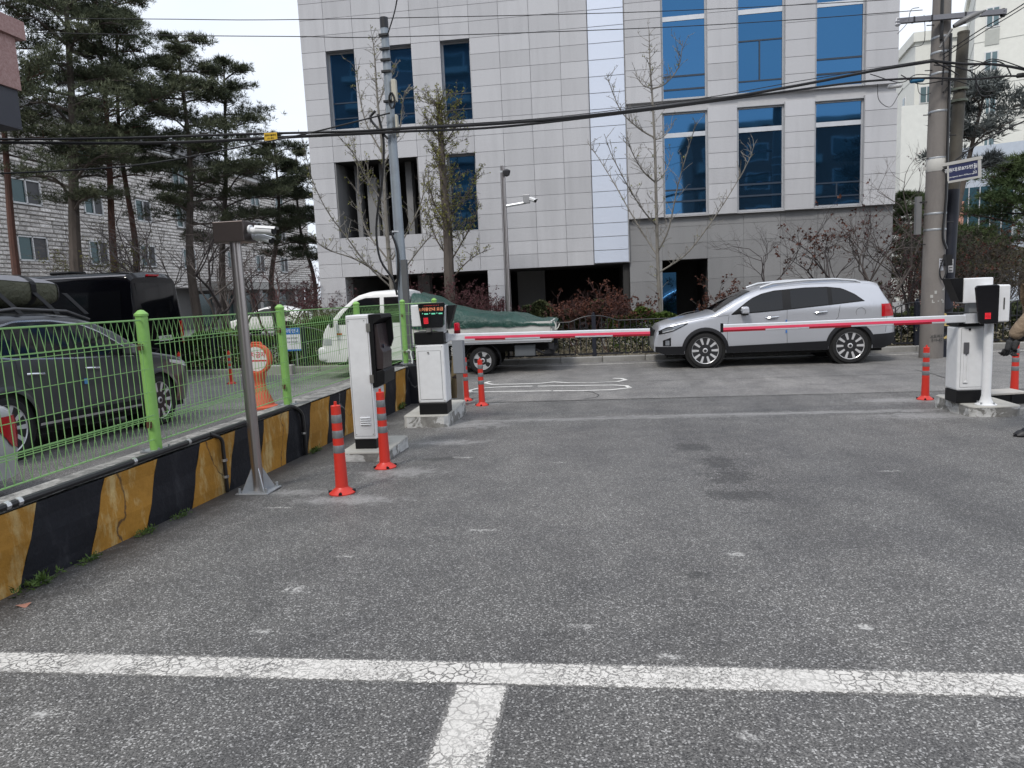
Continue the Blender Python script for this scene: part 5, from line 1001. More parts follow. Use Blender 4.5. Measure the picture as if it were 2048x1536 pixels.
# ---- silver SUV across the street (nose to the left)
sv = empty('parked_suv', (1.08, 14.95+0.93, 0.004), 0, 'silver SUV with black cladding parked along the far kerb', 'car')
L0 = 4.76
B = Body(L0, 0.93, [(0, 0.62), (0.05, 0.78), (0.12, 0.875), (0.35, 0.95), (0.7, 1.02), (1.0, 1.07), (1.22, 1.115), (1.42, 1.235), (1.65, 1.37), (1.92, 1.50), (2.2, 1.585), (2.5, 1.635), (3.0, 1.668), (3.5, 1.672), (4.0, 1.655), (4.3, 1.625), (4.42, 1.59), (4.50, 1.41), (4.60, 1.25), (4.68, 1.12), (4.73, 0.95), (4.76, 0.80)],
         lambda x: 0.30 if 0.2 < x < 4.5 else (0.30+0.35*(0.2-x) if x <= 0.2 else 0.30+0.4*(x-4.5)), [(1.02, 0.37, 0.415), (3.86, 0.37, 0.415)], 1.12, 1.65, 0.77, 0.5, 0.35, 0.80)
body = B.shell(sv, SILV); B.arch_trim(body, CLAD, 0.06)
def suv_sill_top(x): return 0.41+0.02*(x-1.5)
B.patch(body, 'sill_cladding', CLAD, 1.44, 3.44, 0.302, lambda x: 0.44+0.02*(x-1.44), 0.012); B.patch(body, 'front_cladding', CLAD, 0.02, 0.60, lambda x: B.zb(x)+0.002, lambda x: 0.47, 0.008); B.patch(body, 'rear_cladding', CLAD, 4.29, 4.755, lambda x: B.zb(x)+0.002, lambda x: 0.60-0.05*(4.7-x), 0.008)
wb = [(1.55, 1.075), (2.6, 1.13), (3.5, 1.195), (4.13, 1.245)]; wt_ = [(1.55, 1.095), (1.75, 1.25), (1.95, 1.39), (2.15, 1.475), (2.4, 1.53), (3.0, 1.565), (3.45, 1.56), (3.72, 1.52), (3.95, 1.40), (4.13, 1.255)]
B.patch(body, 'window_band', BLACKP, 1.55, 4.13, wb, wt_, 0.003, 30, 5)
for a, b in ((1.75, 2.56), (2.72, 3.44), (3.52, 4.06)): B.patch(body, 'side_window', GLS, a, b, lambda x: interp(x, wb)+0.02, lambda x: max(interp(x, wb)+0.022, interp(x, wt_)-0.025), 0.006, 16, 5)
B.top_patch(body, 'windscreen', GLS, 1.25, 1.98); B.top_patch(body, 'rear_window', GLS, 4.42, 4.61, 0.8)
B.seam(body, [(1.47, 0.46), (1.46, 0.8), (1.50, 1.06)]); B.seam(body, [(2.64, 0.46), (2.63, 0.8), (2.64, 1.13)]); B.seam(body, [(3.45, 0.75), (3.62, 0.95), (3.66, 1.18)]); B.seam(body, [(0.42, 0.94), (1.0, 1.03), (1.5, 1.075)], r=0.003); B.seam(body, [(4.60, 1.20), (4.55, 0.95), (4.52, 0.62)], r=0.003)
B.patch(body, 'tail_lamp', TAIL, 4.44, 4.695, lambda x: 0.93+0.0*x, lambda x: min(1.18, B.zt(x)-0.015), 0.010, 8, 4); B.patch(body, 'head_lamp_trim', BLACKP, 0.09, 0.68, [(0.09, 0.72), (0.4, 0.79), (0.68, 0.93)], [(0.09, 0.80), (0.25, 0.875), (0.68, 0.945)], 0.006, 12, 4); B.patch(body, 'head_lamp', LAMPG, 0.16, 0.60, [(0.16, 0.755), (0.4, 0.81), (0.60, 0.905)], [(0.16, 0.815), (0.3, 0.865), (0.60, 0.925)], 0.009, 12, 4); B.patch(body, 'lamp_strip', HEADL, 0.17, 0.40, [(0.17, 0.758), (0.40, 0.812)], [(0.17, 0.78), (0.40, 0.835)], 0.012, 8, 2)
B.patch(body, 'fog_lamp_bezel', BLACKP, 0.17, 0.33, 0.485, [(0.17, 0.60), (0.33, 0.66)], 0.006, 5, 3); B.patch(body, 'fog_lamp', LAMPG, 0.22, 0.30, 0.50, 0.60, 0.010, 4, 3)
for x in (2.22, 3.16):
    z = 0.99 if x < 3 else 1.055
    for sg_ in (-1, 1):
        y = sg_*(B.side(x, z)+0.018); MB().tube([(x, y-sg_*0.02, z), (x+0.03, y+sg_*0.012, z), (x+0.2, y+sg_*0.012, z+0.012), (x+0.25, y-sg_*0.02, z+0.014)], 0.016, 8).obj('door_handle', CHR, body, smooth=True)
    B.patch(body, 'handle_recess_shade', M_plain('recess_shade_silver', (0.36, 0.37, 0.39), 0.4, 0.4), x+0.05, x+0.18, z-0.045, z+0.04, 0.003, 4, 3)  # darker silver patch on the flush door paints the shade of a recess
for sg_ in (-1, 1):
    y = sg_*(B.side(1.75, 1.12)+0.11); m = MB(); m.box((1.80, y, 1.165), (0.15, 0.19, 0.15), taper=0.9); mr = m.obj('mirror', SILV, body, bevel=0.04, seg=3); MB().box((1.79, y, 1.08), (0.12, 0.16, 0.03)).obj('mirror_base', BLACKP, mr); MB().box((1.72, y+sg_*0.04, 1.17), (0.02, 0.1, 0.03)).obj('indicator', HEADL, mr)
    yr = sg_*(0.70); m = MB(); m.tube([(2.15, yr, 1.60), (2.4, yr, 1.675), (3.0, yr, 1.71), (3.6, yr, 1.705), (4.0, yr, 1.66), (4.1, yr, 1.62)], 0.022, 8); m.obj('roof_rail', ALU, body, smooth=True)
m = MB(); m.prism([(4.15, 1.60), (4.44, 1.575), (4.47, 1.555), (4.42, 1.54), (4.2, 1.56)], 'y', -0.62, 0.62); m.obj('spoiler', SILV, body, bevel=0.01)
MB().tube([(3.05+1.0+0.09*cos(k*pi/10), -(B.side(4.05, 1.03)+0.001), 1.03+0.09*sin(k*pi/10)) for k in range(20)], 0.003, 4, closed=True).obj('fuel_flap', SEAM, body)
MB().bx(0.005, 0.05, -0.45, 0.45, 0.66, 0.80).obj('grille', BLACKP, body); MB().box((2.62, -(B.side(2.62, 0.88)+0.008), 0.90), (0.03, 0.008, 0.07)).obj('door_guard', M_plain('blue_foam', (0.05, 0.18, 0.5), 0.7), body); MB().box((2.62, -(B.side(2.62, 0.7)+0.008), 0.70), (0.03, 0.008, 0.06)).obj('door_guard', M_plain('blue_foam_b', (0.05, 0.18, 0.5), 0.7), body)
underbody(sv, 0.25, 4.5, 0.80, 0.24, 0.72, [(1.02, 0.37, 0.41, 0.9), (3.86, 0.37, 0.41, 0.9)])
for x in (1.02, 3.86):
    for sg_ in (-1, 1): wheel(sv, x, sg_*0.815, 0.366, 0.364, 0.225, sg_*-1 if False else (1 if sg_ > 0 else -1))
# ---- graphite SUV behind the fence, nose towards the street
gv = empty('parked_suv', (-7.36, 10.55, 0.0), 0, 'dark grey SUV with a roof bag parked behind the green fence', 'car')
gv.location.z = gz(10.55)+0.005; gv.rotation_euler = Euler((0, -math.atan(0.039), -pi/2), 'XYZ')
L1_ = 4.68
C_ = Body(L1_, 0.92, [(0, 0.60), (0.05, 0.78), (0.15, 0.90), (0.5, 1.0), (0.9, 1.06), (1.15, 1.10), (1.4, 1.24), (1.7, 1.41), (2.0, 1.53), (2.35, 1.61), (2.8, 1.65), (3.4, 1.64), (3.9, 1.58), (4.15, 1.52), (4.3, 1.40), (4.45, 1.22), (4.58, 1.05), (4.68, 0.8)], 0.30, [(0.98, 0.37, 0.415), (3.69, 0.37, 0.415)], 1.07, 1.65, 0.77, 0.5, 0.4, 0.78)
gb_ = C_.shell(gv, GREYP); C_.arch_trim(gb_, GREYP, 0.05)
C_.patch(gb_, 'sill_cladding', CLAD, 1.40, 3.27, 0.302, 0.43, 0.012); C_.patch(gb_, 'sill_trim', CHR, 1.42, 3.25, 0.335, 0.365, 0.03, 10, 2)
wb2 = [(1.5, 1.06), (2.6, 1.09), (3.5, 1.13), (4.0, 1.20)]; wt2 = [(1.5, 1.08), (1.75, 1.24), (2.0, 1.38), (2.3, 1.49), (2.8, 1.54), (3.3, 1.53), (3.7, 1.44), (4.0, 1.215)]
C_.patch(gb_, 'window_trim', CHR, 1.48, 4.02, lambda x: interp(x, wb2)-0.02, lambda x: interp(x, wt2)+0.02, 0.002, 26, 5); C_.patch(gb_, 'window_band', BLACKP, 1.5, 4.0, wb2, wt2, 0.004, 26, 5)
for a, b in ((1.7, 2.55), (2.65, 3.4), (3.46, 3.9)): C_.patch(gb_, 'side_window', GLS, a, b, lambda x: interp(x, wb2)+0.015, lambda x: max(interp(x, wb2)+0.02, interp(x, wt2)-0.02), 0.007, 14, 5)
C_.top_patch(gb_, 'windscreen', GLS, 1.18, 1.95); C_.top_patch(gb_, 'rear_window', GLS, 4.17, 4.42, 0.8)
C_.seam(gb_, [(1.42, 0.44), (1.40, 0.8), (1.46, 1.05)]); C_.seam(gb_, [(2.58, 0.44), (2.57, 0.8), (2.6, 1.09)]); C_.seam(gb_, [(3.3, 0.72), (3.48, 0.95), (3.5, 1.12)]); C_.seam(gb_, [(0.5, 0.93), (1.0, 1.02), (1.45, 1.06)])
for x in (2.2, 3.12):
    for sg_ in (-1, 1): y = sg_*(C_.side(x, 0.93)+0.018); MB().tube([(x, y-sg_*0.02, 0.93), (x+0.03, y+sg_*0.012, 0.93), (x+0.2, y+sg_*0.012, 0.94), (x+0.24, y-sg_*0.02, 0.94)], 0.016, 8).obj('door_handle', CHR, gb_, smooth=True)
for sg_ in (-1, 1):
    y = sg_*(C_.side(1.65, 1.1)+0.11); m = MB(); m.box((1.68, y, 1.13), (0.14, 0.2, 0.15), taper=0.9); mr = m.obj('mirror', GREYP, gb_, bevel=0.04, seg=3); MB().tube([(2.0, sg_*0.68, 1.56), (2.4, sg_*0.69, 1.665), (3.2, sg_*0.69, 1.69), (3.8, sg_*0.68, 1.62)], 0.016, 8).obj('roof_rail', M_plain('rail_dark', (0.12, 0.12, 0.125), 0.4, 0.5), gb_, smooth=True)
    MB().box((2.48, sg_*(C_.side(2.5, 0.8)+0.012), 0.78), (0.05, 0.008, 0.07)).obj('door_guard', M_plain('blue_guard', (0.08, 0.25, 0.5), 0.7), gb_)
C_.patch(gb_, 'head_lamp', HEADL, 0.12, 0.7, [(0.12, 0.78), (0.7, 0.90)], [(0.12, 0.87), (0.7, 0.945)], 0.008, 8, 3); C_.patch(gb_, 'tail_lamp', TAIL, 4.2, 4.6, 0.92, lambda x: min(1.06, C_.zt(x)-0.02), 0.008, 8, 3); C_.patch(gb_, 'fender_badge', CHR, 1.18, 1.38, 0.925, 0.955, 0.006, 4, 2)
underbody(gv, 0.25, 4.4, 0.80, 0.22, 0.72, [(0.98, 0.37, 0.41, 0.89), (3.69, 0.37, 0.41, 0.89)])
for x in (0.98, 3.69):
    for sg_ in (-1, 1): wheel(gv, x, sg_*0.80, 0.362, 0.362, 0.23, 1 if sg_ > 0 else -1)
# roof bag
OLV = NT('olive_canvas'); OLV.color(OLV.mix(OLV.noise(5, 4), (0.055, 0.058, 0.035), (0.095, 0.095, 0.062))); OLV.set(Roughness=0.75); OLV.bump(OLV.noise(7, 4, 0.6, None, 1.5), 0.8, 0.05)
bag = empty('roof_bag', gv.matrix_basis @ Vector((2.95, 0, 1.70)), 0, 'olive canvas roof bag with black straps on the dark grey SUV', 'bag'); bag.rotation_euler = gv.rotation_euler
m = MB()
def bagp(u, v):
    a = 2*pi*v; x = -0.85+1.55*u; e = 1-abs(2*u-1)**5; hy, hz = 0.56*(0.55+0.45*e), 0.20*(0.45+0.55*e)
    cx_, sx_ = cos(a), sin(a); y = hy*math.copysign(abs(cx_)**0.55, cx_); z = 0.21+hz*math.copysign(abs(sx_)**0.6, sx_)*(1+0.05*sin(9*u+3*a)); return (x, y+0.01*sin(17*u+a), max(0.01, z))
m.grid(bagp, [i/28 for i in range(29)], [j/32 for j in range(33)]); m.poly([bagp(0, j/32) for j in range(32)]); m.poly([bagp(1, j/32) for j in range(31, -1, -1)]); bb = m.obj('canvas', OLV.m, bag, smooth=True)
for u in (0.10, 0.42, 0.78):
    m = MB(); m.grid(lambda k, v: tuple(c*1.02 if i else c for i, c in enumerate(bagp(u+0.028*(k-0.5)*2, v)))[:2]+(bagp(u+0.028*(k-0.5)*2, v)[2]*1.02+0.002,), [0, 0.5, 1], [j/32 for j in range(33)]); m.obj('strap', BLACKP, bag, fix=False)
    for sg_ in (-1, 1): x = -0.85+1.55*u; m = MB(); m.add([(x-0.04, sg_*0.56, 0.2), (x+0.04, sg_*0.56, 0.2), (x-0.12, sg_*0.72, -0.07), (x-0.2, sg_*0.72, -0.07)], [(0, 1, 2, 3)]); m.add([(x-0.04, sg_*0.57, 0.2), (x+0.04, sg_*0.57, 0.2), (x-0.12, sg_*0.73, -0.07), (x-0.2, sg_*0.73, -0.07)], [(3, 2, 1, 0)]); m.obj('tie_strap', BLACKP, bag, fix=False)
m = MB(); m.grid(lambda u, v: (bagp(u, 0.06+0.09*v)[0], bagp(u, 0.06+0.09*v)[1]+0.006, bagp(u, 0.06+0.09*v)[2]+0.002), [0.03+0.94*i/20 for i in range(21)], [0, 0.5, 1]); m.grid(lambda u, v: (bagp(u, 0.44-0.09*v)[0], bagp(u, 0.44-0.09*v)[1]-0.006, bagp(u, 0.44-0.09*v)[2]+0.002), [0.03+0.94*i/20 for i in range(21)], [0, 0.5, 1]); m.obj('zip_flap', M_plain('grey_webbing', (0.22, 0.22, 0.24), 0.6), bag, fix=False, smooth=True)
# ---- silver car at the lower left: only its tail corner reaches the frame
sc_ = empty('parked_car', (-5.80, 0.90, 0), 0, 'tail corner of a silver car with a red lamp at the lower left edge', 'car'); sc_.location.z = gz(1.12)+0.005; sc_.rotation_euler = Euler((0, math.atan(0.039), pi/2), 'XYZ')
D_ = Body(4.6, 0.90, [(0, 0.55), (0.1, 0.75), (0.6, 0.85), (1.2, 0.93), (1.9, 1.30), (2.3, 1.42), (3.0, 1.44), (3.4, 1.34), (3.9, 1.02), (4.1, 0.88), (4.4, 0.80), (4.54, 0.72), (4.6, 0.5)], 0.28, [(0.95, 0.33, 0.37), (3.65, 0.33, 0.37)], 0.95, 1.44, 0.74, 0.5, 0.45, 0.76)
db = D_.shell(sc_, car_paint('silver_pearl', (0.58, 0.59, 0.60), 0.3)); D_.patch(db, 'side_window', GLS, 1.6, 3.85, lambda x: 0.96, lambda x: max(0.98, D_.zt(x)-0.07), 0.004, 18, 4); D_.top_patch(db, 'rear_window', GLS, 3.5, 4.02); D_.top_patch(db, 'windscreen', GLS, 1.22, 2.0)
D_.patch(db, 'tail_lamp', TAIL, 4.18, 4.57, [(4.15, 0.66), (4.35, 0.46), (4.57, 0.42)], lambda x: min(0.72, D_.zt(x)-0.03), 0.010, 10, 5); D_.patch(db, 'bumper', car_paint('bumper_pearl', (0.55, 0.56, 0.57), 0.3), 4.02, 4.58, 0.20, [(4.02, 0.42), (4.58, 0.38)], 0.016, 10, 4)
underbody(sc_, 0.25, 4.3, 0.78, 0.2, 0.62, [(0.95, 0.33, 0.36, 0.87), (3.65, 0.33, 0.36, 0.87)])
for x in (0.95, 3.65):
    for sg_ in (-1, 1): wheel(sc_, x, sg_*0.78, 0.325, 0.325, 0.2, 1 if sg_ > 0 else -1)
# ---- black panel van, its back to us on the right
vn = empty('black_van', (-15.9, 14.72+0.95, 0.0), 0, 'tall glossy black van parked beyond the fence on the left', 'van')
V_B = Body(5.6, 0.95, [(0, 0.7), (0.15, 1.05), (0.6, 1.25), (1.0, 1.75), (1.5, 2.35), (1.9, 2.55), (2.6, 2.60), (5.0, 2.60), (5.4, 2.56), (5.5, 2.45), (5.56, 1.6), (5.6, 0.9)], 0.34, [(1.0, 0.36, 0.40), (4.3, 0.36, 0.40)], 1.25, 2.6, 0.86, 0.5, 0.12, 0.92, 0.16, 0.03)
vb = V_B.shell(vn, BLKP)
V_B.patch(vb, 'side_window', GLS, 2.2, 5.25, 1.42, 2.18, 0.004, 16, 5); V_B.patch(vb, 'roof_gutter', M_plain('grey_gutter', (0.20, 0.20, 0.22), 0.4), 1.9, 5.38, 2.50, 2.53, 0.012, 16, 2); V_B.patch(vb, 'side_moulding', CLAD, 1.5, 3.8, 0.60, 0.72, 0.012, 10, 2)
m = MB(); m.grid(lambda u, v: (5.515+0.045*(1-v)+0.012*(1-abs(2*u-1)**4), -0.70+1.40*u, 1.42+0.92*v), [i/10 for i in range(11)], [j/6 for j in range(7)]); m.obj('rear_window', GLS, vb, fix=True, smooth=True)
for sg_ in (-1, 1):
    tl = MB().bx(5.50, 5.60, sg_*0.80-0.06, sg_*0.80+0.06, 0.80, 1.42).obj('tail_lamp', TAIL, vb, bevel=0.02); MB().bx(5.595, 5.606, sg_*0.80-0.04, sg_*0.80+0.04, 0.92, 1.04).obj('reverse_lamp', HEADL, tl)
MB().bx(5.56, 5.72, -0.9, 0.9, 0.36, 0.58).obj('bumper', BLKP, vb, bevel=0.03); pl_ = MB().bx(5.575, 5.60, -0.16, 0.36, 0.98, 1.10).obj('number_plate', M_plain('plate_white', (0.6, 0.6, 0.58), 0.4), vb); lettering('52 2876', 0.105, BLACKP, pl_, (5.604, 0.1, 1.04), (pi/2, 0, pi/2)); MB().bx(5.46, 5.52, -0.2, 0.2, 2.50, 2.54).obj('brake_lamp', TAIL, vb); MB().bx(3.1, 3.6, -0.3, 0.3, 2.625, 2.70).obj('roof_vent', BLACKP, vb, bevel=0.03)
underbody(vn, 0.3, 5.5, 0.84, 0.25, 0.8, [(1.0, 0.36, 0.4, 0.93), (4.3, 0.36, 0.4, 0.93)])
for x in (1.0, 4.3):
    for sg_ in (-1, 1): wheel(vn, x, sg_*0.83, 0.352, 0.352, 0.22, 1 if sg_ > 0 else -1)
# ---- white flatbed truck with green tarpaulin, nose to the left
tk = empty('flatbed_truck', (-6.18, 15.05+0.83, 0.004), 0, 'small white flatbed truck with a green tarpaulin over its bed', 'truck')
T_ = Body(1.98, 0.82, [(0, 0.78), (0.03, 1.0), (0.10, 1.12), (0.18, 1.22), (0.45, 1.50), (0.75, 1.74), (0.9, 1.82), (1.1, 1.87), (1.5, 1.885), (1.85, 1.88), (1.95, 1.85), (1.98, 1.80)], 0.38, [(0.92, 0.30, 0.37)], 1.17, 1.88, 0.86, 0.22, 0.08, 0.88, 0.07, 0.03)
tb = T_.shell(tk, WHTP); twb = [(0.42, 1.20), (1.85, 1.20)]; twt = [(0.42, 1.30), (0.6, 1.50), (0.85, 1.70), (1.05, 1.76), (1.85, 1.76)]
T_.patch(tb, 'window_trim', BLACKP, 0.42, 1.88, twb, twt, 0.003, 18, 5); T_.patch(tb, 'side_window', GLS, 0.52, 1.38, lambda x: 1.215, lambda x: interp(x, twt)-0.025, 0.006, 14, 5); T_.patch(tb, 'side_window', GLS, 1.50, 1.83, 1.22, 1.735, 0.006, 8, 4); T_.patch(tb, 'window_pillar', WHTP, 1.39, 1.48, 1.20, 1.765, 0.008, 4, 4)
T_.top_patch(tb, 'windscreen', GLS, 0.20, 0.86); T_.patch(tb, 'indicator', M_plain('amber_lens', (0.55, 0.13, 0.02), 0.2), 0.38, 0.50, 0.98, 1.02, 0.010, 4, 2); T_.seam(tb, [(0.42, 0.55), (0.40, 0.95), (0.44, 1.2)]); T_.seam(tb, [(1.44, 0.42), (1.44, 0.8), (1.44, 1.2)]); T_.seam(tb, [(0.0, 0.86), (0.4, 0.87), (1.44, 0.88)])
MB().bx(-0.10, 0.30, -0.80, 0.80, 0.40, 0.72).obj('bumper', WHTP, tb, bevel=0.07, seg=3); T_.patch(tb, 'head_lamp', HEADL, 0.04, 0.26, 0.76, 0.90, 0.008, 5, 3)
for sg_ in (-1, 1): MB().box((0.34, sg_*0.98, 1.28), (0.06, 0.16, 0.26)).obj('mirror', BLACKP, tb, bevel=0.03); MB().box((1.9, sg_*0.7, 1.83), (0.02, 0.05, 0.06)).obj('lamp', HEADL, tb)
MB().bx(1.0, 5.0, -0.36, 0.36, 0.44, 0.60).obj('chassis', UNDER, tk); MB().bx(0.3, 1.9, -0.7, 0.7, 0.3, 0.6).obj('underbody', UNDER, tk)
bd = MB().bx(2.04, 5.10, -0.83, 0.83, 0.66, 0.74).obj('bed_floor', WHTP, tk); BW = M_dirty('bed_white', (0.60, 0.60, 0.57), (0.35, 0.33, 0.30), 0.5, 3, 0.5)
for sg_ in (-1, 1):
    MB().bx(2.04, 5.10, sg_*0.83-0.02, sg_*0.83+0.02, 0.742, 1.10).obj('side_board', BW, bd); MB().bx(2.04, 5.12, sg_*0.85-0.012, sg_*0.85+0.012, 0.70, 0.735).obj('rail', ALU, bd)
    for k in range(5): MB().box((2.35+0.62*k, sg_*0.858, 1.05), (0.02, 0.02, 0.03)).obj('hook', GALV, bd)
    MB().tube([(3.6+0.39*cos(pi*k/10), sg_*0.70, 0.30+0.39*sin(pi*k/10)) for k in range(-1, 12)], 0.02, 6).obj('mudguard', CLAD, tk, smooth=True); m = MB(); m.grid(lambda a, v: (3.6+0.39*cos(a), sg_*(0.60+0.22*v), 0.30+0.39*sin(a)), [pi*k/10 for k in range(-1, 12)], [0, 1]); m.obj('mudguard_skin', CLAD, tk, fix=False)
MB().bx(5.10, 5.14, -0.83, 0.83, 0.742, 1.10).obj('tail_board', BW, bd); MB().bx(2.02, 2.06, -0.8, 0.8, 0.742, 1.75).obj('head_board', WHTP, bd)
for y in (-0.7, 0.7): MB().bx(5.06, 5.15, y-0.12, y+0.12, 0.50, 0.62).obj('tail_lamp', DARK, tk)
MB().bx(4.3, 4.75, -0.72, -0.55, 0.36, 0.60).obj('tool_box', M_plain('tool_grey', (0.10, 0.11, 0.12), 0.6), tk, bevel=0.02); MB().bx(2.3, 2.9, -0.7, -0.4, 0.34, 0.58).obj('fuel_tank', UNDER, tk, bevel=0.03); MB().tube([(4.75, -0.66, 0.5), (5.0, -0.7, 0.38), (5.25, -0.7, 0.37)], 0.03, 8).obj('tail_guard', CLAD, tk, smooth=True); MB().bx(4.95, 5.15, -0.75, 0.75, 0.40, 0.48).obj('rear_bumper', CLAD, tk)
for x, st_ in ((0.92, 'star'), (3.6, 'star')):
    for sg_ in (-1, 1): wheel(tk, x, sg_*0.70, 0.30, 0.30, 0.19, 1 if sg_ > 0 else -1, 5, 0.66, 'star')
TARP = NT('green_tarpaulin'); TARP.color(TARP.mix(TARP.noise(3, 4), (0.006, 0.042, 0.031), (0.011, 0.066, 0.049))); TARP.set(Roughness=0.38, Specular_IOR_Level=0.6); TARP.bump(TARP.noise(2.6, 5, 0.6, TARP.coord('Object', (1, 1, 0.6)), 2.0), 0.9, 0.09)
tp = empty('tarpaulin', (-6.18, 15.88, 0.004), 0, 'dark green tarpaulin sagging from the cab over the truck load', 'tarpaulin'); rt = random.Random(2)
ztop = [(2.08, 1.84), (2.25, 1.82), (2.5, 1.70), (2.8, 1.55), (3.1, 1.44), (3.5, 1.36), (3.85, 1.31), (4.25, 1.31), (4.6, 1.20), (4.9, 1.14), (5.2, 1.10)]
def tpf(u, v):
    x = 2.08+3.12*u; zt_ = interp(x, ztop); a = 2*v-1; e = abs(a); w_ = 0.87
    edge = 1.03-0.012*(x-3)+0.012*sin(7*x)+0.008*sin(19*x); y = w_*math.copysign(min(1, e*1.35)**0.8, a)*(0.90+0.10*min(1, e*1.3)); k = smoothstep(0.45, 1.0, e); z = zt_*(1-k)+edge*k + 0.025*sin(11*x+5*a)*sin(6*a+x)*(1-k) - 0.10*(1-e)*0.3
    return (x, y, z)
m = MB(); m.grid(tpf, [i/48 for i in range(49)], [j/28 for j in range(29)]); m.obj('sheet', TARP.m, tp, smooth=True, fix=False)
m = MB(); m.tube(smooth_path([(5.18, -0.86, 1.10), (5.22, -0.87, 1.0), (5.20, -0.88, 0.92), (5.26, -0.86, 0.95), (5.3, -0.84, 1.04)], 4), 0.012, 5); m.obj('rope', M_plain('rope_white', (0.5, 0.5, 0.46), 0.9), tp)
# ------------------------------------------------------------------ vegetation
def leafmat(name, a, b, rough=0.7, scale=1.2):
    t = NT(name); f = t.noise(scale, 3); g = t.noise(scale*14, 2); c = t.mix(t.ramp(f, [(0.35, 0.0), (0.65, 1.0)]), a, b); t.color(t.mix(t.ramp(g, [(0.4, 0.0), (0.7, 0.5)]), c, tuple(v*0.55 for v in a))); t.set(Roughness=rough, Specular_IOR_Level=0.25); return t.m
PINE1 = leafmat('pine_needles', (0.060, 0.075, 0.044), (0.165, 0.182, 0.108)); PINE2 = leafmat('pine_needles_dark', (0.050, 0.066, 0.039), (0.135, 0.155, 0.090)); PINEG = leafmat('pine_needles_grey', (0.085, 0.10, 0.10), (0.17, 0.185, 0.18)); PINEB = leafmat('pine_needles_green', (0.038, 0.066, 0.024), (0.10, 0.135, 0.052))
BARK = M_dirty('bark_grey', (0.115, 0.095, 0.082), (0.05, 0.042, 0.037), 0.9, 7, 0.95, bump=0.8, streak=True); BARKR = M_dirty('bark_red', (0.13, 0.065, 0.050), (0.055, 0.040, 0.036), 0.9, 6, 0.95, bump=0.8, streak=True); BARKP = M_dirty('bark_pale', (0.22, 0.205, 0.18), (0.11, 0.10, 0.09), 0.8, 6, 0.9, bump=0.5, streak=True)
_rng = np.random.default_rng(11)
def tuft_cloud(P, D, size, n=11, w=0.085, rng=_rng):
    """P (k,3) tuft centres, D (k,3) pointing; n thin needle blades each"""
    k = len(P); P = np.asarray(P); D = np.asarray(D); D = D/np.linalg.norm(D, axis=1, keepdims=True)
    d = rng.normal(size=(k, n, 3)); d /= np.linalg.norm(d, axis=2, keepdims=True); d = d*0.9 + D[:, None, :]*0.75; d /= np.linalg.norm(d, axis=2, keepdims=True)
    L_ = size*rng.uniform(0.6, 1.15, size=(k, n, 1)); s = np.cross(d, rng.normal(size=(k, n, 3))); s /= np.linalg.norm(s, axis=2, keepdims=True)
    base = P[:, None, :]+d*0.01; tip = base+d*L_; a = base+s*L_*w*0.5+d*L_*0.25; b = base-s*L_*w*0.5+d*L_*0.25
    return np.stack([a, b, tip], axis=2).reshape(-1, 3)
def pine(label, base, H, trunk, crown_lo, crown_r, seed, mat=PINE1, bark=BARK, n_limb=34, tufts=19, size=0.205, top_shape=None, r0=0.17, group='pine trees', flat=0.55):
    """trunk: list of (dx,dy,frac)"""
    rd = random.Random(seed); rg = np.random.default_rng(seed); o = empty('pine_tree', base, 0, label, 'tree', group)
    path = smooth_path([(dx, dy, H*f) for dx, dy, f in trunk], 6); n = len(path); rad = [r0*(1-0.82*i/(n-1)) for i in range(n)]
    MB().tube(path, rad, 9).obj('trunk', bark, o, smooth=True)
    br = MB(); P = []; D = []
    def at(f):
        i = min(n-2, int(f*(n-1))); return path[i].lerp(path[i+1], f*(n-1)-i)
    for i in range(n_limb):
        f = crown_lo+(1-crown_lo)*((i+rd.uniform(0, 0.8))/n_limb)**0.9; f = min(f, 0.985); az = i*2.399+rd.uniform(-0.5, 0.5); u = (f-crown_lo)/(1-crown_lo)
        shape = top_shape(u) if top_shape else (0.55+0.45*sin(pi*min(1, u*0.9+0.12)))*(1-0.45*u**3); L_ = crown_r*shape*rd.uniform(0.55, 1.12); s = at(f); dr = Vector((cos(az), sin(az), 0)); e = s+dr*L_+Vector((0, 0, L_*rd.uniform(-0.05, 0.35))); mid = s.lerp(e, 0.5)+Vector((rd.uniform(-.1, .1), rd.uniform(-.1, .1), rd.uniform(0.0, 0.22)*L_*0.6))
        lp_ = smooth_path([s, mid, e], 5); br.tube(lp_, [max(0.009, r0*0.22*(1-k/len(lp_)*0.75)) for k in range(len(lp_))], 5, False)
        nb_ = rd.randint(5, 7)
        for j in range(nb_):
            t_ = 0.35+0.65*(j+rd.random()*0.6)/nb_; q = lp_[min(len(lp_)-1, int(t_*(len(lp_)-1)))]; a2 = az+rd.choice((-1, 1))*rd.uniform(0.3, 1.2); l2 = L_*rd.uniform(0.22, 0.45); e2 = q+Vector((cos(a2)*l2, sin(a2)*l2, l2*rd.uniform(0.05, 0.45))); br.tube([q, e2], [0.014, 0.007], 4, False)
            pad = rd.uniform(0.32, 0.62)*min(1.25, max(0.6, L_))
            for k in range(tufts):
                w_ = q.lerp(e2, rd.uniform(0.25, 1.1)); off = Vector((rd.gauss(0, pad*0.42), rd.gauss(0, pad*0.42), abs(rd.gauss(0, pad*0.30*flat)))); P.append(w_+off); D.append(Vector((off.x*0.6+dr.x*0.35, off.y*0.6+dr.y*0.35, 0.65+rd.random()*0.4)))
    br.obj('branches', bark, o, smooth=True, fix=False)
    link('crown', tri_mesh('crown', tuft_cloud(np.array(P), np.array(D), size, 15, 0.115, rg), mat), o, kind='stuff'); return o
def gp(px, py, Y): p = onY(px, py, Y); return p
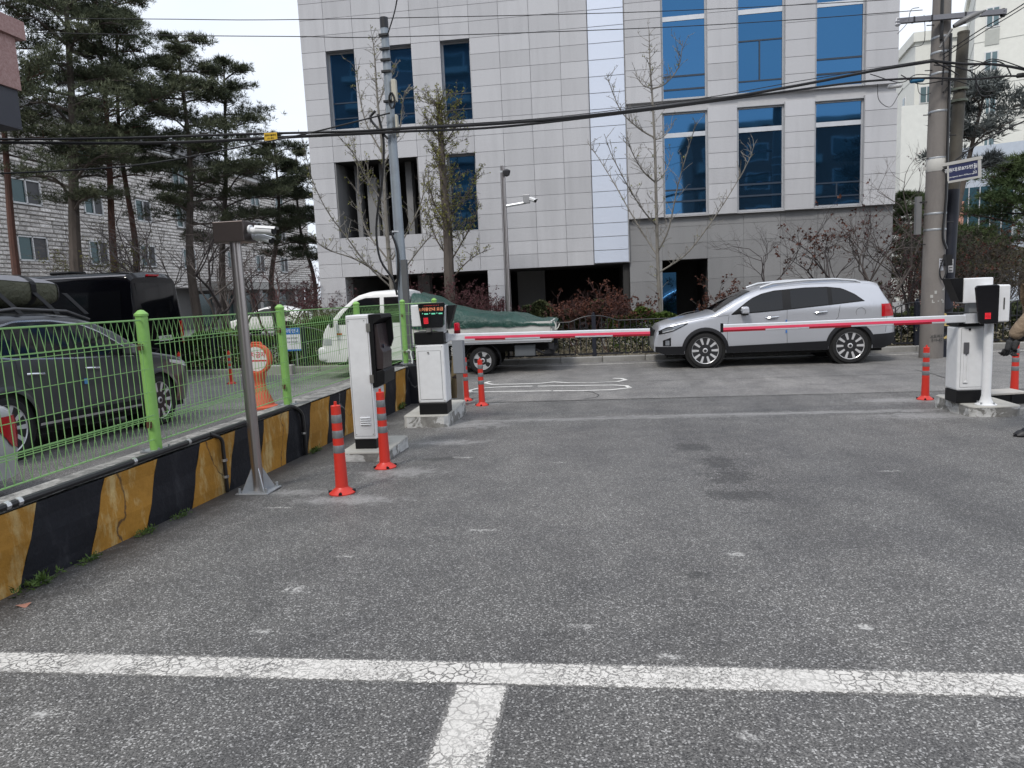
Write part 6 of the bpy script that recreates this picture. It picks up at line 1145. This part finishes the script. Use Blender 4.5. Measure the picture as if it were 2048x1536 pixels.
def pine_at(label, px_base, px_top, Y, py_top, **kw):
    """trunk foot below px_base, top at (px_top, py_top), standing Y metres away"""
    t_ = onY(px_top, py_top, Y); x0 = onY(px_base, 560, Y).x; H = t_.z-0.05; dx = t_.x-x0; cv = kw.pop('curve', 0.15)
    return pine(label, (x0, Y, 0.05), H, [(0, 0, 0), (dx*0.25-cv, 0.1, 0.3), (dx*0.6+cv*0.6, 0.0, 0.62), (dx, 0.1, 1.0)], kw.pop('lo', 0.35), kw.pop('r', 2.0), **kw)
pine_at('tall pine with a bare reddish trunk at the far left edge', 35, -40, 21, -120, lo=0.58, r=2.0, seed=21, bark=BARKR, n_limb=24, r0=0.16)
pine_at('tallest dark pine with a thick grey trunk rising above the black van', 150, 120, 22.0, -110, lo=0.40, r=2.9, seed=22, n_limb=44, r0=0.25, tufts=19)
pine_at('slender red-barked pine, left of a close pair', 232, 185, 23.5, -40, lo=0.52, r=2.0, seed=23, bark=BARKR, mat=PINE2, n_limb=26, r0=0.17)
pine_at('slender red-barked pine, right of a close pair', 256, 228, 24.6, -10, lo=0.56, r=2.1, seed=24, bark=BARKR, n_limb=26, r0=0.15, curve=-0.2)
pine_at('upright pine with an open layered crown left of the camera pole', 392, 350, 25, 72, lo=0.45, r=2.2, seed=25, n_limb=30, r0=0.20, curve=0.25)
pine_at('spreading pine directly behind the stainless camera pole', 440, 445, 27, 128, lo=0.36, r=2.7, seed=26, mat=PINE2, n_limb=32, r0=0.17)
pine_at('short leaning pine with a low dark crown near the granite building', 548, 545, 29, 275, lo=0.42, r=2.0, seed=27, mat=PINE2, n_limb=24, r0=0.15, curve=0.3)
pine_at('short thin-trunked pine beside the left edge of the granite building', 618, 590, 31, 300, lo=0.45, r=1.4, seed=28, mat=PINE2, n_limb=20, r0=0.13, curve=-0.25)
# conifers on the right
def spr(u): return 1.0-0.55*u
pn = pine('wind-blurred grey-green conifer behind the street name sign', (8.32, 18.6, 0.1), 5.95, [(0, 0, 0), (0.1, 0, 0.4), (0.45, 0.1, 0.7), (0.75, 0, 1)], 0.62, 1.05, 31, PINEG, BARK, 11, 11, 0.25, None, 0.12, flat=1.0)
pine_at('broad dark green pine at the right edge behind the iron fence', 2060, 2070, 24, 325, lo=0.22, r=2.8, seed=32, mat=PINEB, n_limb=44, r0=0.16, tufts=18)
pine_at('rounded green pine between the granite building and the concrete pole', 1835, 1825, 27, 395, lo=0.35, r=1.5, seed=33, mat=PINEB, n_limb=26, r0=0.1)
pine_at('dark pine filling the gap behind the two poles', 1935, 1930, 28, 470, lo=0.2, r=1.8, seed=34, mat=PINE2, n_limb=34, r0=0.12)

# bare ginkgo trees: limbs follow the photograph's silhouettes, spread in depth
def ginkgo(label, Y, trunk, limbs, r_base, r_top, bark, bud, seed, spur=0.10, shoots=0, px_per=1.0):
    rd = random.Random(seed); rg = np.random.default_rng(seed); b = onY(*trunk[0], Y); b.z = 0.08; o = empty('ginkgo_tree', b, 0, label, 'tree', 'bare street trees')
    T = [Vector((0, 0, 0))]+[onY(x, y, Y)-b for x, y in trunk]; tp_ = smooth_path(T, 6); n = len(tp_); MB().tube(tp_, [r_base+(r_top-r_base)*i/(n-1) for i in range(n)], 9).obj('trunk', bark, o, smooth=True)
    br = MB(); tw = MB(); P = []; D = []
    def twig(p, d, L_, r, lev):
        e = p+d*L_; m_ = p.lerp(e, 0.55)+Vector((rd.gauss(0, .06), rd.gauss(0, .06), rd.uniform(0, .08)))*L_; q = smooth_path([p, m_, e], 3); tw.tube(q, [r*(1-0.6*i/len(q)) for i in range(len(q))], 4, False)
        for k in range(max(1, int(L_/spur))):
            s = q[min(len(q)-1, int((k+0.5)/max(1, int(L_/spur))*len(q)))]; v = Vector((rd.gauss(0, 1), rd.gauss(0, 1), rd.gauss(0.3, 0.7))).normalized(); l = rd.uniform(0.025, 0.07); tw.tube([s, s+v*l], [r*0.6+0.002, 0.004], 3, False)
            if rd.random() < bud: P.append(s+v*l); D.append(v)
            if lev and rd.random() < 0.35: twig(s, (d*0.6+v*0.8+Vector((0, 0, 0.35))).normalized(), L_*rd.uniform(0.25, 0.5), r*0.6, lev-1)
    for ln in limbs:
        az = rd.uniform(-1.0, 1.0); L_ = [onY(x, y, Y)-b+Vector((0, az*k*0.35, 0)) for k, (x, y) in enumerate(ln)]; q = smooth_path(L_, 5); tot = sum((q[i+1]-q[i]).length for i in range(len(q)-1)); rb = min(r_base*0.36, 0.009+0.009*tot); br.tube(q, [rb*(1-0.78*i/len(q)) for i in range(len(q))], 6, False)
        for i in range(2, len(q)-1):
            d = (q[i+1]-q[i]).normalized()
            for _ in range(2):
                if rd.random() < 0.75: v = (d*0.5+Vector((rd.gauss(0, .6), rd.gauss(0, .6), rd.uniform(0.1, 0.8)))).normalized(); twig(q[i], v, rd.uniform(0.15, 0.55)*(1.2-i/len(q)*0.5), 0.008, 1)
    for i in range(int(n*0.25), n-1):
        for _ in range(2+shoots):
            v = Vector((rd.gauss(0, .7), rd.gauss(0, .7), rd.uniform(0.2, 1.0))).normalized(); twig(tp_[i], v, rd.uniform(0.15, 0.5 if not shoots else 0.8), 0.008, 1)
    br.obj('limbs', bark, o, smooth=True, fix=False); tw.obj('twigs', bark, o, fix=False, kind='stuff')
    if P: link('buds', tri_mesh('buds', tuft_cloud(np.array([tuple(p) for p in P]), np.array([tuple(v) for v in D]), 0.055, 5, 0.6, rg), BUD), o, kind='stuff')
    return o
BUD = leafmat('fresh_buds', (0.16, 0.17, 0.035), (0.26, 0.25, 0.07))
ginkgo('slender bare ginkgo in front of the tall blue windows', 18.7, [(1322, 640), (1317, 560), (1313, 430), (1310, 300), (1305, 200), (1300, 130), (1298, 60)],
       [[(1318, 545), (1370, 510), (1410, 460), (1450, 400), (1490, 330), (1502, 295)], [(1314, 510), (1290, 470), (1262, 420), (1230, 360), (1195, 300), (1172, 265)], [(1315, 505), (1335, 460), (1350, 380), (1365, 320), (1382, 262)], [(1313, 450), (1290, 430), (1260, 390), (1225, 330), (1208, 290)], [(1311, 365), (1285, 345), (1262, 310), (1252, 285)], [(1311, 365), (1330, 345), (1352, 295)], [(1308, 275), (1280, 260), (1245, 230), (1225, 190), (1213, 155)], [(1308, 280), (1330, 270), (1352, 235)], [(1304, 178), (1285, 170), (1268, 148)], [(1304, 178), (1330, 170), (1355, 140), (1362, 92)]], 0.062, 0.010, BARKP, 0.05, 41, 0.13)
ginkgo('stout pollarded ginkgo with budding shoots behind the truck', 18.6, [(899, 570), (896, 480), (893, 430), (888, 380), (885, 330), (882, 280), (880, 235), (878, 205)],
       [[(897, 515), (872, 480), (857, 440), (848, 395)], [(900, 525), (925, 480), (945, 440), (955, 400)], [(891, 445), (863, 405), (846, 360), (840, 330)], [(894, 445), (916, 405), (937, 365), (942, 330)], [(884, 290), (866, 262), (858, 240)], [(886, 292), (905, 258), (912, 235)], [(896, 470), (870, 430), (855, 380)], [(905, 555), (940, 520), (975, 500)]], 0.15, 0.05, BARK, 0.5, 42, 0.06, 3)
ginkgo('wide budding ginkgo standing behind the slim steel pole', 18.9, [(786, 600), (777, 500), (770, 400), (765, 300), (755, 200), (749, 110), (745, 75)],
       [[(782, 575), (742, 530), (712, 480), (682, 430), (662, 370), (654, 295)], [(776, 520), (732, 460), (716, 400), (712, 330), (700, 270)], [(770, 410), (735, 355), (715, 310), (690, 280)], [(784, 520), (820, 450), (840, 400), (846, 345)], [(786, 570), (830, 515), (862, 480), (880, 470)], [(766, 310), (735, 250), (722, 190), (716, 120)], [(768, 330), (800, 270), (812, 215), (820, 190)], [(780, 560), (720, 520), (670, 500), (645, 470)], [(772, 450), (745, 390), (737, 320)], [(756, 210), (775, 160), (790, 120)]], 0.075, 0.009, BARKP, 0.30, 43, 0.10)

# shrubs: branching stems, optional dry red leaves
RLEAF = leafmat('dry_red_leaves', (0.060, 0.020, 0.015), (0.13, 0.050, 0.030), 0.7, 3); PLEAF = leafmat('purple_twig_leaves', (0.06, 0.022, 0.026), (0.12, 0.045, 0.05), 0.7, 3); DLEAF = leafmat('dull_brown_leaves', (0.05, 0.042, 0.026), (0.10, 0.085, 0.045), 0.7, 3); TWIG = M_plain('twig_grey', (0.10, 0.085, 0.078), 0.9); TWIGR = M_plain('twig_red', (0.085, 0.045, 0.042), 0.9); TWIGD = M_plain('twig_dark', (0.05, 0.042, 0.042), 0.9)
def shrub(name, label, base, H, R, seed, stems=5, leaves=0.0, lmat=None, bark=TWIG, lev=3, r0=0.022, lsize=0.06, spread=0.5, group='shrubs along the verge', dens=3):
    rd = random.Random(seed); rg = np.random.default_rng(seed); o = empty(name, base, 0, label, 'shrub' if name == 'shrub' else 'tree', group); br = MB(); P = []; D = []
    def grow(p, d, L_, r, lv):
        e = p+d*L_; md = p.lerp(e, 0.5)+Vector((rd.gauss(0, .07), rd.gauss(0, .07), rd.gauss(0, .04)))*L_; q = [p, md, e]; br.tube(q, [r, r*0.8, r*0.55], 5 if lv > 1 else 3, False)
        if lv <= 1:
            for _ in range(3):
                if rd.random() < leaves: w_ = p.lerp(e, rd.uniform(0.3, 1.05)); P.append(tuple(w_)); D.append((rd.gauss(0, 1), rd.gauss(0, 1), rd.gauss(0, 1)+0.01))
        if lv > 0:
            for k in range(dens):
                s = q[1].lerp(e, rd.random()) if k else e; v = (d*0.75+Vector((rd.gauss(0, .55), rd.gauss(0, .55), rd.gauss(0.15, .35)))).normalized(); grow(s, v, L_*rd.uniform(0.5, 0.8), r*0.55, lv-1)
    for i in range(stems):
        a = 2*pi*i/stems+rd.uniform(-.5, .5); d = Vector((cos(a)*spread*R/H*1.4, sin(a)*spread*R/H*1.0, 1)).normalized(); grow(Vector((cos(a)*0.05*R, sin(a)*0.05*R, 0)), d, H*rd.uniform(0.34, 0.44), r0, lev)
    br.obj('stems', bark, o, fix=False)
    if P: link('leaves', tri_mesh('leaves', tuft_cloud(np.array(P), np.array(D), lsize, 4, 0.75, rg), lmat), o, kind='stuff')
    return o
def at_(px, Y): return (onY(px, 640, Y).x, Y, 0.08)
S = [(1150, 18.4, 1.9, 0.8, 'dry red-leaved shrub left of the dark opening', 0.2, RLEAF, TWIGR, 6, 4), (1215, 18.2, 2.1, 1.0, 'tall red-brown leafy shrub before the dark opening', 0.28, RLEAF, TWIGR, 7, 4), (1270, 18.7, 1.8, 0.6, 'thin red-leaved shrub at the foot of the slender ginkgo', 0.5, RLEAF, TWIG, 4, 3),
     (1430, 18.6, 2.0, 0.7, 'small red-leaved shrub right of the doorway', 0.5, RLEAF, TWIG, 4, 3), (1470, 18.9, 1.7, 0.6, 'low red-leaved shrub above the SUV bonnet', 0.6, RLEAF, TWIGR, 4, 3)]
for px, Y, H, R, lb, lf, lm, bk, st_, dn in S: shrub('shrub', lb, at_(px, Y), H, R, int(px), st_, lf, lm, bk, 3, 0.02, 0.075, 0.7, dens=dn)
shrub('small_tree', 'small bare tree against the grey wall above the SUV windscreen', at_(1510, 19.0), 3.7, 0.9, 51, 1, 0.0, None, TWIGD, 5, 0.035, group='bare small trees', dens=3)
shrub('small_tree', 'spreading bare tree with a few red leaves above the SUV roof', at_(1690, 19.0), 4.2, 1.6, 52, 3, 0.06, RLEAF, TWIGD, 5, 0.04, 0.09, 0.8, group='bare small trees', dens=3)
shrub('small_tree', 'leaning bare pale-stemmed tree at the SUV tail', at_(1775, 18.6), 4.4, 1.2, 53, 2, 0.0, None, TWIG, 5, 0.04, spread=0.7, group='bare small trees', dens=3)
shrub('small_tree', 'tangled bare tree just left of the concrete pole', at_(1825, 19.4), 4.0, 1.2, 54, 3, 0.05, PLEAF, TWIGD, 5, 0.035, group='bare small trees')
for i, (px, Y, H, lb) in enumerate(((700, 18.3, 1.9, 'purple-twigged bush behind the truck cab, leftmost'), (745, 18.5, 2.1, 'purple-twigged bush left of the slim steel pole'), (850, 18.0, 2.3, 'dense purple-twigged bush right of the slim steel pole'), (905, 18.3, 2.4, 'dense purple-twigged bush at the foot of the stout ginkgo'), (955, 18.1, 2.2, 'purple-twigged bush above the tarpaulin, rightmost'), (655, 19.5, 2.0, 'purple-twigged bush left of the truck windscreen'))):
    shrub('shrub', lb, at_(px, Y), H, 1.2, 60+i, 9, 0.3, PLEAF, TWIGR, 4, 0.016, 0.05, 1.0, dens=3)
for i, (px, Y, H, lb) in enumerate(((1910, 20, 3.0, 'dull red-leaved bush between the two poles and the display'), (1965, 21, 3.2, 'dark red bush above the plate camera head'), (2035, 20, 2.9, 'russet bush at the right edge above the display head'), (1870, 21, 3.3, 'twiggy brown bush behind the concrete pole'), (1820, 20.6, 2.2, 'twiggy red bush between the SUV tail and the concrete pole'))):
    shrub('shrub', lb, at_(px, Y), H, 1.5, 80+i, 9, 0.16, (RLEAF, DLEAF, DLEAF, DLEAF, PLEAF)[i], TWIG, 4, 0.018, 0.07, 0.9, dens=3)
# bare plum trees in front of the stone building
for i, (px, Y, H, R, lb) in enumerate(((395, 19.5, 5.2, 2.0, 'dark gnarled bare tree behind the black van'), (470, 21, 4.6, 1.8, 'bare twiggy tree left of the no-parking sign'), (290, 24, 5.6, 1.8, 'bare forked tree above the black van roof'), (185, 23, 5.2, 1.8, 'bare yellow-budded tree above the black van, left'), (560, 24, 4.2, 1.7, 'bare twiggy tree left of the granite building'), (640, 22.5, 3.0, 1.3, 'bare reddish tree at the granite building corner'))):
    shrub('small_tree', lb, (onY(px, 640, Y).x, Y, 0.05), H, R, 90+i, 3 if i else 2, 0.35 if i in (3, 5) else 0.0, (BUD if i == 3 else PLEAF), (TWIGD, TWIG, TWIG, TWIG, TWIGR, TWIGR)[i], 5, 0.085 if i == 0 else 0.05, 0.05, 0.9, group='bare trees before the stone building', dens=3)
# clipped evergreen hedges
HEDG = leafmat('hedge_leaves', (0.045, 0.085, 0.018), (0.13, 0.18, 0.04), 0.6, 2.5); HEDD = leafmat('hedge_dull', (0.035, 0.050, 0.022), (0.085, 0.095, 0.04), 0.7, 2.5)
def hedge(label, x0, x1, y0, y1, z1, n, mat, seed, name='hedge'):
    rg = np.random.default_rng(seed); o = empty(name, ((x0+x1)/2, (y0+y1)/2, 0.08), 0, label, 'hedge', 'hedges in the verge'); hw, hd2_ = (x1-x0)/2, (y1-y0)/2
    P = rg.uniform((-hw, -hd2_, 0.05), (hw, hd2_, z1), (n, 3)); k = rg.uniform(size=n) < 0.7; P[k, 2] = z1*(1-0.25*rg.uniform(size=k.sum())**2); k2 = rg.uniform(size=n) < 0.4; P[k2, 1] = -hd2_*(1-0.2*rg.uniform(size=k2.sum())); P[:, 2] *= 1+0.14*np.sin(P[:, 0]*3.1+seed)+0.07*np.sin(P[:, 0]*9)
    D = rg.normal(size=(n, 3)); D[:, 1] -= 0.6; D[:, 2] += 0.8; link('foliage', tri_mesh('foliage', tuft_cloud(P, D, 0.085, 5, 0.7, rg), mat), o, kind='stuff')
    m = MB(); rd = random.Random(seed)
    for _ in range(int((x1-x0)*9)): x = rd.uniform(-hw, hw); y = rd.uniform(-hd2_*0.6, hd2_*0.6); m.tube([(x, y, 0), (x+rd.gauss(0, .08), y, z1*0.5), (x+rd.gauss(0, .15), y, z1*0.9)], [0.012, 0.009, 0.005], 4, False)
    m.obj('stems', TWIGD, o, fix=False); return o
hedge('bright clipped hedge between the fence post and the truck cab', -8.4, -6.4, 17.5, 18.2, 1.0, 5200, HEDG, 1); hedge('low clipped hedge left of the notice board', -11.2, -8.6, 17.3, 18.0, 0.85, 4200, HEDG, 2)
hedge('yellow-green hedge behind the iron fence, left of the SUV nose', 0.15, 2.9, 18.0, 18.7, 0.9, 3600, HEDG, 3); hedge('dull green mounded hedge behind the truck tail', -2.0, 0.0, 18.4, 19.2, 1.15, 4200, HEDD, 4); hedge('dull hedge behind the iron fence right of the SUV', 5.6, 12.0, 17.4, 18.4, 0.72, 6000, HEDD, 5); hedge('dull hedge hidden behind the truck bed', -6.2, -2.2, 17.6, 18.6, 0.9, 4000, HEDD, 6)
# ivy and litter on the verge behind the railings
rg = np.random.default_rng(8); n = 9000; P = np.stack([rg.uniform(-12, 12, n), rg.uniform(17.05, 18.6, n), np.full(n, 0.13)], 1); P[:, 2] += rg.uniform(0, 1, n)**2*0.5; D = rg.normal(size=(n, 3)); D[:, 2] += 0.6
link('ground_cover', tri_mesh('ground_cover', tuft_cloud(P, D, 0.07, 3, 0.5, rg), leafmat('litter', (0.20, 0.17, 0.12), (0.34, 0.31, 0.22), 0.8, 4)), None, label='dry leaves and low ground cover behind the iron fence', cat='ground cover', kind='stuff')
# weeds along the wall foot
WEED = leafmat('weed', (0.05, 0.10, 0.02), (0.12, 0.18, 0.05), 0.7, 8)
def weed(label, x, y, s, n, seed):
    rg = np.random.default_rng(seed); o = empty('weed', (x, y, gz(y)), 0, label, 'plant', 'weeds at the foot of the striped wall'); P = np.stack([rg.normal(0, s*0.5, n)*0.4, rg.normal(0, s, n), rg.uniform(0, s*0.5, n)], 1); D = rg.normal(size=(n, 3)); D[:, 2] = abs(D[:, 2])+0.7
    link('leaves', tri_mesh('leaves', tuft_cloud(P, D, s*0.55, 5, 0.35, rg), WEED), o); m = MB(); [m.tube([(p[0]*0.5, p[1]*0.5, 0), tuple(p)], [0.003, 0.002], 3, False) for p in P[:12]]; m.obj('stems', WEED, o, fix=False)
for i, (px, py, s, n, lb) in enumerate(((28, 1172, 0.09, 26, 'largest weed tuft at the wall foot, bottom left'), (150, 1122, 0.05, 30, 'mossy weeds under the first black stripe'), (285, 1066, 0.05, 36, 'mossy weeds under the second yellow stripe'), (360, 1034, 0.045, 26, 'small weeds under the second black stripe'), (625, 905, 0.06, 40, 'weeds behind the nearest delineator post'), (740, 850, 0.07, 50, 'tall weeds left of the ticket kiosk foot'), (800, 818, 0.11, 70, 'grassy weeds in front of the barrier slab'))):
    p = gnd(px, py); weed(lb, -3.10 if px < 700 else p.x, p.y, s, n, 300+i)
lf = gnd(47, 1212); MB().grid(lambda u, v: (u*0.06, v*0.04, 0.006+0.012*sin(3*u)*v), [-0.5, -0.2, 0.2, 0.5], [-0.5, 0, 0.5]).obj('fallen_leaf', M_plain('leaf_pink', (0.36, 0.17, 0.12), 0.8), None, fix=False, loc=lf, label='single pinkish fallen leaf on the asphalt, bottom left', cat='leaf')

# far parked cars glimpsed through the fence
for i, (px, Y, lb) in enumerate(((540, 36, 'white car far behind the hedge, seen through the fence'),)):
    p = onY(px, 640, Y); o = empty('distant_car', (p.x-2.1, Y, 0.05), 0, lb, 'car', 'cars parked behind the hedge')
    E_ = Body(4.4, 0.88, [(0, 0.55), (0.1, 0.72), (0.9, 0.92), (1.2, 0.95), (1.8, 1.32), (2.2, 1.42), (3.0, 1.43), (3.6, 1.25), (4.1, 1.02), (4.4, 0.6)], 0.28, [(0.9, 0.32, 0.36), (3.5, 0.32, 0.36)], 0.95, 1.43, 0.76)
    eb = E_.shell(o, WHTP); E_.patch(eb, 'side_window', GLS, 1.5, 3.6, 0.97, lambda x: max(0.99, E_.zt(x)-0.08), 0.004, 12, 3); underbody(o, 0.2, 4.2, 0.7, 0.2, 0.6, [(0.9, 0.32, 0.36, 0.85), (3.5, 0.32, 0.36, 0.85)])
    for x in (0.9, 3.5):
        for sg_ in (-1, 1): wheel(o, x, sg_*0.76, 0.32, 0.32, 0.2, 1 if sg_ > 0 else -1)
# low concrete block at the far kerb
p = gnd(545, 752); MB().bx(-0.4, 0.4, -0.12, 0.12, 0, 0.22).obj('concrete_block', CONCT, None, bevel=0.02, loc=(p.x, 16.5, 0.004), label='low pale concrete block at the far kerb behind the no-parking sign', cat='block')

# ------------------------------------------------------------------ worker at the right edge
JK = NT('tan_jacket'); JK.color(JK.mix(JK.noise(6, 4), (0.20, 0.145, 0.095), (0.28, 0.21, 0.145))); JK.set(Roughness=0.75); JK.bump(JK.noise(5, 4, 0.6, JK.coord('Object', (1, 1, 2.4)), 1.2), 0.8, 0.03); JK = JK.m
TR = M_plain('dark_trousers', (0.018, 0.02, 0.028), 0.85); GLV = M_plain('grey_glove', (0.035, 0.036, 0.038), 0.85, bump=0.4); SHO = M_plain('black_shoe', (0.012, 0.012, 0.014), 0.5); SKN = M_plain('skin', (0.45, 0.27, 0.20), 0.55); HAIR = M_plain('hair_black', (0.012, 0.011, 0.011), 0.6)
pe = empty('person', (4.205, 7.45, gz(7.45)), 0, 'person in a tan padded jacket and grey gloves, half out of the right edge', 'person')
def skin_obj(name, verts, edges, radii, mat, parent, sub=2, root=0):
    me = bpy.data.meshes.new(name); me.from_pydata(verts, edges, []); me.materials.append(mat); o = bpy.data.objects.new(name, me); COL.objects.link(o); o.parent = parent
    o.modifiers.new('skin', 'SKIN'); sv_ = me.skin_vertices[0].data
    for i, r in enumerate(radii): sv_[i].radius = (r, r) if not isinstance(r, tuple) else r; sv_[i].use_root = (i == root)
    s = o.modifiers.new('sub', 'SUBSURF'); s.levels = sub; s.render_levels = sub; o.modifiers['skin'].use_smooth_shade = True; return o
# body: faces left (-x), right arm hangs forward; one continuous figure
V_ = [(0.05, 0, 0.92), (0.05, 0, 1.08), (0.04, 0, 1.25), (0.03, 0, 1.40), (0.02, 0, 1.48), (0.0, 0, 1.56), (-0.02, 0, 1.66),
      (0.04, -0.10, 0.86), (-0.03, -0.11, 0.48), (-0.07, -0.11, 0.09), (-0.19, -0.12, 0.05), (0.06, 0.10, 0.86), (0.10, 0.11, 0.48), (0.16, 0.11, 0.09), (0.05, 0.12, 0.05),
      (0.03, -0.19, 1.38), (-0.20, -0.25, 1.18), (-0.37, -0.21, 0.96), (0.03, 0.19, 1.38), (0.06, 0.25, 1.12), (-0.06, 0.24, 0.90)]
E2 = [(0, 1), (1, 2), (2, 3), (3, 4), (4, 5), (5, 6), (0, 7), (7, 8), (8, 9), (9, 10), (0, 11), (11, 12), (12, 13), (13, 14), (3, 15), (15, 16), (16, 17), (3, 18), (18, 19), (19, 20)]
Rb = [0.15, 0.14, 0.15, 0.13, 0.06, 0.055, 0.05, 0.085, 0.062, 0.042, 0.035, 0.085, 0.062, 0.042, 0.035, 0.06, 0.046, 0.034, 0.06, 0.046, 0.034]
body = skin_obj('body', V_, E2, Rb, TR, pe)
jv = [(0.05, 0, 0.84), (0.05, 0, 0.98), (0.05, 0, 1.15), (0.04, 0, 1.32), (0.03, 0, 1.44), (0.03, -0.19, 1.40), (-0.20, -0.25, 1.19), (-0.30, -0.232, 1.07), (-0.372, -0.214, 0.965), (0.03, 0.19, 1.40), (0.06, 0.25, 1.14), (-0.05, 0.24, 0.94)]
skin_obj('jacket', jv, [(0, 1), (1, 2), (2, 3), (3, 4), (3, 5), (5, 6), (6, 7), (7, 8), (3, 9), (9, 10), (10, 11)], [0.175, 0.18, 0.185, 0.17, 0.09, 0.095, 0.082, 0.072, 0.062, 0.095, 0.082, 0.058], JK, pe)
def hand(parent, w, d, side, mat):
    """gloved hand: palm and five curled fingers from wrist w along d"""
    w = Vector(w); d = Vector(d).normalized(); n = Vector((0, side, 0)); n = (n-d*n.dot(d)).normalized(); t_ = d.cross(n)
    ho = skin_obj('glove', [tuple(w-d*0.03), tuple(w+d*0.01), tuple(w+d*0.05), tuple(w+d*0.085)], [(0, 1), (1, 2), (2, 3)], [(0.034, 0.034), (0.030, 0.030), (0.040, 0.026), (0.038, 0.022)], mat, parent)
    for k, (o_, l) in enumerate(((-0.030, 0.070), (-0.010, 0.080), (0.010, 0.075), (0.029, 0.058))):
        b = w+d*0.082+t_*o_; p1 = b+d*l*0.42-n*0.008; p2 = p1+d*l*0.22-n*0.030; p3 = p2-d*l*0.12-n*0.026
        skin_obj('finger', [tuple(b-d*0.02), tuple(b), tuple(p1), tuple(p2), tuple(p3)], [(0, 1), (1, 2), (2, 3), (3, 4)], [0.0115, 0.0115, 0.0105, 0.0095, 0.008], mat, ho, 1)
    b = w+d*0.03-t_*0.030; skin_obj('thumb', [tuple(b), tuple(b-t_*0.022+d*0.025-n*0.012), tuple(b-t_*0.022+d*0.055-n*0.026), tuple(b-t_*0.012+d*0.075-n*0.032)], [(0, 1), (1, 2), (2, 3)], [0.015, 0.0125, 0.011, 0.009], mat, ho, 1)
hand(pe, (-0.382, -0.21, 0.935), (-0.22, 0.1, -0.95), -1, GLV); hand(pe, (-0.08, 0.238, 0.885), (-0.35, 0, -0.95), 1, GLV)
for y, x in ((-0.11, -0.04), (0.11, 0.16)):
    m = MB(); pr = [(-0.20, 0.0, 0.042), (-0.17, 0.03, 0.055), (-0.10, 0.05, 0.062), (-0.02, 0.075, 0.058), (0.06, 0.11, 0.055), (0.10, 0.10, 0.045)]
    m.grid(lambda i, a: (x+interp(i, [(k, p[0]) for k, p in enumerate(pr)]), y+interp(i, [(k, p[2]) for k, p in enumerate(pr)])*cos(pi*a)*0.95, 0.02+(0.015+interp(i, [(k, p[1]) for k, p in enumerate(pr)]))*sin(pi*a)), [k/2 for k in range(11)], [j/8 for j in range(9)])
    sh_ = m.obj('shoe', SHO, pe, smooth=True); q = MB(); n = 18; q.prism([(x-0.05+0.165*cos(2*pi*k/n)*(1.0), y+0.06*sin(2*pi*k/n)) for k in range(n)], 'z', 0.0, 0.022); q.obj('sole', CLAD, sh_)
hd_o = MB(); hd_o.grid(lambda a, b_: (-0.03+0.098*cos(a)*sin(b_), 0.075*sin(a)*sin(b_), 1.68+0.118*cos(b_)), [2*pi*i/20 for i in range(21)], [pi*j/14 for j in range(15)]); h_ = hd_o.obj('head', SKN, pe, smooth=True)
MB().prism([(-0.125, 1.69), (-0.155, 1.655), (-0.125, 1.645)], 'y', -0.014, 0.014).obj('nose', SKN, h_, bevel=0.005); MB().box((-0.118, 0, 1.615), (0.012, 0.05, 0.01)).obj('mouth', M_plain('lip', (0.3, 0.12, 0.1), 0.5), h_)
for s_ in (-1, 1): MB().lathe([(0, -0.009), (0.012, 0), (0, 0.009)], 8, (-0.12, s_*0.03, 1.695)).obj('eye', BLACKP, h_, smooth=True); MB().box((-0.02, s_*0.078, 1.67), (0.035, 0.015, 0.06)).obj('ear', SKN, h_, bevel=0.006)
hr = MB(); hr.grid(lambda a, b_: (-0.022+0.107*cos(a)*sin(b_), 0.083*sin(a)*sin(b_), 1.69+0.122*cos(b_)), [2*pi*i/20 for i in range(21)], [pi*0.42*j/8 for j in range(9)]); hr.obj('hair', HAIR, h_, smooth=True)
